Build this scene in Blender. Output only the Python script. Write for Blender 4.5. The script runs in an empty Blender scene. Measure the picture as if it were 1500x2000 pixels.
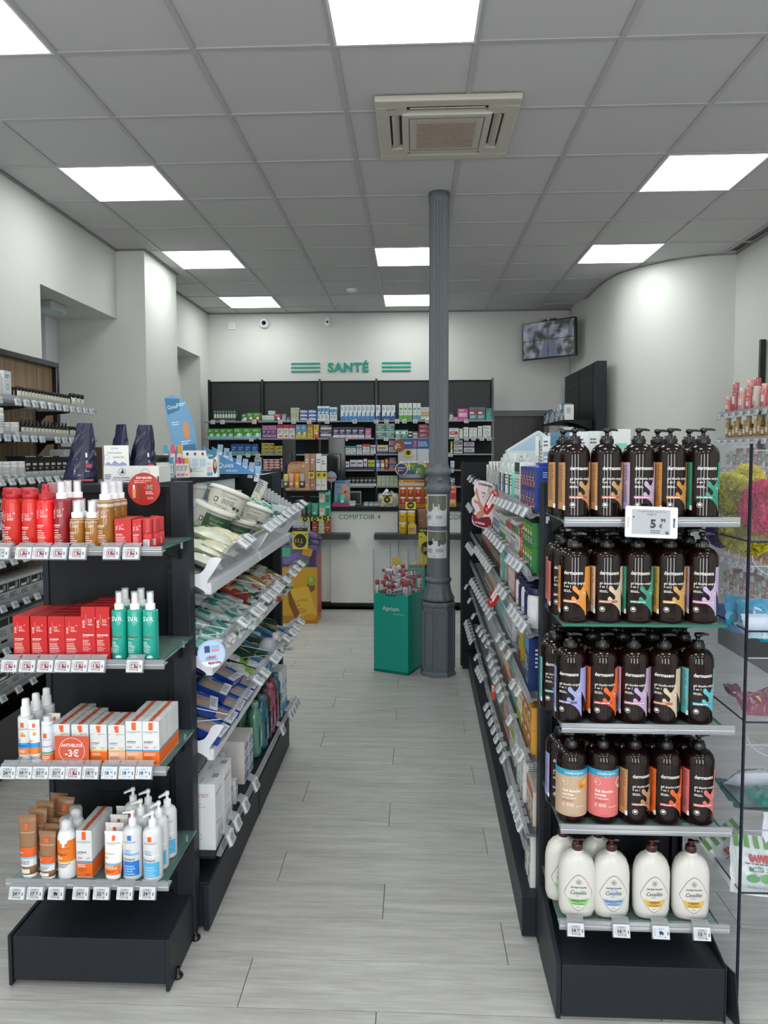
import bpy, bmesh, math, random
from mathutils import Vector, Matrix
from mathutils.geometry import tessellate_polygon
RND = random.Random(11)
PI = math.pi
sc = bpy.context.scene
COL = sc.collection

# ---------------- camera, world, exposure ----------------
FPX, CXP, CYP, EYE = 1425.93, 743.785, 970.34, 1.4986
CEIL = EYE + 1.7215
_yaw, _pit, _rol = 4.49759e-2, 5.7388e-2, -2.207e-3
FW = Vector((-math.sin(_yaw)*math.cos(_pit), math.cos(_yaw)*math.cos(_pit), -math.sin(_pit)))
_r = Vector((math.cos(_yaw), math.sin(_yaw), 0)); _u = _r.cross(FW)
RR = _r*math.cos(_rol) + _u*math.sin(_rol); UU = -_r*math.sin(_rol) + _u*math.cos(_rol)
cam = bpy.data.cameras.new('camera'); camo = bpy.data.objects.new('camera', cam); COL.objects.link(camo)
cam.sensor_fit = 'VERTICAL'; cam.sensor_height = 36; cam.sensor_width = 27
cam.lens = FPX/2000*36; cam.shift_x = (750-CXP)/2000; cam.shift_y = (CYP-1000)/2000
cam.clip_start = .05
M4 = Matrix((RR, UU, -FW)).transposed().to_4x4(); M4.translation = (0, 0, EYE)
camo.matrix_world = M4
sc.camera = camo
w = bpy.data.worlds.new('world'); sc.world = w; w.use_nodes = True
w.node_tree.nodes['Background'].inputs[0].default_value = (.86, .93, 1, 1)
w.node_tree.nodes['Background'].inputs[1]  .default_value = .42
sc.view_settings.view_transform = 'Standard'; sc.view_settings.look = 'None'
sc.view_settings.gamma = 1; sc.view_settings.use_curve_mapping = False
sc.view_settings.exposure = 0.43
LAMP = 8.0          # strength of the LED ceiling panels
sc.cycles.max_bounces = 9; sc.cycles.transparent_max_bounces = 24
sc.cycles.sample_clamp_indirect = 4.0
# daylight from the shop window behind the viewpoint
for _wx in (-1.55, .05, 1.6):
    al = bpy.data.lights.new('window_daylight', 'AREA'); al.shape = 'RECTANGLE'; al.size = .5; al.size_y = 2.3; al.energy = 25; al.color = (.97, .98, 1)
    alo = bpy.data.objects.new('window_daylight', al); COL.objects.link(alo); alo.location = (_wx, -1.9, 1.6); alo.rotation_euler = (PI/2, 0, 0)

def _ray(x, y): return FW + RR*((x-CXP)/FPX) + UU*((CYP-y)/FPX)
def oY(x, y, Y):
    d = _ray(x, y); t = Y/d.y; return Vector((d.x*t, Y, EYE+d.z*t))
def oX(x, y, X):
    d = _ray(x, y); t = X/d.x; return Vector((X, d.y*t, EYE+d.z*t))
def oZ(x, y, Z):
    d = _ray(x, y); t = (Z-EYE)/d.z; return Vector((d.x*t, d.y*t, Z))

# ---------------- materials ----------------
_MC = {}
def lin(c): return c/12.92 if c <= .04045 else ((c+.055)/1.055)**2.4
def rgb(h):
    h = h.lstrip('#'); return tuple(lin(int(h[i:i+2], 16)/255) for i in (0, 2, 4))
def mat(col, rough=.45, metal=0., trans=0., emit=0., coat=0., noise=0., bump=0., scale=40.):
    k = (col, rough, metal, trans, emit, coat, noise, bump, scale)
    if k in _MC: return _MC[k]
    m = bpy.data.materials.new('m_'+col.lstrip('#')); m.use_nodes = True
    nt = m.node_tree; b = nt.nodes['Principled BSDF']; c = rgb(col)
    b.inputs['Base Color'].default_value = (*c, 1); b.inputs['Roughness'].default_value = rough
    b.inputs['Metallic'].default_value = metal; b.inputs['Transmission Weight'].default_value = trans
    if coat: b.inputs['Coat Weight'].default_value = coat; b.inputs['Coat Roughness'].default_value = .08
    if emit: b.inputs['Emission Color'].default_value = (*c, 1); b.inputs['Emission Strength'].default_value = emit
    if noise or bump:
        tc = nt.nodes.new('ShaderNodeTexCoord'); n = nt.nodes.new('ShaderNodeTexNoise'); n.inputs['Scale'].default_value = scale; n.inputs['Detail'].default_value = 5
        nt.links.new(tc.outputs['Object'], n.inputs['Vector'])
        if noise:
            mx = nt.nodes.new('ShaderNodeMix'); mx.data_type = 'RGBA'
            mx.inputs[6].default_value = (*[x*(1-noise) for x in c], 1); mx.inputs[7].default_value = (*[min(1, x*(1+noise)) for x in c], 1)
            nt.links.new(n.outputs['Fac'], mx.inputs[0]); nt.links.new(mx.outputs[2], b.inputs['Base Color'])
        if bump:
            bp = nt.nodes.new('ShaderNodeBump'); bp.inputs['Strength'].default_value = bump; bp.inputs['Distance'].default_value = .002
            nt.links.new(n.outputs['Fac'], bp.inputs['Height']); nt.links.new(bp.outputs['Normal'], b.inputs['Normal'])
    _MC[k] = m; return m
def clear(col='#ffffff', op=.06, rough=.04, edge=.55):
    """thin clear plastic: transparent film with a glossy reflection growing at grazing angles"""
    k = ('clear', col, op, rough, edge)
    if k in _MC: return _MC[k]
    m = bpy.data.materials.new('clear_'+col.lstrip('#')); m.use_nodes = True; nt = m.node_tree; nt.nodes.clear()
    o = nt.nodes.new('ShaderNodeOutputMaterial'); t = nt.nodes.new('ShaderNodeBsdfTransparent'); g = nt.nodes.new('ShaderNodeBsdfPrincipled')
    t.inputs[0].default_value = (*[x**.35 for x in rgb(col)], 1)
    g.inputs['Base Color'].default_value = (*rgb(col), 1); g.inputs['Roughness'].default_value = rough
    lw = nt.nodes.new('ShaderNodeLayerWeight'); lw.inputs['Blend'].default_value = .25
    mr = nt.nodes.new('ShaderNodeMapRange'); mr.inputs['To Min'].default_value = op; mr.inputs['To Max'].default_value = max(op, edge)
    nt.links.new(lw.outputs['Facing'], mr.inputs['Value'])
    mx = nt.nodes.new('ShaderNodeMixShader'); nt.links.new(mr.outputs[0], mx.inputs[0]); nt.links.new(t.outputs[0], mx.inputs[1]); nt.links.new(g.outputs[0], mx.inputs[2])
    nt.links.new(mx.outputs[0], o.inputs[0]); _MC[k] = m; return m
def MT(c): return c if isinstance(c, bpy.types.Material) else mat(c)
BLACK = mat('#1b1d20', .5, bump=.05, scale=300); ANTH = mat('#262a30', .45, noise=.05, bump=.06, scale=260)
PANEL = mat('#1d1f23', .5); GLASS = clear('#b9d8cf', .05, .03, .35); ACR = clear('#f2f4f8', .02, .02, .2)
RAIL = clear('#c3c6ca', .34, .12, .7); EDGE = mat('#1f6e5c', .15, coat=.5); WHITEP = mat('#eceef0', .35)
BLKP = mat('#0d0d0f', .25, coat=.3); EDGEK = mat('#26263c', .1, coat=.5)

for _m in (BLACK, ANTH, PANEL): _m.node_tree.nodes['Principled BSDF'].inputs['Specular IOR Level'].default_value = .22
# ---------------- mesh builder ----------------
_TX = {}
def text_geo(s, bold=0., shear=0.):
    k = (s, bold, shear)
    if k in _TX: return _TX[k]
    cu = bpy.data.curves.new('t', 'FONT'); cu.body = s; cu.size = 1; cu.resolution_u = 2; cu.offset = bold; cu.shear = shear
    ob = bpy.data.objects.new('t', cu); me = ob.to_mesh()
    vs = [(v.co.x, v.co.y) for v in me.vertices]; fs = [tuple(p.vertices) for p in me.polygons]
    ob.to_mesh_clear(); bpy.data.objects.remove(ob); bpy.data.curves.remove(cu)
    if not vs: vs = [(0, 0), (.1, 0), (0, .1)]; fs = [(0, 1, 2)]
    x0 = min(v[0] for v in vs); x1 = max(v[0] for v in vs)
    _TX[k] = ([(a-x0, b) for a, b in vs], fs, x1-x0); return _TX[k]
def smooth_poly(pts, n=3):
    out = []; N = len(pts)
    for i in range(N):
        p0, p1, p2, p3 = (pts[(i+j-1) % N] for j in range(4))
        for k in range(n):
            t = k/n
            out.append(tuple(.5*((2*p1[a]) + (-p0[a]+p2[a])*t + (2*p0[a]-5*p1[a]+4*p2[a]-p3[a])*t*t + (-p0[a]+3*p1[a]-3*p2[a]+p3[a])*t**3) for a in (0, 1)))
    return out
def _clip(poly, axis_u, keep_less):
    out = []; N = len(poly)
    for i in range(N):
        a, b = poly[i], poly[(i+1) % N]
        ia = (a[0] <= axis_u) if keep_less else (a[0] >= axis_u); ib = (b[0] <= axis_u) if keep_less else (b[0] >= axis_u)
        if ia: out.append(a)
        if ia != ib and b[0] != a[0]:
            t = (axis_u-a[0])/(b[0]-a[0]); out.append((axis_u, a[1]+t*(b[1]-a[1])))
    return out
class MB:
    def __init__(s): s.v = []; s.f = []; s.mi = []; s.sm = []; s.mats = []; s.T = Matrix()
    def m(s, c):
        c = MT(c)
        if c not in s.mats: s.mats.append(c)
        return s.mats.index(c)
    def add(s, vs, fs, c, smooth=False):
        k = len(s.v); T = s.T; s.v += [tuple(T @ Vector(v)) for v in vs]; i = s.m(c)
        for f in fs: s.f.append(tuple(k+j for j in f)); s.mi.append(i); s.sm.append(smooth)
        return s
    def box(s, x0, x1, y0, y1, z0, z1, c, ch=0.):
        if ch <= 0:
            v = [(x, y, z) for z in (z0, z1) for y in (y0, y1) for x in (x0, x1)]
            return s.add(v, [(0, 2, 3, 1), (4, 5, 7, 6), (0, 1, 5, 4), (2, 6, 7, 3), (0, 4, 6, 2), (1, 3, 7, 5)], c)
        bm = bmesh.new(); bmesh.ops.create_cube(bm, size=1)
        for q in bm.verts: q.co = Vector(((x0+x1)/2+q.co.x*(x1-x0), (y0+y1)/2+q.co.y*(y1-y0), (z0+z1)/2+q.co.z*(z1-z0)))
        bmesh.ops.bevel(bm, geom=bm.edges[:], offset=ch, segments=2, profile=.5, affect='EDGES'); bm.verts.index_update()
        s.add([tuple(q.co) for q in bm.verts], [[q.index for q in f.verts] for f in bm.faces], c, False); bm.free(); return s
    def quadx(s, p, c): return s.add(p, [tuple(range(len(p)))], c)
    def lathe(s, prof, c, seg=20, cx=0, cy=0, sx=1, sy=1, smooth=True, flute=None, cap=True, ex=2.):
        vs = []; n = len(prof)
        for r, z in prof:
            for i in range(seg):
                a = 2*PI*i/seg; ca, sa = math.cos(a), math.sin(a)
                q = r if flute is None else r*(1+flute*math.cos(a*seg/4)*.5)
                if ex != 2.: ca = math.copysign(abs(ca)**(2/ex), ca); sa = math.copysign(abs(sa)**(2/ex), sa)
                vs.append((cx+q*ca*sx, cy+q*sa*sy, z))
        fs = [(j*seg+i, j*seg+(i+1) % seg, (j+1)*seg+(i+1) % seg, (j+1)*seg+i) for j in range(n-1) for i in range(seg)]
        s.add(vs, fs, c, smooth)
        if cap:
            k = len(s.v)-len(vs); i0 = s.m(c)
            s.f.append(tuple(k+i for i in reversed(range(seg)))); s.mi.append(i0); s.sm.append(False)
            s.f.append(tuple(k+(n-1)*seg+i for i in range(seg))); s.mi.append(i0); s.sm.append(False)
        return s
    def loft(s, secs, c, smooth=True, cap=True):
        seg = len(secs[0]); vs = [p for q in secs for p in q]; n = len(secs)
        fs = [(j*seg+i, j*seg+(i+1) % seg, (j+1)*seg+(i+1) % seg, (j+1)*seg+i) for j in range(n-1) for i in range(seg)]
        if cap: fs += [tuple(reversed(range(seg))), tuple((n-1)*seg+i for i in range(seg))]
        return s.add(vs, fs, c, smooth)
    def tube(s, path, r, c, seg=8):
        path = [Vector(p) for p in path]; secs = []
        rs = r if isinstance(r, (list, tuple)) else [r]*len(path)
        for i, p in enumerate(path):
            d = (path[min(i+1, len(path)-1)]-path[max(i-1, 0)]).normalized()
            a = d.cross(Vector((0, 0, 1)) if abs(d.z) < .9 else Vector((1, 0, 0))).normalized(); b = d.cross(a)
            secs.append([tuple(p+a*rs[i]*math.cos(2*PI*k/seg)+b*rs[i]*math.sin(2*PI*k/seg)) for k in range(seg)])
        return s.loft(secs, c)
    def prism(s, poly, a0, a1, c, axis='y', smooth=False):
        """poly in the plane normal to axis: axis y -> (x,z); x -> (y,z); z -> (x,y)"""
        f = {'y': lambda p, a: (p[0], a, p[1]), 'x': lambda p, a: (a, p[0], p[1]), 'z': lambda p, a: (p[0], p[1], a)}[axis]
        n = len(poly); vs = [f(p, a0) for p in poly]+[f(p, a1) for p in poly]
        tr = tessellate_polygon([[Vector((*p, 0)) for p in poly]])
        fs = [tuple(t) for t in tr]+[tuple(n+i for i in reversed(t)) for t in tr]+[(i, (i+1) % n, n+(i+1) % n, n+i) for i in range(n)]
        return s.add(vs, fs, c, smooth)
    def art(s, prims, o=(0, 0, 0), rz=0., wrap=0., eps=.0003, tilt=0., st=.00006, sx=1., cut=0.):
        """flat print: u to the right, v up, on a face looking to -y (or round a cylinder of radius wrap)"""
        save = s.T; s.T = s.T @ Matrix.Translation(o) @ Matrix.Rotation(rz, 4, 'Z') @ Matrix.Rotation(tilt, 4, 'X')
        for li, p in enumerate(prims):
            e = eps+li*st; k = p[0]; polys = []
            if k == 'r': polys = [[(p[1], p[2]), (p[3], p[2]), (p[3], p[4]), (p[1], p[4])]]; c = p[5]
            elif k in 'pc':
                if k == 'p': pts = p[1]; c = p[2]
                else: n = 20; pts = [(p[1]+p[3]*math.cos(2*PI*i/n), p[2]+p[4]*math.sin(2*PI*i/n)) for i in range(n)]; c = p[5]
                polys = [[pts[i] for i in t] for t in tessellate_polygon([[Vector((*q, 0)) for q in pts]])]
            elif k == 'o':
                n = 24; c = p[5]
                for i in range(n):
                    a, b = 2*PI*i/n, 2*PI*(i+1)/n; r0, r1 = p[3], p[3]-p[4]
                    polys.append([(p[1]+r0*math.cos(a), p[2]+r0*math.sin(a)), (p[1]+r0*math.cos(b), p[2]+r0*math.sin(b)), (p[1]+r1*math.cos(b), p[2]+r1*math.sin(b)), (p[1]+r1*math.cos(a), p[2]+r1*math.sin(a))])
            elif k == 'm':
                _, u, v, wd, n, lh, c = p; rr = random.Random(int(u*9e4)+n*7+int(v*1e4))
                for i in range(n):
                    x = u; end = u+wd*rr.uniform(.6, 1)
                    while x < end:
                        L = min(rr.uniform(.12, .3)*wd, end-x); polys.append([(x, v-i*lh-lh*.45), (x+L, v-i*lh-lh*.45), (x+L, v-i*lh), (x, v-i*lh)]); x += L+wd*.035
            elif k == 't':
                op = p[6] if len(p) > 6 else {}; c = p[5]; vs, fs, W = text_geo(p[4], op.get('b', 0.), op.get('sh', 0.)); S = p[3]/.72; SX = S*op.get('sx', 1.)
                dx = {'L': 0, 'C': -W/2, 'R': -W}[op.get('a', 'L')]; ro = math.radians(op.get('rot', 0)); cr, sr = math.cos(ro), math.sin(ro)
                q = [((x+dx)*SX, y*S) for x, y in vs]; q = [(p[1]+x*cr-y*sr, p[2]+x*sr+y*cr) for x, y in q]
                if not wrap:
                    s.add([(x, -e, y) for x, y in q], fs, c); continue
                for f in fs: polys.append([q[i] for i in f])
            if wrap or cut:
                du = wrap*.26 if wrap else cut; out = []
                for g in polys:
                    a = math.floor(min(x[0] for x in g)/du+1e-6); b = math.ceil(max(x[0] for x in g)/du-1e-6)
                    if b-a <= 1: out.append(g); continue
                    for j in range(a, b):
                        h = _clip(_clip(g, (j+1)*du, True), j*du, False)
                        if len(h) > 2: out.append(h)
                polys = out
            vs = []; fs = []
            for g in polys:
                k0 = len(vs); fs.append(tuple(range(k0, k0+len(g))))
                for x, y in g:
                    if wrap: th = x/wrap; vs.append(((wrap+e)*math.sin(th)*sx, -(wrap+e)*math.cos(th), y))
                    else: vs.append((x, -e, y))
            s.add(vs, fs, c, False)
        s.T = save; return s
    def mesh(s, name):
        me = bpy.data.meshes.new(name); me.from_pydata(s.v, [], s.f)
        for m in s.mats: me.materials.append(m)
        me.polygons.foreach_set('material_index', s.mi); me.polygons.foreach_set('use_smooth', s.sm); me.update(); return me
    def build(s, name, parent=None, loc=(0, 0, 0), rz=0, rot=None, label=None):
        o = bpy.data.objects.new(name, s.mesh(name)); COL.objects.link(o); o.location = loc
        o.rotation_euler = rot if rot else (0, 0, rz)
        if parent: o.parent = parent
        if label: o['label'] = label
        return o
def tag(o, label, cat, group=None, kind=None):
    if label: o['label'] = label
    if cat: o['category'] = cat
    if group: o['group'] = group
    if kind: o['kind'] = kind
    return o
def thing(name, label, cat, loc=(0, 0, 0), rz=0, group=None, rot=None):
    o = bpy.data.objects.new(name, None); COL.objects.link(o); o.empty_display_size = .02; o.location = loc; o.rotation_euler = rot if rot else (0, 0, rz)
    return tag(o, label, cat, group)
def struct(o): o['kind'] = 'structure'; return o
def dup(root):
    r = root.copy(); COL.objects.link(r)
    for ch in list(root.children):
        c = ch.copy(); COL.objects.link(c); c.parent = r
        for g in ch.children:
            d = g.copy(); COL.objects.link(d); d.parent = c
    return r
_PR = {}
SCL = {}
def place(key, builder, loc, label, cat, group=None, rz=0., rot=None, scale=None):
    """first use moves the prototype itself, later ones copy it with its parts"""
    if key not in _PR: o = _PR[key] = builder()
    else: o = dup(_PR[key])
    o.location = loc; o.rotation_euler = rot if rot is not None else (0, 0, rz)
    o.scale = scale or SCL.get(key) or (1, 1, 1)
    if 'group' in o and not group: del o['group']
    return tag(o, label, cat, group)
ORD = ['first', 'second', 'third', 'fourth', 'fifth', 'sixth', 'seventh', 'eighth', 'ninth', 'tenth', 'eleventh', 'twelfth', 'thirteenth', 'fourteenth', 'fifteenth', 'sixteenth', 'seventeenth', 'eighteenth', 'nineteenth', 'twentieth', 'twenty-first', 'twenty-second', 'twenty-third', 'twenty-fourth', 'twenty-fifth', 'twenty-sixth', 'twenty-seventh', 'twenty-eighth', 'twenty-ninth', 'thirtieth', 'thirty-first', 'thirty-second', 'thirty-third', 'thirty-fourth', 'thirty-fifth']
def nl(i, n, side='left'):
    if n == 1: return 'only'
    if i == 0: return {'left': 'leftmost', 'near': 'nearest'}[side]
    if i == n-1: return {'left': 'rightmost', 'near': 'farthest'}[side]
    return ORD[i]+(' from left' if side == 'left' else ' from the near end')
# ================= setting =================
WALLM = mat('#d5d5d1', .75, bump=.25, scale=500); TILEM = mat('#c6c5c6', .85, noise=.03, bump=.3, scale=350); GRIDM = mat('#b4b3b4', .5)
BX, BY = 1.93, 8.93       # back right corner
XL, XR = -2.51, 2.78
# floor planks
def plank_mat(i):
    m = bpy.data.materials.new('plank'); m.use_nodes = True; nt = m.node_tree; b = nt.nodes['Principled BSDF']
    oi = nt.nodes.new('ShaderNodeObjectInfo'); tc = nt.nodes.new('ShaderNodeTexCoord'); mp = nt.nodes.new('ShaderNodeMapping'); mp.inputs['Scale'].default_value = (1.1, 13, 1)
    ad = nt.nodes.new('ShaderNodeVectorMath'); ad.operation = 'ADD'; mul = nt.nodes.new('ShaderNodeMath'); mul.operation = 'MULTIPLY'; mul.inputs[1].default_value = 37
    nt.links.new(oi.outputs['Random'], mul.inputs[0]); nt.links.new(tc.outputs['Object'], mp.inputs[0]); nt.links.new(mp.outputs[0], ad.inputs[0]); nt.links.new(mul.outputs[0], ad.inputs[1])
    n = nt.nodes.new('ShaderNodeTexNoise'); n.inputs['Scale'].default_value = 2.2; n.inputs['Detail'].default_value = 9; n.inputs['Roughness'].default_value = .72; nt.links.new(ad.outputs[0], n.inputs['Vector'])
    n2 = nt.nodes.new('ShaderNodeTexNoise'); n2.inputs['Scale'].default_value = 9; n2.inputs['Detail'].default_value = 6; nt.links.new(ad.outputs[0], n2.inputs['Vector'])
    cr = nt.nodes.new('ShaderNodeValToRGB'); e = cr.color_ramp.elements
    e[0].position = .3; e[0].color = (*rgb('#a8a6a4'), 1); e[1].position = .7; e[1].color = (*rgb('#d0cecb'), 1)
    nt.links.new(n.outputs['Fac'], cr.inputs[0])
    mx = nt.nodes.new('ShaderNodeMix'); mx.data_type = 'RGBA'; mx.blend_type = 'MULTIPLY'; mx.inputs[0].default_value = .35
    c2 = nt.nodes.new('ShaderNodeValToRGB'); c2.color_ramp.elements[0].position = .35; c2.color_ramp.elements[0].color = (.7, .7, .69, 1); c2.color_ramp.elements[1].position = .6
    nt.links.new(n2.outputs['Fac'], c2.inputs[0]); nt.links.new(cr.outputs[0], mx.inputs[6]); nt.links.new(c2.outputs[0], mx.inputs[7]); nt.links.new(mx.outputs[2], b.inputs['Base Color'])
    b.inputs['Roughness'].default_value = .42
    bp = nt.nodes.new('ShaderNodeBump'); bp.inputs['Strength'].default_value = .12; bp.inputs['Distance'].default_value = .001; nt.links.new(n2.outputs['Fac'], bp.inputs['Height']); nt.links.new(bp.outputs['Normal'], b.inputs['Normal'])
    return m
PM = plank_mat(0)
f = MB(); f.box(-3.4, 3.6, -2.0, 9.0, -.05, -.0035, mat('#6f6d6b', .8)); floor = struct(f.build('floor'))
WP, LP = .19676, 1.137
_pl = {}
def plank(x0, x1, y0, y1):
    k = (round(x1-x0, 4), round(y1-y0, 4))
    if k not in _pl:
        b = MB(); g = .0012; b.box(-k[0]/2+g, k[0]/2-g, -k[1]/2+g, k[1]/2-g, -.004, 0, PM, .0007); _pl[k] = b.mesh('floor_plank')
    o = bpy.data.objects.new('floor_plank', _pl[k]); COL.objects.link(o); o.location = ((x0+x1)/2, (y0+y1)/2, 0); o.parent = floor
npl = 0
for k in range(-20, 36):
    y0 = 1.8836+WP*k; y1 = y0+WP
    if y0 > 7.0: break
    x = -.10-.379*(k+1); x -= math.floor((x+2.6)/LP)*LP; x -= LP
    lo, hi = (-2.55, 2.8)
    if k < 0: lo, hi = -1.7, 1.5
    if k < -3: break_k = True
    if k < -3: continue
    while x < hi:
        a, b_ = max(x, lo), min(x+LP, hi)
        if b_-a > .03: plank(a, b_, y0, y1); npl += 1
        x += LP
for k in range(-1, 40):    # and the planks far left in the side recess and behind the viewpoint, joined
    pass
fb = MB()
for k in range(-20, -3):
    y0 = 1.8836+WP*k; x = -.10-.379*(k+1); x -= math.floor((x+2.6)/LP)*LP; x -= LP
    while x < 3: fb.box(max(x, -3.3)+.0012, x+LP-.0012, y0+.0012, y0+WP-.0012, -.004, 0, PM); x += LP
for k in range(26, 36):
    y0 = 1.8836+WP*k
    if y0 < 6.99: continue
    fb.box(-3, 3, y0, y0+WP-.002, -.004, 0, PM)
tag(fb.build('floor_planks_far', floor), None, None, kind='stuff')

# ceiling: backing slab, T rails, tiles
CZ = CEIL
c_ = MB(); c_.box(-3.4, 3.6, -2.0, 9.0, CZ+.03, CZ+.08, mat('#777777', .9)); ceiling = struct(c_.build('ceiling'))
GX, GY = -1.537, 3.176
outline = [(XL, -2), (XR, -2), (XR, 6.53), (2.52, 6.58), (2.28, 6.72), (2.08, 6.94), (1.95, 7.2), (1.905, 7.6), (1.93, 8.93), (XL, 8.93)]
lights = {(c, r) for c in (-1, 2, 5) for r in (-7, -4, -1, 2, 5, 8)} - {(5, 8), (2, 2)}
_tl = MB(); _tl.box(-.295, .295, -.295, .295, -.0, .012, TILEM, .002); TME = _tl.mesh('ceiling_tile')
for c in range(-2, 7):
    for r in range(-8, 10):
        x0, y0 = GX+.6*c, GY+.6*r
        if (c, r) in lights: continue
        if x0 > 2.85 or y0 > 8.93: continue
        if r > 5 and x0 > 1.95: continue
        o = bpy.data.objects.new('ceiling_tile', TME); COL.objects.link(o); o.location = (x0+.3, y0+.3, CZ+.006+RND.uniform(0, .0012)); o.parent = ceiling
_rx = MB(); _rx.box(-.3, .3, -.012, .012, 0, .006, GRIDM); _rx = _rx.mesh('grid_rail')
_ry = MB(); _ry.box(-.012, .012, -.3, .3, 0, .0055, GRIDM); _ry = _ry.mesh('grid_rail')
for c in range(-2, 8):
    for r in range(-3, 10):
        x0, y0 = GX+.6*c, GY+.6*r
        if x0 > 2.9 or (r > 5 and x0 > 2.0): continue
        for me, p in ((_rx, (x0+.3, y0, CZ)), (_ry, (x0, y0+.3, CZ-.0003))):
            o = bpy.data.objects.new('grid_rail', me); COL.objects.link(o); o.location = p; o.parent = ceiling
LEDM = mat('#f4fbf8', .5, emit=LAMP)
def mk_light():
    t = thing('ceiling_light', 'x', 'ceiling light')
    b = MB(); fr = mat('#d9dcdc', .4)
    for a in ((-.297, .297, -.297, -.285), (-.297, .297, .285, .297), (-.297, -.285, -.285, .285), (.285, .297, -.285, .285)): b.box(*a, -.003, .01, fr)
    b.build('frame', t)
    b = MB(); b.box(-.285, .285, -.285, .285, -.001, .009, LEDM); b.build('diffuser', t)
    return t
cn = {-1: 'left', 2: 'centre', 5: 'right'}; rn = {-7: 'far behind the entrance area', -4: 'behind the viewpoint', -1: 'nearest the viewpoint', 2: 'third row ahead', 5: 'fourth row ahead', 8: 'beside the back wall'}
rn = {-7: 'rearmost row near the shop entrance', -4: 'row over the shop entrance', -1: 'front row', 2: 'second row from the front', 5: 'third row from the front', 8: 'row nearest the back wall'}
for (c, r) in sorted(lights):
    place('led', mk_light, (GX+.6*c+.3, GY+.6*r+.3, CZ), 'square white LED ceiling panel, %s column, %s' % (cn[c], rn[r]), 'ceiling light', 'square LED panels in the ceiling grid')

# walls (0.2 m thick solids along the outline)
def wall(name, pts, z0=0, z1=CZ+.03, th=.15):
    b = MB()
    for (xa, ya), (xb, yb) in zip(pts, pts[1:]):
        d = Vector((xb-xa, yb-ya)).normalized(); n = Vector((d.y, -d.x))*th
        b.prism([(xa, ya), (xb, yb), (xb+n.x, yb+n.y), (xa+n.x, ya+n.y)], z0, z1, WALLM, 'z')
    return struct(b.build(name))
b = MB(); P = [(XR, -2), (XR, 6.53)]
b.prism([(XR, -2), (XR, 6.53), (XR+.15, 6.53), (XR+.15, -2)], 0, CZ+.03, WALLM, 'z'); struct(b.build('wall_right'))
curve = smooth_poly([(2.78, 6.53), (2.52, 6.58), (2.28, 6.72), (2.08, 6.94), (1.95, 7.2), (1.905, 7.6), (1.91, 8.2), (1.93, 8.95), (3.0, 8.95), (3.0, 6.53)], 4)[:29]
curve = [p for p in curve if p[0] < 2.79]
b = MB(); n = len(curve)
vs = [(x, y, z) for x, y in curve for z in (0, CZ+.03)]; b.add(vs, [(2*i, 2*i+1, 2*i+3, 2*i+2) for i in range(n-1)], WALLM, True)
vs = [(x+.15, y+.02, z) for x, y in curve for z in (0, CZ+.03)]; b.add(vs, [(2*i, 2*i+1, 2*i+3, 2*i+2) for i in range(n-1)], WALLM, True)
struct(b.build('wall_right_curved'))
b = MB()      # back wall with the doorway
b.box(-3.2, .97, BY, BY+.15, 0, CZ+.03, WALLM); b.box(1.60, 3.0, BY, BY+.15, 0, CZ+.03, WALLM); b.box(.97, 1.60, BY, BY+.15, 2.0, CZ+.03, WALLM); struct(b.build('wall_back'))
# left wall: lintel over a deep recess, pier, second niche
b = MB()
b.box(XL-.12, XL, -2, 4.874, 0, CZ+.03, WALLM)
b.box(-3.1, XL, 4.874, 6.16, 2.652, CZ+.03, WALLM)          # lintel block
b.box(-3.3, -3.1, -2, 6.16, 0, CZ+.03, WALLM)             # back of the recess
b.box(-3.3, -2.265, 6.15, 6.975, 0, CZ+.03, WALLM)        # pier
b.box(-3.3, XL, 6.975, 7.72, 0, CZ+.03, WALLM)
b.box(-3.3, XL, 7.72, 8.56, 2.655, CZ+.03, WALLM); b.box(-3.3, -2.75, 7.72, 8.56, 0, 2.655, WALLM)
b.box(-3.3, XL, 8.56, BY, 0, CZ+.03, WALLM)
b.box(-3.1, -3.03, 5.95, 6.15, 0, 2.652, mat('#e4e8ee', .6))
struct(b.build('wall_left'))
b = MB(); b.box(-3.3, 3.0, -2.15, -2.0, 0, .35, WALLM); b.box(-3.3, 3.0, -2.15, -2.0, 2.75, CZ+.03, WALLM); b.box(-3.3, -2.2, -2.15, -2.0, .35, 2.75, WALLM); b.box(2.4, 3.0, -2.15, -2.0, .35, 2.75, WALLM); struct(b.build('wall_front'))
b = MB()     # perimeter angle trim
tm = mat('#8e8e90', .5)
for (xa, ya), (xb, yb) in zip(outline, outline[1:]+outline[:1]):
    if (xa, ya) == (XL, 8.93) or (xa, ya) == (XL, -2): continue
    d = Vector((xb-xa, yb-ya)).normalized(); nn = Vector((-d.y, d.x))*.02
    b.prism([(xa, ya), (xb, yb), (xb+nn.x, yb+nn.y), (xa+nn.x, ya+nn.y)], CZ-.006, CZ+.001, tm, 'z')
for a in ((XL, XL+.02, -2, 6.15), (XL, -2.265, 6.13, 6.15), (-2.265, -2.245, 6.13, 6.975), (XL, -2.245, 6.975, 6.995), (XL, XL+.02, 6.99, 8.93)): b.box(*a, CZ-.006, CZ+.001, tm)
struct(b.build('trim_1'))
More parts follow.
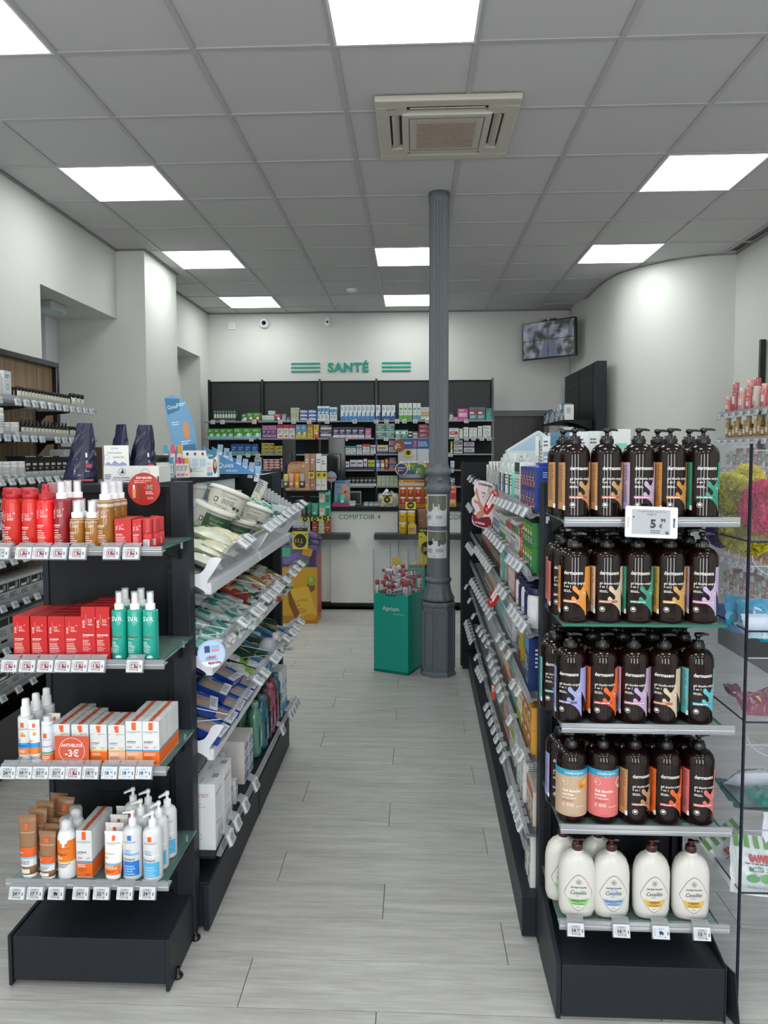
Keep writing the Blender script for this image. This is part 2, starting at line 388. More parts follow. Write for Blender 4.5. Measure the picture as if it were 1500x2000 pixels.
# back door: grey frame with dark sliding leaf
b = MB(); g = mat('#6c6e70', .5)
b.box(.93, 1.64, BY-.02, BY, 1.96, 2.03, g); b.box(1.57, 1.63, BY-.02, BY, 0, 1.96, g); struct(b.build('door_1_frame')).name = 'trim_2'
b = MB(); b.box(.97, 1.6, BY+.02, BY+.06, 0, 1.99, mat('#35322f', .35)); b.box(1.20, 1.203, BY+.015, BY+.02, 0, 1.99, BLKP); d = struct(b.build('door_1'))
b = MB(); b.box(1.0, 1.12, BY+.0, BY+.02, 1.38, 1.4, mat('#1c1b1a', .3)); b.build('door_handle', d)

# ---- SANTE wall sign ----
TEAL = mat('#119a86', .5)
t = thing('wall_sign', 'teal SANTÉ lettering between triple stripes high on the back wall', 'sign', (0, BY, 0))
def letters3d(s, cap, col, depth, name, parent, loc, bold=.02, tracking=1.0, sx=1.):
    cu = bpy.data.curves.new(name, 'FONT'); cu.body = s; cu.size = cap/.72; cu.offset = bold*cap; cu.extrude = depth/2; cu.resolution_u = 4; cu.space_character = tracking
    ob = bpy.data.objects.new(name, cu); me = ob.to_mesh().copy() if False else bpy.data.meshes.new_from_object(ob); bpy.data.objects.remove(ob)
    me.materials.clear(); me.materials.append(MT(col)); o = bpy.data.objects.new(name, me); COL.objects.link(o); o.rotation_euler = (PI/2, 0, 0); o.location = loc; o.parent = parent; o.scale = (sx, 1, 1)
    return o
letters3d('SANTÉ', .107, TEAL, .014, 'lettering', t, (-1.045, -.008, 2.512), .045, 1.12, 1.03)
for x0, x1 in ((-1.493, -1.14), (-.385, -.035)):
    for z in (2.612, 2.565, 2.518):
        b = MB(); b.box(x0, x1, -.014, 0, z-.009, z+.009, TEAL); b.build('stripe', t)
# ---- wall devices ----
p = oY(517, 632, BY); t = thing('dome_camera', 'round white dome security camera on the back wall', 'camera', (p.x, BY, p.z))
b = MB(); b.T = Matrix.Rotation(PI/2, 4, 'X'); b.lathe([(.06, 0), (.06, .03), (.045, .05), (.0, .06)], WHITEP, 24, cap=False); b.build('housing', t)
b = MB(); b.T = Matrix.Rotation(PI/2, 4, 'X') @ Matrix.Translation((0, 0, .05)); b.lathe([(.028, 0), (.024, .018), (.0, .026)], BLKP, 16, cap=False); b.build('lens', t)
p = oY(640, 630, BY); t = thing('wall_camera', 'small upright white camera on the back wall above the sign', 'camera', (p.x, BY, p.z))
b = MB(); b.box(-.028, .028, -.05, 0, -.05, .055, WHITEP, .012); b.build('housing', t); b = MB(); b.T = Matrix.Translation((0, -.05, .0)) @ Matrix.Rotation(PI/2, 4, 'X'); b.lathe([(.014, 0), (.01, .006), (0, .008)], BLKP, 12, cap=False); b.build('lens', t)
p = oY(453, 637, BY); t = thing('wall_socket', 'square white wall socket left of the dome camera', 'socket', (p.x, BY, p.z))
b = MB(); b.box(-.04, .04, -.012, 0, -.04, .04, WHITEP, .004); b.build('plate', t); b = MB(); b.art([('o', 0, 0, .02, .003, '#9a9a98'), ('c', -.008, 0, .003, .003, '#222222'), ('c', .008, 0, .003, .003, '#222222')], (0, -.0125, 0)); b.build('socket_face', t)
p = oY(737, 632, BY); 
p = oZ(687, 566, CZ); t = thing('smoke_detector', 'small round white disc flush in a ceiling tile near the back', 'detector', (p.x, p.y, CZ))
b = MB(); b.lathe([(.0, -.022), (.03, -.022), (.05, -.012), (.055, .006)], WHITEP, 20, cap=False); b.build('cover', t)
# exit light on lintel
p = Vector((-2.62, 5.05, 2.652)); q = oX(100, 598, -2.75)
t = thing('emergency_light', 'small grey emergency light box under the left wall lintel', 'light', (-2.78, q.y, 2.652))
b = MB(); b.box(-.09, .1, -.13, .13, -.045, 0, mat('#b9bcbc', .4), .008); b.build('housing', t)
b = MB(); b.box(-.08, .09, -.12, .12, -.06, -.044, clear('#dff5ee', .5, .2, .8)); b.build('diffuser', t)
# ---- TV ----
A = oY(1018, 633, 8.72); B = oY(1122, 620, 8.27); C1 = oY(1126, 692, 8.27); D = oY(1021, 705, 8.72)
ctr = (A+B+C1+D)/4; ux = ((B-A)+(C1-D)).normalized(); uz = ((A-D)+(B-C1)).normalized(); uy = uz.cross(ux); W_ = (B-A).length; H_ = (A-D).length
t = thing('wall_monitor', 'tilted black security monitor in the back right corner', 'monitor', ctr)
t.rotation_euler = Matrix((ux, uy, uz)).transposed().to_euler()
b = MB(); b.box(-W_/2, W_/2, 0, .05, -H_/2, H_/2, BLKP, .006); b.build('housing', t)
sm = bpy.data.materials.new('screen_cctv'); sm.use_nodes = True; nt = sm.node_tree; bs = nt.nodes['Principled BSDF']; bs.inputs['Base Color'].default_value = (.02, .02, .03, 1); bs.inputs['Roughness'].default_value = .12
tc = nt.nodes.new('ShaderNodeTexCoord'); vo = nt.nodes.new('ShaderNodeTexVoronoi'); vo.inputs['Scale'].default_value = 26; n = nt.nodes.new('ShaderNodeTexNoise'); n.inputs['Scale'].default_value = 9; n.inputs['Detail'].default_value = 8
nt.links.new(tc.outputs['Object'], vo.inputs['Vector']); nt.links.new(tc.outputs['Object'], n.inputs['Vector'])
cr = nt.nodes.new('ShaderNodeValToRGB'); e = cr.color_ramp.elements; e[0].position = .42; e[0].color = (.02, .025, .02, 1); e[1].position = .62; e[1].color = (.16, .17, .21, 1)
nt.links.new(n.outputs['Fac'], cr.inputs[0]); nt.links.new(cr.outputs[0], bs.inputs['Emission Color']); bs.inputs['Emission Strength'].default_value = .9
b = MB(); w2, h2 = W_/2-.018, H_/2-.018
g1 = '#4a4b58'
for i, (x0, x1, z0, z1) in enumerate(((-w2, -.003, .003, h2), (.003, w2, .003, h2), (-w2, -.003, -h2, -.003), (.003, w2, -h2, -.003))):
    b.add([(x0, -.002, z0), (x1, -.002, z0), (x1, -.002, z1), (x0, -.002, z1)], [(0, 1, 2, 3)], sm)
em = mat('#565a6c', .2, emit=.35)
b.art([('p', [(-.1, -h2), (-.003, -h2), (-.003, -.01), (-.05, -.01)], em), ('p', [(.01, -h2), (.12, -h2), (.1, -.01), (.01, -.01)], em), ('p', [(w2-.08, .02), (w2-.02, .01), (w2-.01, h2-.03), (w2-.04, h2-.02)], em), ('p', [(-w2+.02, .12), (-w2+.1, .16), (-.02, h2-.01), (-w2+.02, h2-.01)], em)], (0, -.002, 0))
b.build('screen', t)
b = MB(); b.box(-.05, .05, .05, .16, -.05, .05, BLKP); b.build('wall_bracket', t)
b = MB(); b.box(-.09, -.03, .0, .03, H_/2, H_/2+.02, BLKP, .005); b.box(.02, .1, .0, .03, H_/2, H_/2+.014, BLKP, .003); b.build('top_camera', t)

# ---- AC cassette ----
def ac():
    t = thing('air_conditioner', 'beige square ceiling air conditioner cassette with dusty grille', 'air conditioner', (.165, 3.955, CZ))
    be = mat('#c3beb2', .45); dk = mat('#3b3c42', .6); b = MB(); H = .355
    # frame with four slots
    for s_ in (-1, 1):
        b.box(-H, H, min(s_*H, s_*.285), max(s_*H, s_*.285), -.03, 0, be, .008)
        b.box(min(s_*H, s_*.285), max(s_*H, s_*.285), -.285, .285, -.03, 0, be, .008)
    for sx_ in (-1, 1):
        for sy_ in (-1, 1): b.box(min(sx_*.2, sx_*.29), max(sx_*.2, sx_*.29), min(sy_*.2, sy_*.29), max(sy_*.2, sy_*.29), -.03, 0, be, .004)
    b.build('frame', t)
    b = MB(); b.box(-.29, .29, -.29, .29, -.004, 0, dk); b.build('slot_back', t, label='dark recess behind the air slots')
    b = MB(); b.box(-.225, .225, -.225, .225, -.04, -.005, be, .008)
    for a in ((-.19, .19, -.19, -.186), (-.19, .19, .186, .19), (-.19, -.186, -.19, .19), (.186, .19, -.19, .19)): b.box(*a, -.0405, -.039, dk)
    b.build('intake_panel', t)
    b = MB(); gm = mat('#a89a8c', .8, noise=.25, scale=60)
    b.box(-.15, .15, -.15, .15, -.041, -.0395, mat('#6f645a', .9)); 
    for i in range(26): y = -.148+.0118*i; b.box(-.15, .15, y, y+.006, -.045, -.041, gm)
    tag(b.build('grille', t), 'dusty brownish intake grille', None)
    for k in range(4):
        b = MB(); b.T = Matrix.Rotation(k*PI/2, 4, 'Z') @ Matrix.Translation((0, -.257, -.02)) @ Matrix.Rotation(math.radians(28 if k != 2 else 10), 4, 'X'); b.box(-.185, .185, -.02, .02, -.002, .003, be, .001); b.build('louver', t)
    b = MB(); b.T = Matrix.Translation((-.27, -.28, -.0305)) @ Matrix.Rotation(PI, 4, 'X') @ Matrix.Rotation(-PI/2, 4, 'X'); 
    b.T = Matrix.Translation((-.275, -.265, -.0306)) @ Matrix(((1, 0, 0, 0), (0, 0, 1, 0), (0, 1, 0, 0), (0, 0, 0, 1))); b.T = Matrix.Translation((-.275, -.272, -.031)) @ Matrix(((1, 0, 0, 0), (0, 0, 1, 0), (0, 1, 0, 0), (0, 0, 0, 1)))
    b.art([('p', [(-.028, 0), (-.02, 0), (-.024, .008)], '#333336'), ('t', -.014, 0, .008, 'DAIKIN', '#333336', {'b': .02})]); b.build('badge', t)
ac()
# ---- cast iron column ----
def column():
    t = thing('iron_column', 'grey fluted cast iron column on an octagonal base in the aisle', 'column', (.168, 4.955, 0))
    g = mat('#697077', .5, noise=.04, bump=.3, scale=60); b = MB()
    n = 160; secs = []
    for z in (1.41, 1.415, 3.16, 3.175, CZ+.006):
        pr = []
        for i in range(n):
            a = 2*PI*i/n; fl = 0 if z in (1.41, 3.175, CZ+.006) else -.009*abs(math.sin(10*a))
            r = .0655+(.004 if z < 1.5 else 0)*0+fl+(.004 if z in (3.175, CZ+.006) else 0); pr.append((r*math.cos(a), r*math.sin(a), z))
        secs.append(pr)
    b.loft(secs, g); b.build('fluted_shaft', t)
    b = MB(); b.lathe([(.066, 1.44), (.071, 1.42), (.073, 1.405), (.084, 1.395), (.088, 1.38), (.084, 1.366), (.076, 1.36), (.076, 1.30), (.08, 1.29), (.087, 1.28), (.089, 1.262), (.084, 1.248), (.077, 1.24)], g, 40, cap=False)
    for k in range(4):
        a = -PI/2+k*PI/2+.12; 
        sv = b.T; b.T = Matrix.Rotation(a+PI/2, 4, 'Z') @ Matrix.Translation((0, -.074, 1.33)) @ Matrix.Rotation(PI/2, 4, 'X'); b.lathe([(.022, 0), (.021, .006), (.016, .007), (.013, .004), (.011, .005), (.009, .012), (0, .015)], g, 16, cap=False); b.T = sv
    b.build('collar', t)
    b = MB(); b.lathe([(.076, 1.242), (.077, 1.1), (.0785, .66)], g, 40, cap=False); b.build('lower_shaft', t)
    b = MB(); b.lathe([(.078, .67), (.084, .665), (.09, .655), (.09, .645), (.083, .637), (.08, .63)], g, 40, cap=False)
    secs = []; n = 72
    for z, r, am in ((.632, .08, 0), (.61, .082, .006), (.57, .088, .012), (.54, .098, .02), (.525, .104, .03), (.515, .098, .03), (.505, .085, 0)):
        secs.append([((r+am*.35*abs(math.sin(6*2*PI*i/n)))*math.cos(2*PI*i/n), (r+am*.35*abs(math.sin(6*2*PI*i/n)))*math.sin(2*PI*i/n), z) for i in range(n)])
    b.loft(secs, g); b.build('leaf_moulding', t)
    b = MB(); R8 = .122
    def octs(r, z, a0=PI/8+.1): return [(r*math.cos(a0+PI/4*i), r*math.sin(a0+PI/4*i), z) for i in range(8)]
    b.loft([octs(R8+.004, 0), octs(R8+.002, .02), octs(R8-.006, .03), octs(R8-.008, .47), octs(R8-.002, .48), octs(R8, .495), octs(R8-.006, .505)], g, False)
    b.build('octagonal_base', t)
    for i in range(8):
        a = PI/8+.1+PI/4*i+PI/8; ap = (R8-.007)*math.cos(PI/8); b = MB(); b.T = Matrix.Rotation(a+PI/2, 4, 'Z') @ Matrix.Translation((0, -ap, 0))
        hw = .04
        for q in ((-hw, -hw+.01, .05, .45), (hw-.01, hw, .05, .45)): b.box(q[0], q[1], -.006, .002, q[2], q[3], g)
        b.box(-hw+.01, hw-.01, -.006, .002, .44, .45, g); b.box(-hw+.01, hw-.01, -.006, .002, .05, .06, g)
        b.build('base_panel', t)
    for z0, z1, zz in ((1.02, 1.232, 0), (.805, .99, 1)):      # notices
        b = MB(); h = z1-z0; w2 = .078
        pr = [('r', -w2, 0, w2, h, '#dfe1e2'), ('r', -w2+.012, h*.55, w2-.004, h*.97, '#73786a'), ('c', -w2+.03, h*.55, .022, .02, '#73786a'), ('c', w2-.03, h*.55, .02, .012, '#73786a'), ('c', .0, h*.56, .022, .014, '#dfe1e2'),
              ('m', -w2+.006, h*.34, .05, 5, .006, '#55585a'), ('m', .0, h*.34, .06, 4, .006, '#66696c'), ('m', -.02, h*.08, .03, 1, .005, '#55585a'), ('t', .04, h*.87, .007, 'ROGÉ', '#3a3d35'),
              ('r', -.022, h*.5, -.012, h*.68, '#c9cccd'), ('r', .014, h*.5, .026, h*.7, '#c8c2b0'), ('c', -.017, h*.7, .003, .006, '#e9e9e9')]
        if zz: pr += [('c', -.04, h*.55, .02, .014, '#1d1d1f'), ('r', .014, h*.45, .03, h*.68, '#2f5c73'), ('r', .016, h*.5, .028, h*.56, '#c23b44')]
        b.art(pr, (0, 0, z0), rz=-.25, wrap=.0785, eps=.001); nt_ = b.build('notice', t)
        nt_['label'] = 'lower printed notice taped round the shaft' if zz else 'upper printed notice taped round the shaft'
column()
# ================= fixtures =================
def rail(parent, x0, x1, y, z, name='shelf_rail', m=RAIL):
    """clear extruded ticket rail along x; front at y"""
    b = MB(); pr = [(y, z-.012), (y+.004, z-.0125), (y+.008, z-.004), (y+.03, z-.002), (y+.03, z+.001), (y+.008, z+.001), (y+.006, z+.012), (y, z+.013), (y-.003, z+.006), (y-.001, z), (y-.003, z-.006)]
    b.prism(pr, x0, x1, m, 'x'); b.box(x0, x1, y-.0015, y+.001, z-.001, z+.0005, WHITEP); b.box(x0, x1, y-.0035, y-.002, z+.004, z+.006, mat('#b8babd', .2, metal=.6)); return b.build(name, parent)
def bracket(b, x, y0, y1, z, m=BLACK):
    b.prism([(y0, z), (y0, z-.012), (y0+.05, z-.02), (y1-.06, z-.045), (y1, z-.06), (y1, z)], x, x+.004, m, 'x')
def slots(b, x0, x1, y, z0, z1):
    z = z0
    while z < z1: b.box(x0, x1, y-.0012, y, z, z+.017, mat('#08090a', .8)); z += .033
def feet(t, pts):
    for x, y in pts:
        b = MB(); b.lathe([(.016, 0), (.018, .004), (.016, .01), (.006, .012), (.006, .03)], BLKP, 14, x, y); b.build('foot', t)
# ---- left gondola with its end display ----
LZ = [1.255, .955, .668, .352]
t = thing('gondola_shelving', 'dark grey double sided gondola left of the aisle with tilted white trays', 'shelving', (-.9, 2.9, 0))
def L(b, name, parent, label=None):
    o = b.build(name, parent, (.9, -2.9, 0), label=label) if parent is t else b.build(name, parent, label=label); return o
b = MB(); b.box(-1.115, -.725, 2.166, 2.186, .15, 1.405, PANEL)
for z in (.46, 1.38): b.box(-1.112, -.728, 2.1655, 2.167, z, z+.0015, BLKP)
L(b, 'end_panel', t)
for x0, x1 in ((-1.13, -1.112), (-.728, -.672)):
    b = MB(); b.box(x0, x1, 2.145 if x0 > -1 else 2.16, 2.2, .02, 1.42, ANTH, .003)
    if x0 > -1: b.box(-.742, -.728, 2.15, 2.175, .15, 1.40, BLACK); slots(b, -.7395, -.7305, 2.15, .2, 1.38)
    L(b, 'post', t)
b = MB(); b.box(-1.125, -.9, 2.19, 3.68, .14, 1.38, BLACK); L(b, 'back_panel', t)
b = MB(); b.box(-1.14, -.885, 2.16, 3.0, 1.385, 1.412, ANTH, .002); b.box(-1.14, -.885, 3.004, 3.7, 1.385, 1.412, ANTH, .002); L(b, 'top_cover', t)
b = MB(); b.box(-.95, -.70, 3.68, 3.70, .16, 1.418, BLACK); b.box(-.72, -.675, 3.66, 3.705, .02, 1.43, ANTH, .003); L(b, 'far_end_panel', t)
b = MB(); b.box(-1.125, -.645, 2.2, 3.66, .012, .155, ANTH, .002); b.box(-.66, -.642, 2.19, 2.93, .004, .15, ANTH, .002); b.box(-.66, -.640, 2.936, 3.665, .004, .15, ANTH, .002); L(b, 'plinth', t)
b = MB(); b.box(-1.128, -.692, 1.933, 2.165, .02, .148, ANTH, .0015); b.box(-1.14, -1.13, 1.928, 2.17, .006, .153, ANTH, .0015); b.box(-.69, -.680, 1.926, 2.17, .004, .153, ANTH, .0015); L(b, 'end_plinth', t)
feet(t, ()) ; 
for x, y in ((-.675, 2.155), (-.677, 1.99), (-1.1, 2.1)):
    b = MB(); b.lathe([(.014, 0), (.016, .004), (.014, .01), (.006, .014), (.006, .03)], BLKP, 14, x, y); L(b, 'foot', t)
for z in LZ:
    b = MB(); b.box(-1.09, -.668, 1.875, 2.15, z-.007, z-.001, GLASS); b.box(-1.09, -.668, 1.873, 1.875, z-.007, z-.001, EDGE); b.box(-.668, -.666, 1.873, 2.15, z-.007, z-.001, EDGE); sh = L(b, 'glass_shelf', t)
    b = MB(); b.box(-1.05, -.72, 1.93, 2.15, z-.016, z-.0085, BLACK); bracket(b, -.7, 1.95, 2.15, z-.008); bracket(b, -1.1, 1.95, 2.15, z-.008); b.build('shelf_bracket', sh)
    rail(sh, -1.1, -.655, 1.862, z-.006)
    b = MB(); b.box(-.7, -.69, 2.142, 2.146, z-.035, z-.015, mat('#b9bcc8', .4)); b.build('clip', sh)
# bottom aisle shelf
b = MB(); b.box(-.9, -.625, 2.2, 3.66, .232, .24, BLACK); sh = L(b, 'bottom_shelf', t)
def ybar(parent, x, y0, y1, z, name='shelf_rail', s=1, m=RAIL):
    b = MB(); b.prism([(x, z-.014), (x-s*.012, z-.012), (x-s*.03, z), (x-s*.03, z+.002), (x-s*.01, z+.002), (x-s*.004, z+.022), (x+s*.001, z+.022), (x+s*.004, z+.005), (x+s*.004, z-.004)], y0, y1, m, 'y'); b.box(min(x+s*.0042, x+s*.005), max(x+s*.0042, x+s*.005), y0, y1, z, z+.002, mat('#c9cbd0', .2)); return b.build(name, parent)
ybar(sh, -.612, 2.23, 2.93, .236); ybar(sh, -.612, 2.95, 3.67, .236)
# tilted trays: floor slopes from (-.9, zb+.14) to (-.64, zb), clear front up to the rim
TRZ = [1.085, .83, .56]
WTR = mat('#dfe1e6', .35); WDV = mat('#c3c8cc', .4)
for ti, zb in enumerate(TRZ):
    for mi, (y0, y1) in enumerate(((2.215, 2.925), (2.945, 3.645))):
        b = MB(); b.prism([(-.9, zb+.115), (-.645, zb+.008), (-.645, zb), (-.9, zb+.105)], y0, y1, mat('#8d9194', .35), 'y'); tr = L(b, 'tray', t, 'grey sloping tray floor')
        b = MB(); b.box(-.648, -.626, y0, y1, zb-.018, zb+.018, WTR, .002); b.box(-.627, -.6265, y0, y1, zb, zb+.002, mat('#3a3a3e')); b.build('front_bar', tr, label='white front bar')
        b = MB(); b.prism([(-.642, zb+.016), (-.638, zb+.016), (-.582, zb+.125), (-.586, zb+.125)], y0+.004, y1-.004, clear('#e4e8ee', .09, .06, .5), 'y')
        b.prism([(-.588, zb+.112), (-.575, zb+.132), (-.568, zb+.13), (-.580, zb+.108)], y0+.004, y1-.004, RAIL, 'y'); b.build('clear_front', tr)
        pts = [(x_, zb+q_) for x_, q_ in smooth_poly([(-.78, .052), (-.70, .045), (-.66, .049), (-.642, .068), (-.631, .09), (-.615, .099), (-.592, .096), (-.597, .085), (-.618, .052), (-.638, .020), (-.627, -.012), (-.638, -.013), (-.664, .005), (-.70, .018), (-.78, .034)], 3)]
        for yy in ((y0-.006,) if mi == 0 else (y0-.004, y1+.001)):
            b = MB(); b.prism(pts, yy, yy+.004, mat('#e9eaf2', .35), 'y'); b.build('side_bracket', tr, label='white curved side bracket')
        if ti == 0:
            b = MB()
            zt = 1.385; b.box(-.898, -.893, y0+.01, y1-.03, zb+.11, zt, WTR, .002); b.box(-.893, -.891, y0+(.33 if mi else .18), y0+(.332 if mi else .182), zb+.2, zt-.03, mat('#555a60')); b.box(-.893, -.86, y1-.04, y1-.03, zb+.1, zt-.06, WTR)
            for k in range(9): b.box(-.893, -.888, y0+.03+k*.03, y0+.056+k*.03, zb+.11, zb+.20, WDV)
            b.build('back_plate', tr, label='white plastic back plate')
        else:
            b = MB(); b.tube([(-.74, y0, zb+.1), (-.60, y0, zb+.115)], .0015, WTR, 5); b.tube([(-.9, y0, zb+.19), (-.58, y0, zb+.13)], .0015, WTR, 5); b.build('wire_divider', tr)
# ---- right gondola (turned a little) ----
G = thing('gondola_shelving', 'dark grey gondola right of the aisle with seven ticketed shelf levels', 'shelving', (.336, 2.2, 0), -.0152)
SGY = [0, .69, 1.37, 2.05, 2.88]
b = MB(); b.box(.33, .46, .0, 2.9, .13, 1.40, BLACK); b.build('back_panel', G)
b = MB()
for a, c in zip(SGY, SGY[1:]): b.box(0, .32, a+.002, c-.002, .006, .135, ANTH, .002)
b.build('plinth', G)
b = MB(); b.box(.0, .16, 2.90, 2.92, .1, 1.42, BLACK); b.box(-.035, .17, 2.865, 2.91, .0, 1.445, BLACK); b.box(-.05, -.035, 2.86, 2.93, .02, 1.45, ANTH, .002)
for z in (.2, .5, .85, 1.2): b.box(-.034, .12, 2.864, 2.865, z, z+.002, BLKP)
b.build('far_end_panel', G)
RZ = [1.325, 1.135, .96, .76, .565, .335]
for i, z in enumerate(RZ):
    for a, c in zip(SGY, SGY[1:]):
        if c > 2.9: c = 2.8
        b = MB(); dpt = .03; b.box(dpt-.02, .32, a+.008, min(c, 2.82)-.008, z-.012, z-.004, mat('#84888c', .35)); sh = b.build('shelf', G); ybar(sh, .012, a+.008, min(c, 2.82)-.008, z-.006, s=-1)
# ---- right end display ----
EZ = [1.333, 1.063, .797, .528, .268]
t2 = thing('end_display', 'dark end display with five glass shelves of dark pump bottles', 'shelving', (.6, 2.15, 0))
def L2(b, name, label=None): return b.build(name, t2, (-.6, -2.15, 0), label=label)
b = MB(); b.box(.41, .795, 2.166, 2.186, .15, 1.405, PANEL)
for z in (.52, .9): b.box(.415, .79, 2.1655, 2.167, z, z+.0015, BLKP)
L2(b, 'back_panel')
b = MB(); b.box(.376, .412, 2.145, 2.2, .02, 1.42, ANTH, .003); b.box(.39, .403, 2.143, 2.15, .15, 1.41, BLACK); slots(b, .392, .401, 2.143, .2, 1.38); L2(b, 'post')
b = MB(); b.box(.795, .80, 2.145, 2.2, .02, 1.42, ANTH, .003); b.box(.77, .78, 2.15, 2.166, .15, 1.3, BLACK); L2(b, 'post')
b = MB(); b.box(.392, .818, 1.875, 2.14, .01, .152, ANTH, .0015); L2(b, 'plinth')
b = MB(); b.prism([(2.14, .01), (2.14, .21), (2.08, .21), (1.875, .155), (1.875, .004), (2.1, .004)], .378, .39, ANTH, 'x'); L2(b, 'plinth_side'); b = MB()
b.prism([(2.14, .01), (2.14, .21), (2.08, .21), (1.875, .155), (1.875, .004), (2.1, .004)], .815, .82, ANTH, 'x'); L2(b, 'plinth_side')
b = MB(); b.T = Matrix.Translation((.84, 1.9, .0)) @ Matrix.Rotation(-.10, 4, 'Y') @ Matrix.Rotation(.25, 4, 'Z'); b.box(-.002, .002, -.04, .2, 0, .15, ANTH); L2(b, 'loose_side_plate', 'plinth side plate leaning loose')
for i, z in enumerate(EZ):
    b = MB(); x1 = .822 if i != 1 else .802; b.box(.385, .80, 1.885, 2.16, z-.008, z-.001, GLASS); b.box(.385, .80, 1.883, 1.885, z-.008, z-.001, EDGE); b.box(.80, .802, 1.883, 2.16, z-.008, z-.001, EDGE); sh = L2(b, 'glass_shelf')
    b = MB(); b.box(.42, .78, 1.94, 2.15, z-.017, z-.0085, BLACK); bracket(b, .398, 1.95, 2.15, z-.008); bracket(b, .785, 1.95, 2.15, z-.008); b.build('shelf_bracket', sh)
    if i != 1: rail(sh, .384, .822, 1.872, z-.006, m=clear('#b9bcc0', .5, .1, .8))
    if i == 0:
        b = MB(); b.box(.386, .396, 2.142, 2.146, z-.035, z-.015, mat('#b9bcc8', .4)); b.build('clip', sh)
# ---- back wall shelving ----
BS = thing('wall_shelving', 'long dark shelving of five bays along the back wall under the sign', 'shelving', (-.74, 8.55, 0))
XB = [-2.391, -1.764, -1.092, -.432, .237, .907]
def LB(b, name): return b.build(name, BS, (.74, -8.55, 0))
for x0, x1 in zip(XB, XB[1:]):
    b = MB(); b.box(x0+.012, x1-.012, 8.52, 8.55, .1, 2.36, PANEL); b.box(x0+.03, x1-.03, 8.517, 8.52, 1.9, 2.335, mat('#27292b', .5)); LB(b, 'bay_panel')
for x in XB: b = MB(); b.box(x-.012, x+.012, 8.49, 8.55, 0, 2.378, BLKP); LB(b, 'post')
BZ = [1.888, 1.693, 1.514, 1.336, 1.15, .95]
sg = mat('#8f9294', .4)
for i, z in enumerate(BZ):
    for k, (x0, x1) in enumerate(zip(XB, XB[1:])):
        if (k, i) in ((0, 5),): continue
        b = MB(); b.box(x0+.012, x1-.012, 8.2, 8.52, z-.02, z-.004, sg); LB(b, 'shelf')
b = MB(); b.box(XB[0], XB[-1], 8.15, 8.55, .0, .12, ANTH); LB(b, 'plinth')
# ---- dark cabinet along the right wall at the back ----
t = thing('tall_cabinet', 'tall dark cabinet with an open product shelf by the curved wall', 'cabinet', (1.8, 7.9, 0))
b = MB(); b.box(-.04, .05, -.75, .75, .1, 2.395, PANEL); b.build('carcass', t)
b = MB(); b.box(-.045, -.04, .02, .022, .1, 2.395, BLKP); b.box(-.045, -.04, -.6, -.597, .1, 2.395, BLKP); b.box(-.045, -.04, -.7, .75, 2.25, 2.253, BLKP); b.build('joint_lines', t)
b = MB(); b.box(-.045, .045, -.752, -.65, .1, 2.395, ANTH); b.build('end_post', t)
for z in (1.84, 1.62, 1.4, 1.2):
    b = MB(); b.box(-.33, -.04, -.6, .6, z-.012, z, BLACK); b.prism([(-.33, z-.012), (-.04, z-.012), (-.04, z-.1), (-.2, z-.04)], -.6, -.59, BLACK, 'y'); b.build('shelf', t)
# ---- counters ----
CW = mat('#dfdfdc', .55, bump=.05, scale=300)
ct = thing('service_counter', 'white service counter with dark worktop and teal counter number', 'counter', (0, 7.0, 0))
b = MB(); b.box(-1.5, 1.2, .05, .07, .065, .70, CW); b.build('lower_front', ct)
for x in (-1.24, -.8, -.55*0-.148, .02, .33, .75): b = MB(); b.box(x, x+.003, .048, .05, .065, .70, mat('#5c5d5e')); b.build('panel_joint', ct)
b = MB(); b.box(-1.5, 1.2, .09, .11, 0, .065, BLKP); b.build('kick_plate', ct)
for x0, x1, n in ((-.8, -.15, '4'), (.32, .99, '3')):
    b = MB(); b.box(x0, x1, 0, .05, .065 if n == '4' else .7, .958, CW, .001); b.build('number_panel', ct)
    letters3d('COMPTOIR '+n if n == '4' else 'COMPTOIR', .046, mat('#0e7f72', .5), .003, 'counter_lettering', ct, (x0+.075 if n == '4' else x0+.01, -.002, .882), 0., 1.08, 1.02)
    b = MB(); b.box(x0-.003, x1+.003, -.03, .62, .96, 1.0, BLACK, .003); b.build('worktop', ct)
for x0, x1 in ((-1.32, -.61), (-.372, .99)):
    b = MB(); b.box(x0, x1, -.17, .05, .702, .752, mat('#34363a', .45), .002); b.build('bag_ledge', ct)
b = MB(); b.box(-.15, .32, .0, .45, .975, .99, BLKP); b.box(-.15, .32, .43, .45, .7, 1.3, BLKP); b.box(-.152, -.145, 0, .45, .75, 1.0, BLKP); b.box(.315, .322, 0, .45, .75, 1.0, BLKP); b.build('niche', ct, label='black open niche between the counters')
b = MB(); b.box(-1.3, -.8, .0, .23, .735, .75, BLKP); b.box(-1.3, -.8, .23, .25, .7, 1.25, BLKP); b.build('niche', ct, label='black open niche left of the number panel')
# black slatted display tower on the left of the counter
t = thing('display_tower', 'black display tower with slots holding sample rows by the counter', 'display stand', (-1.0, 7.0, .755))
b = MB(); b.box(-.24, .19, .02, .18, .10, .64, BLACK, .002); b.box(-.24, -.23, .02, .18, -.002, .1, BLACK); b.box(.18, .19, .02, .18, -.002, .1, BLACK); b.box(-.24, .19, .17, .18, -.002, .1, BLACK); b.box(-.24, .19, -.14, .2, .395, .408, BLACK); b.box(-.24, .19, -.12, .2, .14, .152, BLACK); b.box(-.02, .20, .1, .22, .56, .72, BLACK); b.build('body', t)
for z in (.31, .045): 
    for x0 in (-.19, .0): b = MB(); b.box(x0, x0+.13, .012, .02, z+.03 if z > .1 else z+.06, z+.0345 if z > .1 else z+.0645, mat('#a8aaad', .4)); b.build('slot', t)
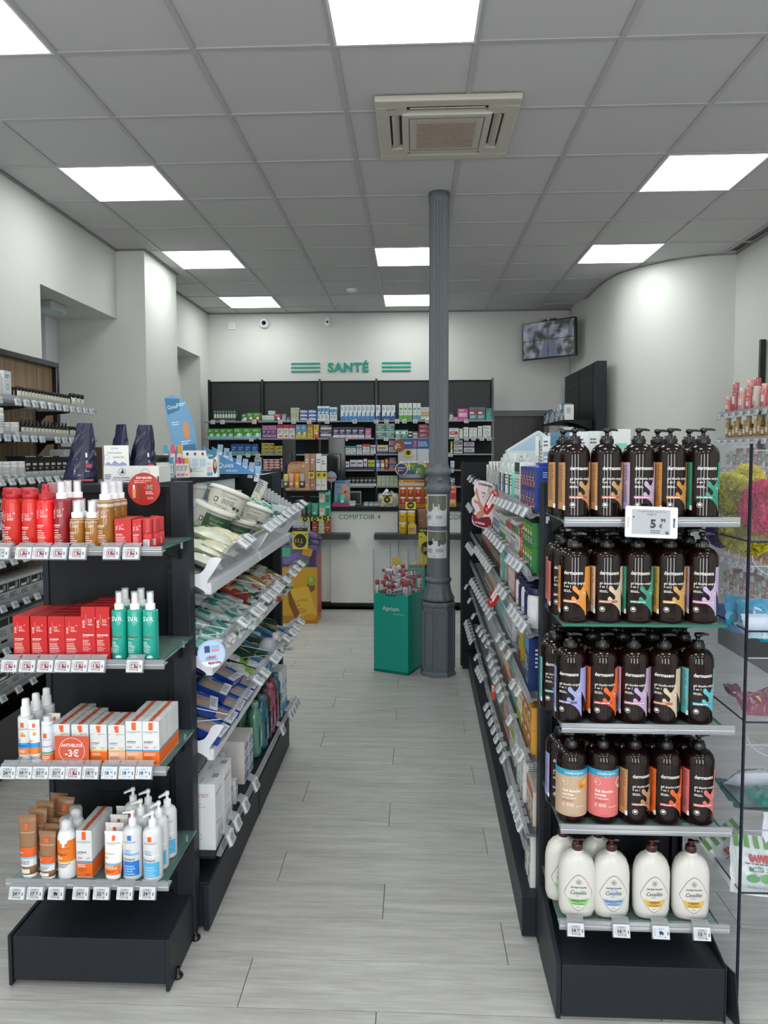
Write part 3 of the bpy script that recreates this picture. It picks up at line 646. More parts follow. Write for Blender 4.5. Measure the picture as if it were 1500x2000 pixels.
# wooden left wall unit
t = thing('wall_shelving', 'wood backed wall shelving on the left with black frame and bottle shelves', 'shelving', (-2.2, 3.4, 0))
wm = bpy.data.materials.new('wood_slats'); wm.use_nodes = True; nt = wm.node_tree; bs = nt.nodes['Principled BSDF']; tc = nt.nodes.new('ShaderNodeTexCoord'); mp = nt.nodes.new('ShaderNodeMapping'); mp.inputs['Scale'].default_value = (1, 30, .6)
nz = nt.nodes.new('ShaderNodeTexNoise'); nz.inputs['Scale'].default_value = 1.6; nz.inputs['Detail'].default_value = 7; nz.inputs['Roughness'].default_value = .7; cr = nt.nodes.new('ShaderNodeValToRGB'); e = cr.color_ramp.elements
e[0].position = .33; e[0].color = (*rgb('#5e4a37'), 1); e[1].position = .68; e[1].color = (*rgb('#a58a6c'), 1); nt.links.new(tc.outputs['Object'], mp.inputs[0]); nt.links.new(mp.outputs[0], nz.inputs['Vector']); nt.links.new(nz.outputs['Fac'], cr.inputs[0]); nt.links.new(cr.outputs[0], bs.inputs['Base Color']); bs.inputs['Roughness'].default_value = .6
b = MB(); b.box(-.02, .0, -1.6, 1.0, .1, 2.04, wm); b.build('wood_back', t)
b = MB(); fr = BLKP; b.box(-.03, .03, -1.6, 1.02, 2.03, 2.065, fr, .004); b.box(-.03, .03, .985, 1.02, .05, 2.04, fr, .004); b.build('frame', t)
b = MB(); b.box(-.05, .30, -1.6, 1.0, .0, .28, BLKP); b.build('plinth', t)
WZ = [1.765, 1.597, 1.395, 1.2, 1.03, .83, .635, .43]
for z in WZ:
    b = MB(); m_ = clear('#dfe6ea', .3, .1, .7) if z > 1.5 else mat('#26282b', .35)
    b.box(0, .345, -1.6, .80, z-.01, z-.002, m_); 
    for yy in (-.6, .3, .96 if 0 else .78): b.prism([(0, z-.01), (.2, z-.01), (.2, z-.02), (.06, z-.035), (.03, z-.07), (0, z-.1)], yy, yy+.006, fr, 'y')
    sh = b.build('shelf', t); ybar(sh, .35, -1.6, .80, z-.008)
# second wall cabinet piece behind (brown panel, white box)
t = thing('wood_cabinet', 'low brown wooden cabinet behind the left bottle shelves', 'cabinet', (-2.46, 5.15, 0))
b = MB(); b.box(-.2, .12, -.2, .25, 0, 1.56, mat('#4d3226', .5)); b.build('carcass', t); b = MB(); b.box(-.2, .12, -.21, -.2, .75, .755, BLKP); b.build('door_gap', t)
# ---- far right wall unit with pink products ----
FX = 2.4
t = thing('wall_shelving', 'clear shelving of pink cosmetics on the far right wall', 'shelving', (FX, 4.6, 0))
PZ = [oX(1450, 803, FX).z, oX(1450, 857, FX).z, oX(1450, 917, FX).z, oX(1440, 1010, FX).z, oX(1440, 1095, FX).z, oX(1440, 1160, FX).z]
Y0 = oX(1403, 803, FX).y-4.6
b = MB(); b.box(.36, .38, -2.6, Y0-.1, 0, 2.3, mat('#c9cbca', .6)); b.box(.33, .37, oX(1475, 800, FX+.3).y-4.6, oX(1475, 800, FX+.3).y-4.57, .1, 2.4, BLKP); b.build('back_panel', t)
for z in PZ:
    b = MB(); b.box(0, .35, -2.6, Y0, z-.012, z-.004, clear('#dfe3e6', .35, .1, .7)); sh = b.build('shelf', t); ybar(sh, .0, -2.6, Y0, z-.008, s=-1)
b = MB(); b.box(.02, .36, -2.6, Y0-.05, 0, .25, BLACK); b.build('plinth', t)
# ---- acrylic stand ----
t = thing('acrylic_stand', 'tall clear acrylic stand with five bins right of the bottle display', 'display stand', (.856, 1.9, 0))
th = .006
b = MB(); b.prism([(0, .3), (.0, 1.52), (.03, 1.53)][:0] or [(0, .0), (th, 0), (th, 1.525), (0, 1.525)], 0, th, EDGEK, 'y'); b.build('corner_edge', t, label='dark glued corner edge')
b = MB(); b.prism([(0, 0), (.40, 0), (.40, 1.54), (0, 1.525)], 0, .005, ACR, 'x'); b.build('side_wall', t); 
b = MB(); b.box(.006, .32, .395, .40, 0, 1.55, ACR); b.build('back_wall', t)
b = MB(); b.box(.32, .325, 0, .4, 0, 1.53, ACR); b.build('side_wall', t)
AZ = [1.272, 1.04, .801, .572, .343]
for i, z in enumerate(AZ):
    b = MB(); b.box(.006, .32, .0, .395, z, z+.005, ACR); b.box(.004, .32, -.001, .0005, z, z+.005, EDGEK); b.box(.005, .0065, 0, .395, z, z+.005, EDGEK); b.build('bin_floor', t)
    b = MB(); h = .17 if i else .235; b.box(.008, .32, .0, .004, z+.005, z+h, ACR); b.box(.008, .32, -.0005, .004, z+h, z+h+.0025, clear('#c8cad8', .5, .05, .8)); b.build('bin_front', t)
b = MB()
for z in (1.24, .77): b.tube([(.01+.11*(1-math.cos(a)), -.001, z-.065*math.sin(a)-.0) for a in [PI*k/14 for k in range(15)]], .0012, clear('#d0d2da', .5, .05, .8), 5)
b.build('cut_out_rim', t)
# ================= product builders =================
def esl(price, kind='n'):
    """electronic shelf label seen from the front, origin at its top centre, hanging down"""
    def f():
        t = thing('price_tag', 'x', 'price tag')
        w, h = .0425, .031; b = MB(); b.box(-w/2, w/2, -.004, .005, -h, 0, mat('#d3d6da', .35), .0015); b.build('case', t)
        b = MB(); scc = {'n': '#aeb1b6', 'r': '#b4adb0', 'b': '#c4d2e4'}[kind]; tc_ = '#22242a' if kind != 'r' else '#5f1f2a'
        pr = [('r', -w*.30, -h*.88, w*.27, -h*.12, scc)]
        if kind == 'r': pr += [('r', -w*.27, -h*.66, w*.25, -h*.36, '#7c3540')]
        if price == 'truck': pr += [('r', -w*.12, -h*.6, w*.06, -h*.38, '#1d1e22'), ('r', w*.06, -h*.6, w*.13, -h*.44, '#1d1e22'), ('c', -w*.05, -h*.62, .0018, .0018, '#1d1e22'), ('c', w*.08, -h*.62, .0018, .0018, '#1d1e22')]
        else:
            col = tc_ if kind != 'r' else '#e8dadc'
            pr += [('t', -w*.24, -h*.64, h*.27, price, col, {'b': .04}), ('t', w*.09, -h*.52, h*.13, '99', col, {'b': .03})]
        pr += [('m', -w*.15, -h*.17, w*.36, 2, .0018, '#6c6f76'), ('m', -w*.25, -h*.76, w*.4, 1, .0018, '#5d6066'), ('r', w*.19, -h*.86, w*.25, -h*.78, '#3a3a40')]
        pr += [('r', -w*.42, -h*(.2+.065*i)-.0006, -w*.35, -h*(.2+.065*i), '#55585e') for i in range(9)] + [('r', w*.36, -h*.66, w*.41, -h*.4, '#26272b')]
        b.art(pr, (0, -.004, 0), eps=.0002); b.build('screen', t)
        b = MB(); b.box(-w/2-.0015, w/2+.0015, .002, .0065, -h-.002, .006, clear('#d8dade', .2, .1, .6)); b.prism([(.002, .004), (.004, .004), (.016, .014), (.014, .015)], -w/2, w/2, clear('#d8dade', .2, .1, .6), 'x'); b.build('clip_holder', t)
        return t
    return f
def tagat(x, y, z, price, kind, label, group, rz=0., tilt=-.30):
    return place(('esl', price, kind), esl(price, kind), (x, y, z), label, 'price tag', group, rot=(tilt, 0, rz))
SUN = '#f4ece6'
def svr_art(hw, h, big='50', teal=False, fs=1.):
    W = '#f2e6e2'; u = -hw*.8
    if teal: pr = [('t', -hw*.72, h*.78, h*.095, 'SVR', '#e6f5f1', {'b': .01})]
    else: pr = [('t', u+h*.055*fs, h*.60, h*.055*fs, 'SVR', W, {'rot': 90, 'b': .015, 'sx': 1.5}), ('r', u+h*.085*fs, h*.66, u+h*.089*fs, h*.86, W), ('t', u+h*.13*fs, h*.70, h*.095*fs, big, W, {'b': -.012, 'sx': .85}), ('m', u+h*.13*fs, h*.68, hw*.8, 3, .0016, W), ('o', u+h*.13*fs+h*.17*fs, h*.79, .0016, .0006, W)]
    c2 = '#7c4a2c' if teal else W
    pr += [('t', u, h*.45, h*.028, 'SUN SECURE', c2, {'b': .05, 'sx': .95}), ('m', u, h*.43, hw*1.2, 1, .002, W), ('m', u, h*.37, hw*1.1, 4, .0042, '#e9c3bd' if not teal else '#cfeee8'), ('m', u, h*.24, hw*1.25, 4, .0034, '#e6a79f' if not teal else '#b6e3da')]
    lx, lv = hw*.15, h*.045
    for a in (-70, -35, 0, 35, 70): r_ = math.radians(90+a); pr.append(('p', [(lx, lv), (lx+.006*math.cos(r_-.3), lv+.006*math.sin(r_-.3)), (lx+.010*math.cos(r_), lv+.010*math.sin(r_)), (lx+.006*math.cos(r_+.3), lv+.006*math.sin(r_+.3))], '#9aa39b' if not teal else '#d6efe9'))
    return pr
def red_can():
    t = thing('spray_can', 'x', 'spray can'); h = .093; b = MB(); R = .0175
    b.lathe([(.016, 0), (R, .002), (R, .080), (.0168, .0865), (.0145, .0915), (.014, h)], mat('#cf2a22', .3, coat=.3), 24); b.art(svr_art(R, .082), wrap=R); b.build('body', t)
    b = MB(); b.lathe([(.0145, h), (.0162, h+.001), (.0164, h+.009), (.0152, h+.0095), (.0148, h+.016), (.0125, h+.0185), (0, h+.019)], mat('#b7202a', .35), 24, cap=False); b.box(-.004, .004, -.0165, -.012, h+.009, h+.014, mat('#8d1720')); b.build('cap', t)
    return t
def spray(bc, pc, R, h, ph, art_, clearcap=True, rough=.3, liquid=False, neck=.7):
    """round bottle with stepped pump and (optionally) a clear over-cap"""
    def f():
        t = thing('spray_bottle', 'x', 'spray bottle'); b = MB()
        b.lathe([(R*.9, 0), (R, .003), (R, h-.006), (R*.93, h-.0015), (R*.6, h)], bc if not isinstance(bc, str) else mat(bc, rough, coat=.4), 24)
        if liquid: b.lathe([(R*1.003, h*.86), (R*1.003, h-.007), (R*.94, h-.002), (R*.93, h-.0018)], mat('#cbbfb2', .2, coat=.5), 24, cap=False)
        b.art(art_, wrap=R, eps=.0005); b.build('body', t)
        b = MB(); m = mat(pc, .35); b.lathe([(R*neck, h), (R*neck, h+ph*.30), (R*neck*.93, h+ph*.32), (R*neck*.62, h+ph*.34), (R*neck*.60, h+ph*.6), (R*neck*.55, h+ph*.62), (R*neck*.53, h+ph*.9), (R*neck*.4, h+ph*.93), (0, h+ph*.94)], m, 20, cap=False); b.box(-.0015, .0015, -R*neck*.66, -R*neck*.4, h+ph*.7, h+ph*.78, m); b.build('pump', t)
        if clearcap: b = MB(); r2 = R*neck*.74; b.lathe([(r2, h+ph*.33), (r2, h+ph*.97), (r2*.93, h+ph), (0, h+ph)], clear('#f3f2f4', .18, .05, .75), 20, cap=False); b.build('clear_cap', t)
        return t
    return f
def carton(name, w, d, h, col, art_, side=None, topart=None, rough=.4, sidecol=None):
    """closed carton, origin bottom centre of its front face; side = print on the right flank"""
    def f():
        b = MB(); m = mat(col, rough); g = .0004; b.box(-w/2+g, w/2-g, 0, d-g, 0, h, m)
        b.box(-w/2+.001, w/2-.001, .001, .0016, h, h+.0002, mat('#7d7d7d'))
        if art_: b.art(art_, (0, 0, 0))
        if side: b.art(side, (w/2-g, d/2, 0), rz=PI/2)
        if sidecol: b.art(sidecol, (-w/2+g, d/2, 0), rz=-PI/2)
        if topart:
            sv = b.T; b.T = b.T @ Matrix.Translation((0, d/2, h+.0003)) @ Matrix.Rotation(-PI/2, 4, 'X'); b.art(topart); b.T = sv
        o = b.build(name); return o
    return f
def tube(name, w, h, d, col, capc, art_, cap_h=.012, rough=.35, capw=.75):
    """crimped tube standing on its cap"""
    def f():
        t = thing(name, 'x', 'tube'); secs = []; n = 20; m = mat(col, rough)
        for k in range(9):
            s_ = k/8; z = cap_h+(h-cap_h)*s_; a = w/2*(.86+.14*s_); bb = (d/2)*(1-s_**1.4)+.0006
            if k == 0: a, bb = w/2*.83, d/2*.97
            secs.append([(a*math.cos(2*PI*i/n), bb*math.sin(2*PI*i/n), z) for i in range(n)])
        b = MB(); b.loft(secs, m); b.box(-w/2, w/2, -.0009, .0009, h-.006, h+.001, m)
        # print on the front: displaced by the local bulge
        k0 = len(b.v); b.art(art_, (0, 0, 0), eps=.0012, cut=w*.11)
        for i in range(k0, len(b.v)):
            x, y, z = b.v[i]; s_ = min(1, max(0, (z-cap_h)/(h-cap_h))); bb = (d/2)*(1-s_**1.4)+.0006; a = w/2*(.86+.14*s_); x = max(-a*.97, min(a*.97, x))
            b.v[i] = (x, y-bb*math.sqrt(max(0, 1-(x/a)**2)), z)
        b.build('body', t)
        b = MB(); b.lathe([(w/2*capw, 0), (w/2*capw*1.02, .001), (w/2*capw*1.06, cap_h)], mat(capc, .35), 20, sy=d/w*1.15); b.build('cap', t); return t
    return f
# =============== left end display ===============
SCL.update({'red_can': (1.33, 1.33, 1.4), 'redspray': (1.14, 1.14, 1.4), 'redspray2': (1.1, 1.1, 1.38), 'deep': (1.03, 1.03, 1.42), 'am_s': (1.3, 1.3, 1.38), 'am_b': (1.1, 1.1, 1.38), ('sb', .044): (1.04, 1, 1.07), ('sb', .0235): (1.06, 1, 1.06), 'stick': (1.3, 1.2, 1.08),
 'lrp_pump': (.98, .98, 1.25), 'slim': (1.18, 1.18, 1.2), 'bronze': (1.32, 1.25, 1.31), 'bronze2': (1.6, 1.4, 1.27), 'ocan': (1.12, 1.12, 1.22), 'lt5': (1.06, 1, 1.07), 'wt2': (1.22, 1.15, 1.1), 'pb1': (1.07, 1.07, 1.18), 'pb2': (1.07, 1.07, 1.18), 'wt': (.96, 1, 1.06)})
for i in range(4): SCL[('lb', i)] = (1.06, 1, 1.04)
for i in range(2): SCL[('lt', i)] = (1.05, 1, 1.03)
def rowx(px, Y=1.9, py=1000): return oY(px, py, Y).x
EL = 'left end display'
SH = ['top', 'second', 'third', 'bottom']
z = LZ[0]; Y = 1.9
for px, Yk, nm in ((26.5, 1.905, 'front left'), (61, 1.905, 'front right'), (56, 1.962, 'middle of the back'), (22, 1.96, 'back left')):
    place('red_can', red_can, (oY(px, 1000, Yk).x, Yk, z), 'orange-red aerosol sunscreen can, %s on the top left shelf' % nm, 'spray can', 'red sunscreen cans', rz=-.05)
redspray = spray('#f0181c', '#b21c28', .0205, .091, .031, svr_art(.0205, .091), False, neck=.8)
place('redspray', redspray, (rowx(90.5), 1.9, z), 'bright red spray sunscreen bottle with red pump beside the red cans', 'spray bottle', 'red sprays')
rc = spray('#e01a20', '#b21c28', .0195, .093, .031, svr_art(.0195, .09), True, neck=.8)
place('redspray2', rc, (oY(104, 1000, 1.947).x, 1.947, z), 'red spray bottle under a clear cap behind the bright red one', 'spray bottle', 'red sprays')
deep = spray('#8f1420', '#efe9ea', .0195, .091, .0335, svr_art(.0195, .091), True, neck=.68)
for px, Yk, nm in ((121, 1.9, 'front one of three'), (134, 1.945, 'middle one of three, behind the first'), (152, 1.95, 'rearmost right one of three')):
    place('deep', deep, (oY(px, 1000, Yk).x, Yk, z), 'deep red oil spray bottle with white pump, '+nm, 'spray bottle', 'deep red oil sprays')
AMB = mat('#96621e', .12, coat=.8); AM2 = mat('#a0691c', .12, coat=.8)
am_s = spray(AM2, '#f0eef0', .0152, .057, .034, svr_art(.0152, .064), True, neck=.78, liquid=True)
for px, Yk, nm in ((152.5, 1.895, 'front left'), (182, 1.895, 'front right'), (160, 1.93, 'back left'), (188, 1.93, 'back right')):
    place('am_s', am_s, (oY(px, 1050, Yk).x, Yk, z), 'small amber oil spray with white pump, %s of four' % nm, 'spray bottle', 'small amber oil sprays')
am_b = spray(AMB, '#f0eef0', .0195, .091, .036, svr_art(.0195, .091, '30'), True, neck=.70, liquid=True)
for px, Yk, nm in ((206.5, 1.9, 'front one'), (221, 1.945, 'middle one'), (233, 1.985, 'rear one')):
    place('am_b', am_b, (oY(px, 1000, Yk).x, Yk, z), 'tall amber oil spray marked 30, %s of its file' % nm, 'spray bottle', 'tall amber oil sprays')
def svr_box(w, h, d, narrow=False):
    return carton('sunscreen_box', w, d, h, '#c4191c', svr_art(w/2, h, fs=.8 if not narrow else .62), side=[('m', -d*.3, h*.8, d*.6, 6, .005, '#eab0ac'), ('r', -d*.3, h*.1, -d*.05, h*.22, '#f0e4e0')])
for i, (px, w, h) in enumerate(((240.5, .044, .071), (268, .0235, .069))):
    for j in range(3):
        place(('sb', w), svr_box(w, h, .030), (oY(px, 1040, 1.895).x, 1.893+.031*j, z), '%s red sunscreen carton on the top shelf, %s from the front' % (('wide', 'narrow')[i], ORD[j]), 'box', 'red cartons on the top shelf')
def stick():
    t = thing('sun_stick', 'x', 'sun stick'); b = MB(); b.lathe([(.0085, 0), (.0095, .002), (.0095, .036)], mat('#c5282b', .3), 16, sy=.75); b.box(-.006, .006, -.0085, -.0074, .004, .02, mat('#e9e4e2')); b.art([('m', -.005, .018, .01, 6, .0024, '#333333')], (0, -.0086, 0)); b.build('body', t)
    b = MB(); b.lathe([(.0096, .037), (.0096, .068), (.009, .0705), (0, .071)], clear('#d94a4c', .6, .08, .85), 16, sy=.75, cap=False); b.lathe([(.007, .036), (.007, .06)], mat('#c0393b'), 12, sy=.7); b.build('clear_cap', t); return t
for j, (px, Yk) in enumerate(((288, 1.893), (300, 1.92), (305, 1.945), (312, 1.97), (303, 1.995))):
    place('stick', stick, (oY(px, 1040, Yk).x, Yk, z), 'red sun stick with clear cap at right end of top shelf, %s from the front' % ORD[j], 'sun stick', 'red sun sticks')
# second shelf
z = LZ[1]
for i, px in enumerate((42, 76.5, 110.5, 143.5)):
    for j in range(4 if i < 2 else 5):
        place('sb2', svr_box(.0455, .114, .036), (oY(px, 1240, 1.89).x, 1.889+.0375*j, z), 'short red sunscreen carton on the second shelf, %s, %s back' % (nl(i, 4), ORD[j]), 'box', 'short red cartons on the second shelf', rz=RND.uniform(-.03, .03))
for i, px in enumerate((173, 201)):
    for j in range(4):
        place('sb3', svr_box(.0385, .141, .034), (oY(px, 1240, 1.888).x, 1.887+.0355*j, z), 'tall red sunscreen carton on the second shelf, %s file, %s back' % (('left', 'right')[i], ORD[j]), 'box', 'tall red cartons on the second shelf', rz=RND.uniform(-.025, .025))
TL = mat('#14a08e', .15, coat=.6)
teal_s = spray(TL, '#f1f3f2', .0205, .134, .048, svr_art(.0205, .134, teal=True), True, neck=.62)
for px, Yk, nm in ((234, 1.9, 'front left'), (264.5, 1.9, 'front middle'), (294.5, 1.9, 'front right'), (246, 1.948, 'back left'), (277, 1.948, 'back right')):
    place('teal_s', teal_s, (oY(px, 1230, Yk).x, Yk, z), 'turquoise after-sun spray with white pump and clear cap, %s' % nm, 'spray bottle', 'turquoise sprays on the second shelf')
# third shelf
OR = '#ea6a1c'; BLc = '#3d9bd0'
def lrp_pr(w, h, bands, logo='#e8622a', brand=True, name='ANTHELIOS', spf='50+', sx=.9):
    pr = [('r', -w*.13, h*.80, w*.13, h*.97, logo)] if logo else []
    if brand: pr += [('t', 0, h*.745, h*.03, 'LA ROCHE-POSAY', '#4a4d55', {'a': 'C', 'sx': min(1.1, w/(h*.03*14)*1.1)}), ('m', -w*.3, h*.735, w*.6, 1, .0018, '#9a9da5')]
    for z0, z1, c in bands: pr.append(('r', -w*.499, h*z0, w*.499, h*z1, c))
    if name: pr += [('t', -w*.42, h*.52, h*.033, name, '#31343c', {'b': .03, 'sx': .8}), ('m', -w*.42, h*.5, w*.5, 1, .002, '#5a5d65')]
    if spf: pr += [('t', -w*.42, h*.385, h*.062, spf, '#e05a2a', {'b': .01, 'sx': .9}), ('m', w*.12, h*.43, w*.3, 2, .003, '#e0906a')]
    return pr
def lrp_pump():
    t = thing('pump_bottle', 'x', 'pump bottle'); R = .0215; h = .098; b = MB(); b.lathe([(R*.92, 0), (R, .002), (R, h-.004), (R*.93, h), (R*.6, h+.001)], mat('#dcdee0', .3), 24)
    b.art([('r', -.006, .077, .004, .088, '#e8622a'), ('t', -.016, .072, .003, 'LA ROCHE-POSAY', '#4a4d55', {'sx': .9}), ('c', -.001, .062, .005, .004, '#e8a52c'), ('r', -.006, .057, .007, .061, '#c98f3a'), ('t', -.017, .046, .006, '50+', '#e05a2a'), ('r', -.032, .031, .032, .043, '#2f96d2'), ('t', -.016, .035, .0035, 'ANTHELIOS', '#1a3a66', {'b': .03}), ('r', -.032, .018, .032, .031, '#ee8336'), ('m', -.012, .027, .022, 2, .003, '#f9d7bd'), ('m', -.014, .012, .02, 2, .003, '#555555')], wrap=R, eps=.0003); b.build('body', t)
    b = MB(); b.lathe([(.0135, h), (.0135, h+.020), (.0105, h+.022), (.0100, h+.035), (.0085, h+.038), (0, h+.0385)], mat('#f3f4f5', .3), 20, cap=False); b.build('pump', t); return t
for px, Yk, nm in ((52, 1.91, 'front'), (72, 1.955, 'middle'), (93, 2.0, 'rear')):
    place('lrp_pump', lrp_pump, (oY(px, 1430, Yk).x, Yk, LZ[2]), 'white children sun lotion pump bottle at left end of third shelf, %s one' % nm, 'pump bottle', 'white pump bottles on the third shelf')
z = LZ[2]
wt = tube('lotion_tube', .034, .110, .026, '#f1f0ec', '#f4f4f4', [('r', -.003, .092, .005, .102, '#e8622a'), ('t', -.014, .086, .0028, 'LA ROCHE-POSAY', '#4a4d55', {'sx': .85}), ('c', .003, .076, .005, .005, '#e8a52c'), ('t', -.013, .056, .006, '50+', '#e05a2a'), ('r', -.0155, .042, .0155, .054, '#2f96d2'), ('r', -.015, .026, .015, .042, '#ee8336'), ('m', -.012, .020, .022, 2, .003, '#777777')])
place('wt', wt, (rowx(71, 1.892, 1440), 1.893, z), 'white lotion tube with blue and orange bands leaning by the pump bottle', 'tube', None, rot=(0, -.06, 0))
place('wt', wt, (rowx(106, 1.94, 1440), 1.945, z), 'white lotion tube half hidden behind the slim clear-capped bottle', 'tube')
slim = spray('#dfe3ea', '#e9ecef', .0135, .092, .018, [('r', -.004, .063, .004, .074, '#e8622a'), ('t', -.010, .058, .0022, 'LA ROCHE-POSAY', '#4a4d55', {'sx': .9}), ('t', -.009, .042, .0032, 'ANTHELIOS', '#31343c'), ('r', -.0205, .028, .0205, .031, '#2b9a6a'), ('r', -.0205, .005, .0205, .026, OR), ('m', -.008, .022, .018, 3, .004, '#fbe0cc')], True, neck=.95)
place('slim', slim, (rowx(93, 1.885, 1440), 1.886, z), 'slim pale grey mist bottle with clear cap and green band', 'spray bottle')
def lrp_box(w, h, d, low, mid=BLc, pic=False):
    bands = [(.02, .32, low), (.32, .355, mid)]
    pr = lrp_pr(w, h, bands)
    if pic: pr = pr[:3]+[('p', [(-w*.42, h*.36), (w*.42, h*.36), (w*.42, h*.62), (w*.33, h*.7), (w*.0, h*.72), (-w*.1, h*.88), (-w*.3, h*.88), (-w*.33, h*.7), (-w*.42, h*.62)], '#dcdcdc')]+pr[3:]
    sd = [('r', -d*.5, h*.02, d*.5, h*.33, low if low == OR else OR), ('r', -d*.5, h*.33, d*.5, h*.36, BLc)]
    return carton('sunscreen_box', w, d, h, '#dfe1e2', pr+[('m', -w*.4, h*.28, w*.75, 2, h*.035, '#fbe2d2'), ('m', -w*.4, h*.2, w*.6, 3, h*.025, '#9a5a36'), ('m', w*.05, h*.08, w*.35, 1, h*.03, '#3c2c28')], side=sd, topart=[('r', -w*.13, -d/2, w*.13, d/2, '#dc5c33'), ('m', -w*.1, 0, w*.2, 2, .004, '#f6cdbc')])
for i, (px, low, mid) in enumerate(((121, OR, '#7b6bb0'), (157, OR, '#3d8a4a'), (193, OR, '#e0b23a'), (228.5, '#efb49a', '#e0b23a'))):
    for j in range((5, 4, 3, 3)[i]):
        place(('lb', i), lrp_box(.0435, .104, .032, low, mid, True), (oY(px, 1450, 1.89).x+.003*0, 1.888+.0335*j, z), 'white and orange sunscreen carton on the third shelf, %s file, %s back' % (ORD[i], ORD[j]), 'box', 'short white and orange cartons', rz=RND.uniform(-.03, .03))
for i, (px, low) in enumerate(((262, '#f0a070'), (295, OR))):
    for j in range(4):
        place(('lt', i), lrp_box(.043, .117, .0395, low), (oY(px, 1450, 1.885).x, 1.884+.041*j, z), 'tall white and orange sunscreen carton, %s file, %s back' % (('left', 'right')[i], ORD[j]), 'box', 'tall white and orange cartons', rz=RND.uniform(-.03, .03))
def promo():
    b = MB(); w, h = .093, .079; b.box(-w/2, w/2, 0, .001, 0, h, mat('#d1573a', .35))
    b.art([('o', 0, h*.5, h*.45, .0012, '#f3e3dc'), ('t', 0, h*.635, h*.11, 'ANTHELIOS', '#f6ece6', {'a': 'C', 'b': .02, 'sx': .9}), ('t', 0, h*.3, h*.24, '-3€', '#f6ece6', {'a': 'C', 'b': .02}), ('t', 0, h*.19, h*.045, 'DE RÉDUCTION IMMÉDIATE', '#f0cdc0', {'a': 'C', 'sx': .8}), ('m', -w*.3, h*.15, w*.6, 2, .003, '#f0cdc0')], (0, 0, 0)); return b.build('promo_card')
tag(promo(), 'square orange promotion card reading -3€ propped before white cartons', 'sign').location = (rowx(139.5, 1.875, 1450), 1.876, z+.001)
# bottom shelf
z = LZ[3]
BRZ = '#97704f'
def bronze(sc_=1.): return tube('lotion_tube', .038*sc_, .129*sc_, .029*sc_, BRZ, '#f1f1ef', [('r', -.004, .100*sc_, .004, .113*sc_, '#e0622c'), ('t', -.014, .093*sc_, .003, 'LA ROCHE-POSAY', '#e9ddd0', {'sx': .9}), ('r', -.018*sc_, .045*sc_, .018*sc_, .064*sc_, '#df5f24'), ('t', -.014, .052*sc_, .004, '50+', '#f6e6d8'), ('r', -.018*sc_, .041*sc_, .018*sc_, .045*sc_, '#7fc0dd'), ('r', -.018*sc_, .026*sc_, .018*sc_, .041*sc_, '#dfe0e4'), ('m', -.014, .038*sc_, .025, 3, .003, '#3c3f48'), ('r', -.012, .012*sc_, .006, .021*sc_, '#e6dccd')], cap_h=.008*sc_, rough=.3)
for px, Yk, tx, nm in ((58, 1.892, -.03, 'front'), (73, 1.93, .03, 'second'), (88, 1.97, .02, 'third'), (109, 2.02, .08, 'rear'), (120, 2.0, .1, 'rightmost rear')):
    place('bronze', bronze(), (oY(px, 1650, Yk).x, Yk, z), 'tall bronze lotion tube at left end of bottom shelf, %s one' % nm, 'tube', 'bronze tubes', rot=(0, tx, .05))
place('bronze2', bronze(.78), (rowx(94, 1.885, 1670), 1.885, z), 'small tan lotion tube in front of the bronze tubes', 'tube', None, rz=-.03)
for px, Yk, nm in ((104, 1.925, 'front'), (112, 1.955, 'back')): place('bronze2', bronze(.78), (oY(px, 1650, Yk).x, Yk, z), 'small tan lotion tube behind the white and orange can, %s one' % nm, 'tube')
def ocan():
    t = thing('spray_can', 'x', 'spray can'); b = MB(); R = .0215; b.lathe([(.02, 0), (R, .002), (R, .090), (.020, .099), (.016, .106), (.0135, .110)], mat('#eef0f2', .25), 24)
    b.art([('r', -R*1.5, .043, R*1.5, .089, '#ea7a1e'), ('p', [(-.008, .089), (.010, .089), (.010, .084), (.004, .082), (.004, .074), (-.002, .074), (-.002, .082), (-.008, .084)], '#eceef0'), ('t', -.017, .070, .003, 'LA ROCHE-POSAY', '#7c4a22', {}), ('t', -.018, .056, .0045, 'ANTHELIOS', '#8c3a1a', {'b': .03, 'sx': .8}), ('t', -.018, .046, .008, '50+', '#f6efe6', {'b': .02}), ('r', -R*1.5, .040, R*1.5, .043, '#e2b02e'), ('m', -.016, .037, .032, 3, .0035, '#44474f')], wrap=R); b.build('body', t)
    b = MB(); b.lathe([(.010, .110), (.012, .112), (.0115, .124), (.007, .128), (0, .129)], mat('#f2f3f4'), 16, cap=False); b.build('nozzle', t)
    b = MB(); b.lathe([(.0155, .107), (.0155, .128), (.013, .134), (0, .136)], clear('#f3f2f4', .16, .05, .75), 20, cap=False); b.build('clear_cap', t); return t
place('ocan', ocan, (rowx(131, 1.895, 1650), 1.895, z), 'white and orange aerosol can with clear cap on bottom shelf, front', 'spray can'); place('ocan', ocan, (rowx(150, 1.955, 1650), 1.955, z), 'white and orange aerosol can on bottom shelf, behind another', 'spray can')
for j in range(4): place('lt5', lrp_box(.0415, .123, .033, OR), (rowx(164.5, 1.888, 1650), 1.886+.0345*j, z), 'white and orange sunscreen carton on the bottom shelf, %s back' % ORD[j], 'box', 'cartons on the bottom shelf', rz=-.02)
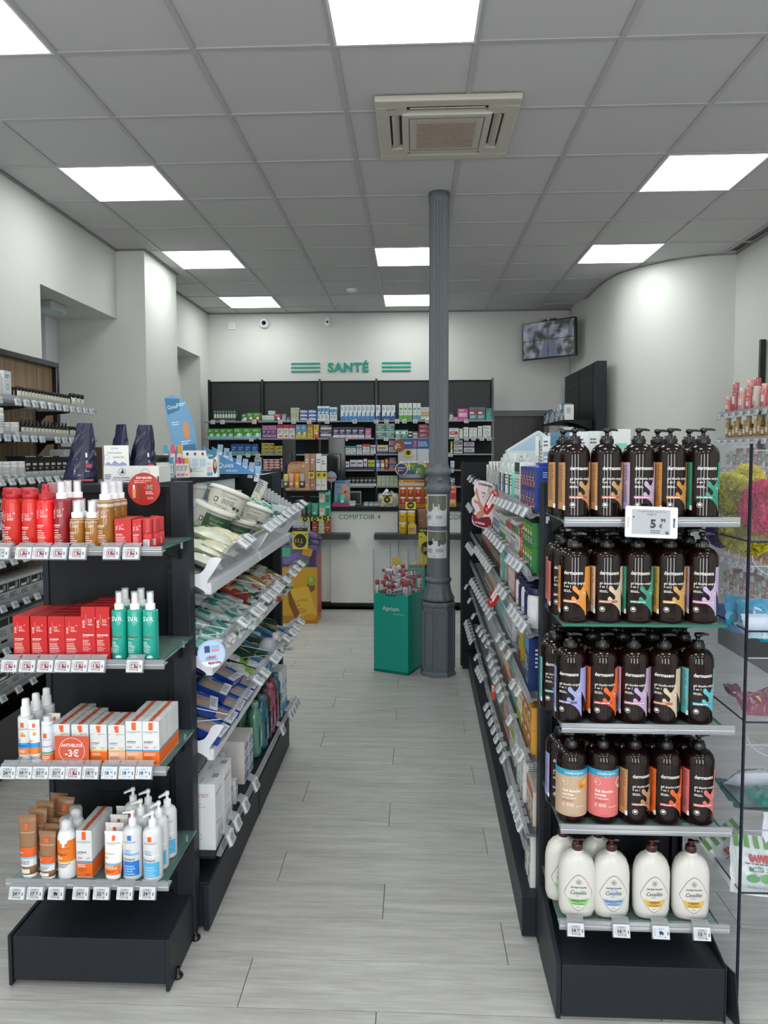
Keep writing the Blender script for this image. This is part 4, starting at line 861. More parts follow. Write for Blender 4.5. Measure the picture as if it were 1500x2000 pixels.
wt2 = tube('lotion_tube', .042, .115, .027, '#f1efea', '#f4f4f4', [('r', -.003, .094, .004, .106, '#e0622c'), ('t', -.015, .087, .0034, 'LA ROCHE-POSAY', '#4a4d55', {'sx': .8}), ('m', -.012, .085, .025, 1, .002, '#888888'), ('t', -.017, .062, .003, 'ANTHELIOS', '#31343c', {}), ('t', -.018, .051, .0055, '50+', '#e05a2a', {}), ('r', -.0185, .037, .0185, .041, '#6fb5d8'), ('r', -.018, .014, .018, .037, '#ef7a2c'), ('m', -.015, .035, .03, 2, .004, '#fbe0cc'), ('m', -.012, .024, .025, 2, .003, '#5c3a28')])
for px, Yk, nm in ((220, 1.89, 'front'), (222, 1.935, 'second'), (231, 1.98, 'third'), (243, 2.03, 'rear')):
    place('wt2', wt2, (oY(px, 1650, Yk).x, Yk, z), 'cream white lotion tube in the middle of bottom shelf, %s one' % nm, 'tube', 'cream white tubes', rot=(-.04, .02, .03))
def pumpb(bodyc, art_, R, h, ph, pc, nozzle=.024, name='pump_bottle', nrot=PI, sy=1., coat=.3):
    def f():
        t = thing(name, 'x', 'pump bottle'); b = MB(); b.lathe([(R*.93, 0), (R, .003), (R, h*.86), (R*.97, h*.905), (R*.86, h*.95), (R*.66, h*.983), (R*.42, h)], bodyc if not isinstance(bodyc, str) else mat(bodyc, .28, coat=coat), 28, sy=sy); b.build('body', t)
        if art_: b = MB(); b.art(art_, wrap=R, eps=.0004); b.build('printed_label', t)
        b = MB(); m = mat(pc, .3, coat=.2); r = R*.40
        b.lathe([(r, h-.002), (r*1.02, h+ph*.05), (r, h+ph*.42), (r*.8, h+ph*.46), (r*.42, h+ph*.5), (r*.40, h+ph*.72), (r*.62, h+ph*.76), (r*.62, h+ph*.92), (r*.45, h+ph)], m, 16)
        sv = b.T; b.T = Matrix.Rotation(nrot, 4, 'Z'); b.loft([[(x, yy, zz) for yy, zz in ((-.005, h+ph*.80), (.005, h+ph*.80), (.005, h+ph*.96), (-.005, h+ph*.96))] if k == 0 else [(x, yy*.6, zz-.002*k) for yy, zz in ((-.005, h+ph*.82), (.005, h+ph*.82), (.005, h+ph*.93), (-.005, h+ph*.93))] for k, x in ((0, 0), (1, nozzle*.6), (2, nozzle))], m, False); b.T = sv
        b.build('pump', t); return t
    return f
def post_art(c1, c2, lg): return [('r', -.005, .095, .005, .107, lg), ('t', -.017, .089, .0036, 'LA ROCHE-POSAY', '#4a5a70', {'sx': .85}), ('m', -.014, .073, .02, 3, .004, '#6da4cc'), ('r', -.018, .060, .024, .0635, c2), ('t', -.018, .049, .004, 'POSTHELIOS', '#23508c', {'b': .02}), ('r', -.018, .012, .024, .046, c1), ('m', -.014, .036, .03, 4, .006, '#a5d0f0')]
pb1 = pumpb('#dfe1e4', post_art('#2879d2', '#6db7e4', '#2f7ac0'), .0243, .122, .036, '#f2f3f4'); pb2 = pumpb('#dfe1e4', post_art('#56b3e2', '#eff1f3', '#e8622a'), .0243, .122, .036, '#f2f3f4', nrot=PI*1.2)
place('pb1', pb1, (rowx(259.5, 1.9, 1640), 1.9, z), 'white pump bottle with royal blue label, front left of the lotion bottles', 'pump bottle')
place('pb2', pb2, (rowx(298.5, 1.895, 1640), 1.895, z), 'white pump bottle with sky blue label, front right of the lotion bottles', 'pump bottle')
for k, (px, Yk, nm) in enumerate(((276, 1.96, 'middle left'), (311, 1.95, 'middle right'), (291, 2.02, 'rear left'), (328, 2.01, 'rear right'), (262, 2.03, 'rear, half hidden'))):
    place('pb2', pb2, (oY(px, 1640, Yk).x, Yk, z), 'white pump bottle with sky blue label behind the front pair, '+nm, 'pump bottle', None, rz=(-.3, .1, -.1, .2, 0)[k])
# tags of the left end display
TG = {0: [(4, '11', 'n'), (48, '19', 'r'), (81, '16', 'r'), (116, '14', 'r'), (153, '16', 'r'), (219, '11', 'r'), (257, '12', 'r')],
      1: [(20, '14', 'r'), (55, '14', 'r'), (90, '16', 'r'), (124, '13', 'r'), (157, '13', 'r'), (190, '13', 'r'), (264, '14', 'r')],
      2: [(17, '24', 'n'), (49, '19', 'n'), (81, '21', 'n'), (113, '21', 'n'), (145, '15', 'r'), (178, '18', 'n'), (215, '18', 'b'), (249, '18', 'b'), (282, '18', 'b')],
      3: [(35, '24', 'n'), (70, '17', 'n'), (111, 'truck', 'n'), (159, '24', 'n'), (199, '22', 'n'), (245, '19', 'n'), (289, '24', 'n')]}
for s_, lst in TG.items():
    pyc = (1069, 1289, 1497, 1732)[s_]
    for i, (px, pr_, kd) in enumerate(lst):
        p = oY(px, pyc, 1.852)
        tagat(p.x, 1.852, p.z, pr_, kd, 'price tag reading %s under the %s left end shelf, %s' % ('a delivery truck' if pr_ == 'truck' else pr_, SH[s_], nl(i, len(lst))), 'price tags on the left end display')
# round sun secure sign
t = thing('round_sign', 'round red hanging card with two bottles printed and -3€', 'sign', oY(281.5, 955, 2.10))
R = oY(313, 955, 2.10).x-oY(281.5, 955, 2.10).x
b = MB(); b.T = Matrix.Rotation(PI/2, 4, 'X'); b.lathe([(R, 0), (R, .001)], mat('#b62a22', .4), 48, smooth=False); b.T = Matrix()
b.art([('t', 0, R*.62, R*.13, 'SUN SECURE', '#f2dcd6', {'a': 'C', 'b': .04, 'sx': .92}), ('m', -R*.6, R*.52, R*1.2, 2, R*.1, '#e7b3aa'), ('t', R*.05, -R*.02, R*.27, '-3€', '#6bc0ae', {'b': .018, 'sx': .9}), ('m', R*.1, -R*.15, R*.7, 2, R*.11, '#f2dcd6'), ('r', -R*.72, -R*.55, -R*.52, R*.0, '#d89a52'), ('r', -R*.68, R*.0, -R*.57, R*.25, '#efe6e2'), ('r', -R*.45, -R*.7, -R*.22, R*.05, '#a23b26'), ('r', -R*.4, R*.05, -R*.28, R*.27, '#8d2a20'), ('m', R*.2, -R*.5, R*.5, 2, R*.08, '#e7b3aa')], (0, -.001, 0)); b.build('card', t)
# =============== right end display bottles ===============
def blob(R):
    pts = [(325, 960), (322, 1040), (310, 1085), (290, 1112), (275, 1102), (262, 1085), (248, 1081), (239, 1094), (244, 1112), (262, 1126), (280, 1142), (286, 1156), (280, 1170), (268, 1172), (255, 1156), (243, 1151), (233, 1163), (239, 1180), (260, 1195), (285, 1207), (305, 1227), (322, 1250), (336, 1271)]
    out = []
    for x, y in pts: s_ = max(-.99, min(.99, (x-262)/108)); out.append((R*math.asin(s_), (1325-y)/2500))
    return out
def derma(col, strip, stripname, par):
    R = .0405
    def f():
        bl = smooth_poly(blob(R), 2); bl = [q for q in bl if q[0] < R*1.0]; poly = bl+[(R*1.75, (1325-1271)/2500), (R*1.75, (1325-960)/2500)]
        W = '#efeae4'
        pr = [('p', poly, col), ('r', -R*1.78, .024, -R*1.1, .145, col), ('m', -R*1.7, .138, R*.5, 22, .0044, '#5c4a40'), ('r', R*-1.25+.0, .022, R*-1.08, .034, '#e8e8ea'),
              ('t', -R*.78, .126, .0098, 'dermasens', W, {'b': .018, 'sx': .86}), ('t', -R*.78, .101, .0062, 'gel douche surgras', W, {'b': .01, 'sx': .86}), ('t', -R*.78, .092, .0058, '3 en 1', W, {'b': .01}), ('m', -R*.78, .085, R*.7, 2, .0034, W),
              ('r', -R*.82, .0525, R*.38, .0595, strip), ('t', -R*.76, .0542, .0042, stripname, W, {'b': .03, 'sx': .85}),
              ('o', -R*.6, .036, .0068, .0008, W), ('c', -R*.6, .0368, .004, .0035, W), ('o', R*.62, .079, .0085, .0004, W), ('t', R*.48, .0755, .0062, '98', W, {'b': .0})]
        t = thing('pump_bottle', 'x', 'pump bottle'); h = .193; b = MB()
        b.lathe([(R*.9, 0), (R*.985, .003), (R, .008), (R*.99, .013), (R, .017), (R, .158), (R*.985, .168), (R*.9, .179), (R*.72, .188), (R*.5, .1925), (R*.38, .194)], mat('#170807', .09), 36); b.build('body', t)
        b = MB(); b.art(pr, wrap=R, eps=.0004, st=.00005); b.build('printed_label', t)
        b = MB(); m = mat('#0d0c0d', .3, coat=.3); b.lathe([(R*.40, .192), (R*.42, .194), (R*.42, .205), (R*.36, .208), (R*.36, .213), (R*.13, .214), (R*.13, .223), (R*.22, .2235), (R*.22, .231), (R*.15, .2335)], m, 20)
        for k in range(16):
            a = 2*PI*k/16; b.box(R*.42*math.cos(a)-.0008, R*.42*math.cos(a)+.0008, R*.42*math.sin(a)-.0008, R*.42*math.sin(a)+.0008, .195, .204, m)
        b.loft([[(x, y, z) for y, z in ((-wv, z0), (wv, z0), (wv, z1), (-wv, z1))] for x, wv, z0, z1 in ((-.004, .007, .2245, .2325), (.018, .006, .2265, .2325), (.03, .004, .2255, .2295))], m, False); b.build('pump', t)
        return t
    return f
DC = {'tan': ('#b98a5b', '#a8584a', 'parfum classique', 'tan'), 'lilac': ('#b9a3c6', '#b7799b', 'parfum orchidée blanche', 'lilac'), 'honey': ('#bd8135', '#b87a4a', 'parfum agrumes', 'honey orange'), 'green': ('#2f8f73', '#1d7569', 'parfum cèdre blanc', 'green'),
      'orange': ('#d98a33', '#c8854f', 'parfum agrumes', 'orange'), 'beige': ('#cdb79c', '#a2654e', 'parfum monoï', 'beige'), 'mustard': ('#c49a4e', '#c98c3e', 'parfum ambre', 'mustard'), 'blue': ('#9c9fd6', '#5d5f92', 'parfum vétiver', 'periwinkle'),
      'red': ('#e2641f', '#c43f3c', 'parfum tendre miel', 'bright orange'), 'aqua': ('#5fb4ba', '#2f9db2', "parfum fleur d'eau", 'turquoise'), 'coral': ('#d0706e', '#c4686a', 'parfum fleur de bonheur', 'coral'), 'rose': ('#b46a6a', '#a0585a', 'parfum rose', 'dusty rose')}
def dart(c1, lab, img):
    R = .0405
    def f():
        W = '#f4efe8'; t = thing('pump_bottle', 'x', 'pump bottle'); b = MB()
        b.lathe([(R*.9, 0), (R*.985, .003), (R, .008), (R*.99, .013), (R, .017), (R, .158), (R*.985, .168), (R*.9, .179), (R*.72, .188), (R*.5, .1925), (R*.38, .194)], mat('#170807', .09), 36); b.build('body', t)
        b = MB(); b.art([('r', -R*1.62, .020, R*1.5, .128, c1), ('r', -R*1.62, .128, R*1.5, .145, '#2f9cbf'), ('r', -R*1.8, .020, -R*1.62, .145, '#d8e4ea'), ('t', 0, .133, .006, 'DERMASENS', W, {'a': 'C', 'sx': 1.1}), ('o', 0, .1355, .0085, .0005, W), ('o', -R*.62, .112, .0085, .0006, W), ('t', -R*.78, .1095, .005, '98', W),
            ('t', -R*.78, .086, .0072, 'Gel douche', W, {'b': .03}), ('t', -R*.78, .076, .0072, 'surgras', W, {'b': .03}), ('m', -R*.78, .070, R*1.3, 1, .004, W), ('m', -R*.78, .063, R*.7, 1, .004, '#b5453a'), ('t', -R*.78, .046, .0095, '0', W), ('m', -R*.5, .055, R*.5, 3, .003, W), ('m', R*.1, .048, R*.8, 1, .003, W), ('r', -R*.3, .024, R*.1, .025, '#3a55a0')] + ([('c', R*.55, .106, .013, .010, '#e0932a'), ('c', R*.7, .112, .008, .007, '#ecb04a'), ('c', R*.45, .100, .007, .005, '#c87418')] if img else [('o', R*.9, .11, .012, .003, '#f3d9d6'), ('c', R*.95, .098, .006, .006, '#f3d9d6')]), wrap=R, eps=.0004, st=.00005); b.build('printed_label', t)
        b = MB(); m = mat('#0d0c0d', .3, coat=.3); b.lathe([(R*.40, .192), (R*.42, .194), (R*.42, .205), (R*.36, .208), (R*.36, .213), (R*.13, .214), (R*.13, .223), (R*.22, .2235), (R*.22, .231), (R*.15, .2335)], m, 20); b.box(-.02, .004, -.005, .005, .2245, .2325, m, .001); b.build('pump', t)
        return t
    return f
XC = [.4225, .505, .587, .668, .753]
ROWS = [['tan', 'tan', 'lilac', 'honey', 'green'], ['orange', 'beige', 'green', 'mustard', 'lilac'], ['blue', 'red', 'lilac', 'beige', 'aqua'], [None, None, 'tan', 'red', 'coral']]
EN = ['top', 'second', 'third', 'fourth', 'bottom']
for s_, row in enumerate(ROWS):
    for i, c in enumerate(row):
        x = XC[i] - (.004, .0, .008, .0)[s_] + RND.uniform(-.0015, .0015); rz = (RND.uniform(.02, .1) if s_ in (0, 3) else RND.uniform(-.16, -.0))
        if s_ == 0: rz = (.32, .30, .30, .32, .10)[i]
        elif s_ == 1: rz = (-.1, .12, .12, .15, -.05)[i]
        elif s_ == 2: rz = (-.12, .10, .02, -.12, .22)[i]
        elif s_ == 3: rz = (0, .05, .42, .2, .22)[i]
        if c: k = ('d', c); f = derma(*DC[c]); nm = 'dark bottle with %s splash' % DC[c][3]
        else: k = ('dl', i); f = dart(('#c2a68a', '#dd7672')[i], 0, i == 0); nm = ('dark bottle with beige and blue label', 'dark bottle with coral and blue label')[i]
        place(k, f, (x, 1.929, EZ[s_]), '%s, %s shelf, %s in the front row' % (nm, EN[s_], nl(i, 5)), 'pump bottle', 'dark pump bottles, %s shelf front row' % EN[s_], rz=rz)
        # second row
        c2 = {0: ['tan', None, None, 'honey', 'green'], 1: ['coral', 'beige', 'green', 'mustard', 'lilac'], 2: ['aqua', 'red', 'lilac', 'beige', 'aqua'], 3: ['blue', 'blue', 'tan', 'red', 'coral']}[s_][i]
        if c2: place(('d', c2), derma(*DC[c2]), (x-(.012 if i == 0 else .004)-(.012 if s_ == 2 and i == 0 else 0), 2.016, EZ[s_]), 'dark bottle with %s splash, second row of the %s shelf, %s' % (DC[c2][3], EN[s_], nl(i, 5)), 'pump bottle', 'dark pump bottles, %s shelf second row' % EN[s_], rz=rz+.1)
        if c2 and s_ in (1, 2): place(('d', c2), derma(*DC[c2]), (x-.002, 2.10, EZ[s_]), 'dark bottle with %s splash, back row of the %s shelf, %s' % (DC[c2][3], EN[s_], nl(i, 5)), 'pump bottle', 'dark pump bottles, %s shelf back row' % EN[s_], rz=.1)
def caval(fl, c, n100):
    def f():
        t = thing('pump_bottle', 'x', 'pump bottle'); b = MB(); m = mat('#d9d7d1', .3, coat=.2); ex = 2.5; secs = []
        for a, d_, z in ((.036, .022, 0), (.043, .026, .003), (.0475, .029, .02), (.0485, .0295, .06), (.0485, .0295, .115), (.046, .028, .135), (.040, .025, .152), (.030, .021, .164), (.019, .017, .170), (.0145, .0145, .173), (.0145, .0145, .176)):
            n = 32; r_ = []
            for i in range(n):
                q = 2*PI*i/n; ca, sa = math.cos(q), math.sin(q); r_.append((a*math.copysign(abs(ca)**(2/ex), ca), d_*math.copysign(abs(sa)**(2/ex), sa), z))
            secs.append(r_)
        b.loft(secs, m); b.build('body', t)
        b = MB(); cy = .071; rh, rw = .049, .0355
        dia = smooth_poly([(0, cy+rh), (rw*.5, cy+rh*.74), (rw*.93, cy+rh*.18), (rw, cy-.002), (rw*.88, cy-rh*.25), (rw*.5, cy-rh*.72), (0, cy-rh), (-rw*.5, cy-rh*.72), (-rw*.88, cy-rh*.25), (-rw, cy-.002), (-rw*.93, cy+rh*.18), (-rw*.5, cy+rh*.74)], 3)
        def inset(s_): return [(x*s_, cy+(y-cy)*s_) for x, y in dia]
        band = [(-rw*.86, cy-rh*.28), (-rw*.4, cy-rh*.36), (0, cy-rh*.38), (rw*.4, cy-rh*.36), (rw*.86, cy-rh*.28), (rw*.5, cy-rh*.66), (0, cy-rh*.72), (-rw*.5, cy-rh*.66)]
        pr = [('p', inset(1), '#4a3433'), ('p', inset(.975), '#dcdbd5'), ('p', band, c), ('o', 0, cy+rh*.6, .007, .0006, '#4a3433'), ('o', 0, cy+rh*.6, .0038, .0008, '#4a3433'), ('c', 0, cy+rh*.6, .0015, .0015, '#4a3433'),
              ('t', 0, cy+rh*.26, .0045, 'Gel Bain Douche', '#4a3433', {'a': 'C', 'b': .02, 'sx': .95})]
        if n100: pr.append(('t', 0, cy+rh*.02, .012, '100', {'v': '#cfe6cf', 'b': '#b9cdec'}[n100], {'a': 'C', 'b': .06}))
        pr += [('t', 0, cy-rh*.08, .0105, 'Cavaillès', '#2c2324', {'a': 'C', 'sh': .35, 'sx': .84}), ('m', -.008, cy-rh*.16, .016, 1, .002, '#4a3433'), ('t', 0, cy-rh*.47, .0042, fl, '#2d3a33', {'a': 'C', 'b': .02, 'sx': .95}), ('m', -.010, cy-rh*.5, .02, 1, .002, '#4a5a53'), ('t', 0, cy-rh*.65, .0032, 'PEAUX SENSIBLES', '#2d3a33', {'a': 'C', 'sx': .9}), ('m', -.006, cy-rh*.8, .012, 1, .002, '#4a3433')]
        b.art(pr, (0, -.030, 0), eps=.0006, st=.00008)
        for i in range(len(b.v)):
            x, y, z = b.v[i]; q = abs(x)/.0485; yy = .0295*(1-min(.999, q)**2.5)**(1/2.5); b.v[i] = (x, y+.030-yy, z)
        b.build('printed_label', t)
        b = MB(); m = mat('#3d1a18', .3, coat=.3); b.lathe([(.0125, .174), (.0135, .176), (.0135, .19), (.012, .193), (.006, .194), (.005, .199), (.008, .2), (.008, .206)], m, 20)
        for k in range(18): q = 2*PI*k/18; b.box(.0135*math.cos(q)-.0006, .0135*math.cos(q)+.0006, .0135*math.sin(q)-.0006, .0135*math.sin(q)+.0006, .177, .189, m)
        b.box(-.002, .02, -.004, .004, .199, .205, m, .001); b.build('pump', t); return t
    return f
CV = [('AMANDE VERTE', '#8fd07a', 'v', 'green'), ('FLEUR DE COTON', '#8fb4dd', 'b', 'blue'), ("L'ORIGINAL", '#e0b13c', '', 'yellow'), ("L'ORIGINAL", '#e0b13c', '', 'yellow')]
for i, (x, c) in enumerate(zip((.4385, .5285, .6345, .7375), CV)):
    place(('cv', c[3]), caval(*c[:3]), (x, 1.922, EZ[4]), 'big white shower gel bottle with %s band on bottom shelf, %s' % (c[3], nl(i, 4)), 'pump bottle', 'white shower gel bottles', rz=(-.05, .02, .03, .0)[i])
for i, x in enumerate((.415, .51)): place(('cv', ('green', 'blue')[i]), caval(*CV[i][:3]), (x, 1.99, EZ[4]), 'white shower gel bottle in the back of the bottom shelf, %s' % ('left', 'right')[i], 'pump bottle', 'white shower gel bottles behind')
for i, (px, pr_, kd) in enumerate(((1124, '14', 'n'), (1213, '14', 'n'), (1290, 'truck', 'b'), (1370, '13', 'n'))):
    p = oY(px, (1803, 1805, 1808, 1811)[i], 1.862); tagat(p.x, 1.862, p.z, pr_, kd, 'price tag under the white shower gel bottles, %s' % nl(i, 4), 'price tags under the white bottles', rz=-.04)
# big price sign
p = oY(1273, 1020, 1.845); t = thing('price_sign', 'large white electronic price sign reading 5€99 on the top shelf rail', 'sign', p, -.02, rot=(-.1, .035, -.03))
w2, h2 = .0645, .0395
b = MB(); b.box(-w2, w2, 0, .009, -h2, h2, mat('#e4e8ed', .35), .004); b.build('case', t)
b = MB(); b.art([('r', -w2*.76, -h2*.78, w2*.70, h2*.80, '#a9acb0'), ('t', 0, h2*.62, .0042, 'MV DERMASENS GEL S/D 3/1', '#33363b', {'a': 'C', 'sx': .95}), ('t', 0, h2*.44, .0042, 'CLASS 1L', '#33363b', {'a': 'C', 'b': .02}), ('t', -w2*.06, -h2*.34, .0205, '5', '#26282d', {'b': .05}), ('t', w2*.27, -h2*.34, .0095, '€', '#26282d', {'b': .03}), ('t', w2*.33, h2*.02, .0088, '99', '#26282d', {'b': .04}), ('m', w2*-.05, -h2*.5, w2*.5, 2, .005, '#4a4d52'), ('r', w2*.52, -h2*.74, w2*.64, -h2*.56, '#4a4d52'),
    ('r', -w2*.72, h2*.25, -w2*.67, h2*.35, '#26282d'), ('r', w2*.80, -h2*.3, w2*.88, h2*.3, '#6b6e73'), ('r', w2*.82, h2*.1, w2*.86, h2*.25, '#1c1d20')]+[('r', -w2*.93, -h2*(.35-.055*i), -w2*.87, -h2*(.35-.055*i)+.0008, '#44474c') for i in range(12)], (0, 0, 0), eps=.0004); b.build('screen', t)
# =============== generic goods ===============
def shade(h, k):
    h = h.lstrip('#'); return '#'+''.join('%02x' % max(0, min(255, int(int(h[i:i+2], 16)*k))) for i in (0, 2, 4))
def gbox(w, d, h, c1, c2, st=0, name='carton', txt=None):
    """carton with generic pharmacy print: st picks the layout"""
    def f():
        dk = '#3d4148' if sum(rgb(c1)) > 1.0 else '#e6e6e6'; pr = []
        if st == 0: pr = [('r', -w*.5, 0, w*.5, h*.3, c2), ('r', -w*.36, h*.6, w*.3, h*.72, c2), ('m', -w*.36, h*.5, w*.6, 2, h*.06, dk)]
        elif st == 1: pr = [('p', [(-w*.5, 0), (w*.5, 0), (w*.5, h*.55), (-w*.5, h*.2)], c2), ('c', w*.1, h*.35, w*.2, w*.2, '#f1f1ee'), ('m', -w*.38, h*.86, w*.7, 3, h*.07, dk)]
        elif st == 2: pr = [('r', -w*.5, h*.72, w*.5, h, c2), ('m', -w*.36, h*.6, w*.7, 4, h*.07, dk), ('r', -w*.2, h*.1, w*.36, h*.2, c2)]
        elif st == 3: pr = [('r', -w*.42, h*.28, w*.42, h*.66, c2), ('m', -w*.36, h*.9, w*.7, 2, h*.08, dk), ('m', -w*.3, h*.56, w*.5, 2, h*.09, '#f1f1f1'), ('r', -w*.5, 0, w*.5, h*.08, shade(c2, .7))]
        elif st == 4: pr = [('m', -w*.36, h*.85, w*.65, 2, h*.07, dk), ('o', 0, h*.42, w*.22, w*.06, c2), ('m', -w*.36, h*.15, w*.7, 1, h*.05, dk)]
        elif st == 5: pr = [('r', -w*.5, h*.45, w*.5, h*.85, c2), ('r', -w*.4, h*.5, w*.1, h*.62, '#f4f4f4'), ('c', w*.25, h*.65, w*.13, h*.16, shade(c1, .8)), ('m', -w*.4, h*.35, w*.8, 3, h*.08, dk)]
        if txt: pr.append(('t', 0, h*.74, min(h*.14, w*.9/len(txt)), txt, dk if st in (0, 4) else '#f4f4f4', {'a': 'C', 'b': .04}))
        sd = [('m', -d*.3, h*.8, d*.6, 5, h*.08, dk)]
        if max(w, h) < .02: pr = pr[:1]; sd = None
        b = MB(); g = .0004; b.box(-w/2+g, w/2-g, 0, d-g, 0, h, mat(c1, .4)); b.art(pr)
        if sd and h > .06: b.art(sd, (w/2-g, d/2, 0), rz=PI/2); b.art(sd, (-w/2+g, d/2, 0), rz=-PI/2)
        b.box(-w/2+.001, w/2-.001, d*.12, d*.12+.0006, h, h+.0002, mat('#83858a')); return b.build(name)
    return f
def pillow(L, W, T, col, name='pouch', c2=None, crump=.18, rough=.3, seed=1, see=False, artp=None):
    """sealed bag lying flat: long side along x, origin at its underside"""
    def f():
        r = random.Random(seed); NX, NY = 14, 10; m = clear(col, .45, .12, .85) if see else mat(col, rough, coat=.3); b = MB(); g = [[r.uniform(-1, 1) for _ in range(NY+1)] for _ in range(NX+1)]
        def P(i, j, s_):
            u = i/NX*2-1; v = j/NY*2-1; k = (1-abs(u)**3)*(1-abs(v)**2.5); e = crump*T*g[i][j]*(.3+k); fl = .012*L*math.sin(v*9+seed)*(abs(u) > .9)
            return (u*L/2*(1-.04*(1-k))+fl, v*W/2*(1-.08*(1-abs(u))*0-.05*abs(u)**2), max(0, T*.5+s_*T*.5*k+e*(s_ > 0)))
        for s_ in (1, -1):
            vs = [P(i, j, s_) for i in range(NX+1) for j in range(NY+1)]; n = NY+1
            fs = [(i*n+j, (i+1)*n+j, (i+1)*n+j+1, i*n+j+1) for i in range(NX) for j in range(NY)]
            if s_ < 0: fs = [q[::-1] for q in fs]
            k0 = len(b.f); b.add(vs, fs, m, True)
            if c2 and s_ > 0:
                for q in range(len(fs)):
                    i = q//NY
                    if NX*.55 < i < NX*.86: b.mi[k0+q] = b.m(mat(c2, rough, coat=.3))
        if artp:
            sv = b.T; b.T = Matrix.Rotation(PI/2, 4, 'Z') @ Matrix.Rotation(-PI/2, 4, 'X') if False else Matrix.Translation((0, 0, T*.93)) @ Matrix.Rotation(-PI/2, 4, 'X'); k0 = len(b.v); b.art(artp, eps=.001); b.T = sv
            for q in range(k0, len(b.v)):
                x, y, z = b.v[q]; u = x/(L/2); v = y/(W/2); k = max(0, (1-abs(u)**3)*(1-abs(v)**2.5)); b.v[q] = (x, y, z-T*.93+T*.5+T*.5*k+T*.12)
        return b.build(name)
    return f
def travel_bottle(L, R, col, capc, lab='#e8ecec', name='travel_bottle', see=True):
    def f():
        t = thing(name, 'x', 'bottle'); M_ = Matrix.Translation((-L/2, 0, R)) @ Matrix.Rotation(PI/2, 4, 'Y'); b = MB(); b.T = M_
        m = mat(col, .12, coat=.8) if see else mat(col, .35); b.lathe([(R*.85, 0), (R, .003), (R, L*.68), (R*.8, L*.76), (R*.45, L*.8)], m, 16); b.build('body', t)
        b = MB(); b.T = M_; b.lathe([(R*.55, L*.79), (R*.6, L*.8), (R*.58, L)], mat(capc, .35), 14); b.build('cap', t)
        if lab: b = MB(); b.T = Matrix.Translation((-L/2, 0, R)) @ Matrix.Rotation(PI/2, 4, 'Y') @ Matrix.Rotation(-PI/2, 4, 'Z'); b.art([('r', -R*.9, L*.1, R*.9, L*.58, lab), ('m', -R*.7, L*.52, R*1.3, 5, L*.07, '#5d6468')], wrap=R, eps=.0005); b.build('printed_label', t)
        return t
    return f
def flat_tube(L, W, T, col, capc, name='cream_tube'):
    def f():
        t = thing(name, 'x', 'tube'); secs = []; n = 14
        for k in range(6):
            s_ = k/5; a = W/2*(.85+.15*s_); c = T/2*(1-s_**1.5)+.0008; secs.append([(L*.38-L*.88*s_, a*math.cos(2*PI*i/n), T/2+c*math.sin(2*PI*i/n)) for i in range(n)])
        b = MB(); b.loft(secs, mat(col, .3, coat=.3)); b.build('body', t); b = MB(); b.loft([[(x, W*.3*math.cos(2*PI*i/n), T/2+T*.42*math.sin(2*PI*i/n)) for i in range(n)] for x in (L*.38, L*.5)], mat(capc, .35)); b.build('cap', t); return t
    return f
SL = .395       # slope angle of the tray floors
def lay(key, fn, ti, x, y, up, label, cat, group=None, yaw=0., extra=0.):
    z = TRZ[ti]+.012+(-.645-x)*.42+up
    e = (Matrix.Rotation(SL+extra, 4, 'Y') @ Matrix.Rotation(yaw, 4, 'Z')).to_euler()
    return place(key, fn, (x, y, z), label, cat, group, rot=e)
def lbox(L, W, T, c1, c2, st=0, name='flat_box'):
    """flat lying carton with its print on top"""
    def f():
        b = MB(); b.box(-L/2, L/2, -W/2, W/2, 0, T, mat(c1, .4)); dk = '#3d4148' if sum(rgb(c1)) > 1 else '#e9e9e9'
        sv = b.T; b.T = Matrix.Translation((0, 0, T)) @ Matrix.Rotation(-PI/2, 4, 'X')
        if st == 9: pr = [('r', -L*.5, -W/2, -L*.22, W/2, '#16357e'), ('r', -L*.22, -W/2, -L*.17, W/2, '#49b6a6'), ('r', -L*.17, -W/2, L*.32, W/2, '#9aa3b5'), ('p', [(-L*.15, -W*.3), (L*.0, -W*.42), (L*.3, -W*.25), (L*.3, -W*.1), (L*.0, -W*.12), (-L*.15, -W*.05)], '#c99e84'), ('p', [(-L*.15, W*.1), (L*.05, -W*.02), (L*.3, W*.08), (L*.32, W*.2), (L*.0, W*.16), (-L*.15, W*.3)], '#b98a70'), ('r', L*.0, W*.28, L*.3, W*.5, '#2c55b0'), ('r', L*.32, -W/2, L*.5, W/2, '#e6e8ec'), ('m', L*.34, W*.3, L*.14, 6, W*.1, '#2c4a90'), ('m', -L*.42, W*.2, L*.16, 3, W*.12, '#e6e8ec')]
        else: pr = [('r', -L*.5, -W/2, -L*.5+L*(.35 if st == 0 else .2), W/2, c2), ('r', L*.05, -W*.2, L*.4, W*.2, c2 if st else shade(c1, .8)), ('m', -L*.1, W*.4, L*.5, 2, W*.12, dk)]
        b.art(pr); b.T = sv; b.art([('m', -W*.4, T*.8, W*.8, max(1, int(T/.008)), .006, dk)], (L/2, 0, 0), rz=PI/2); return b.build(name)
    return f
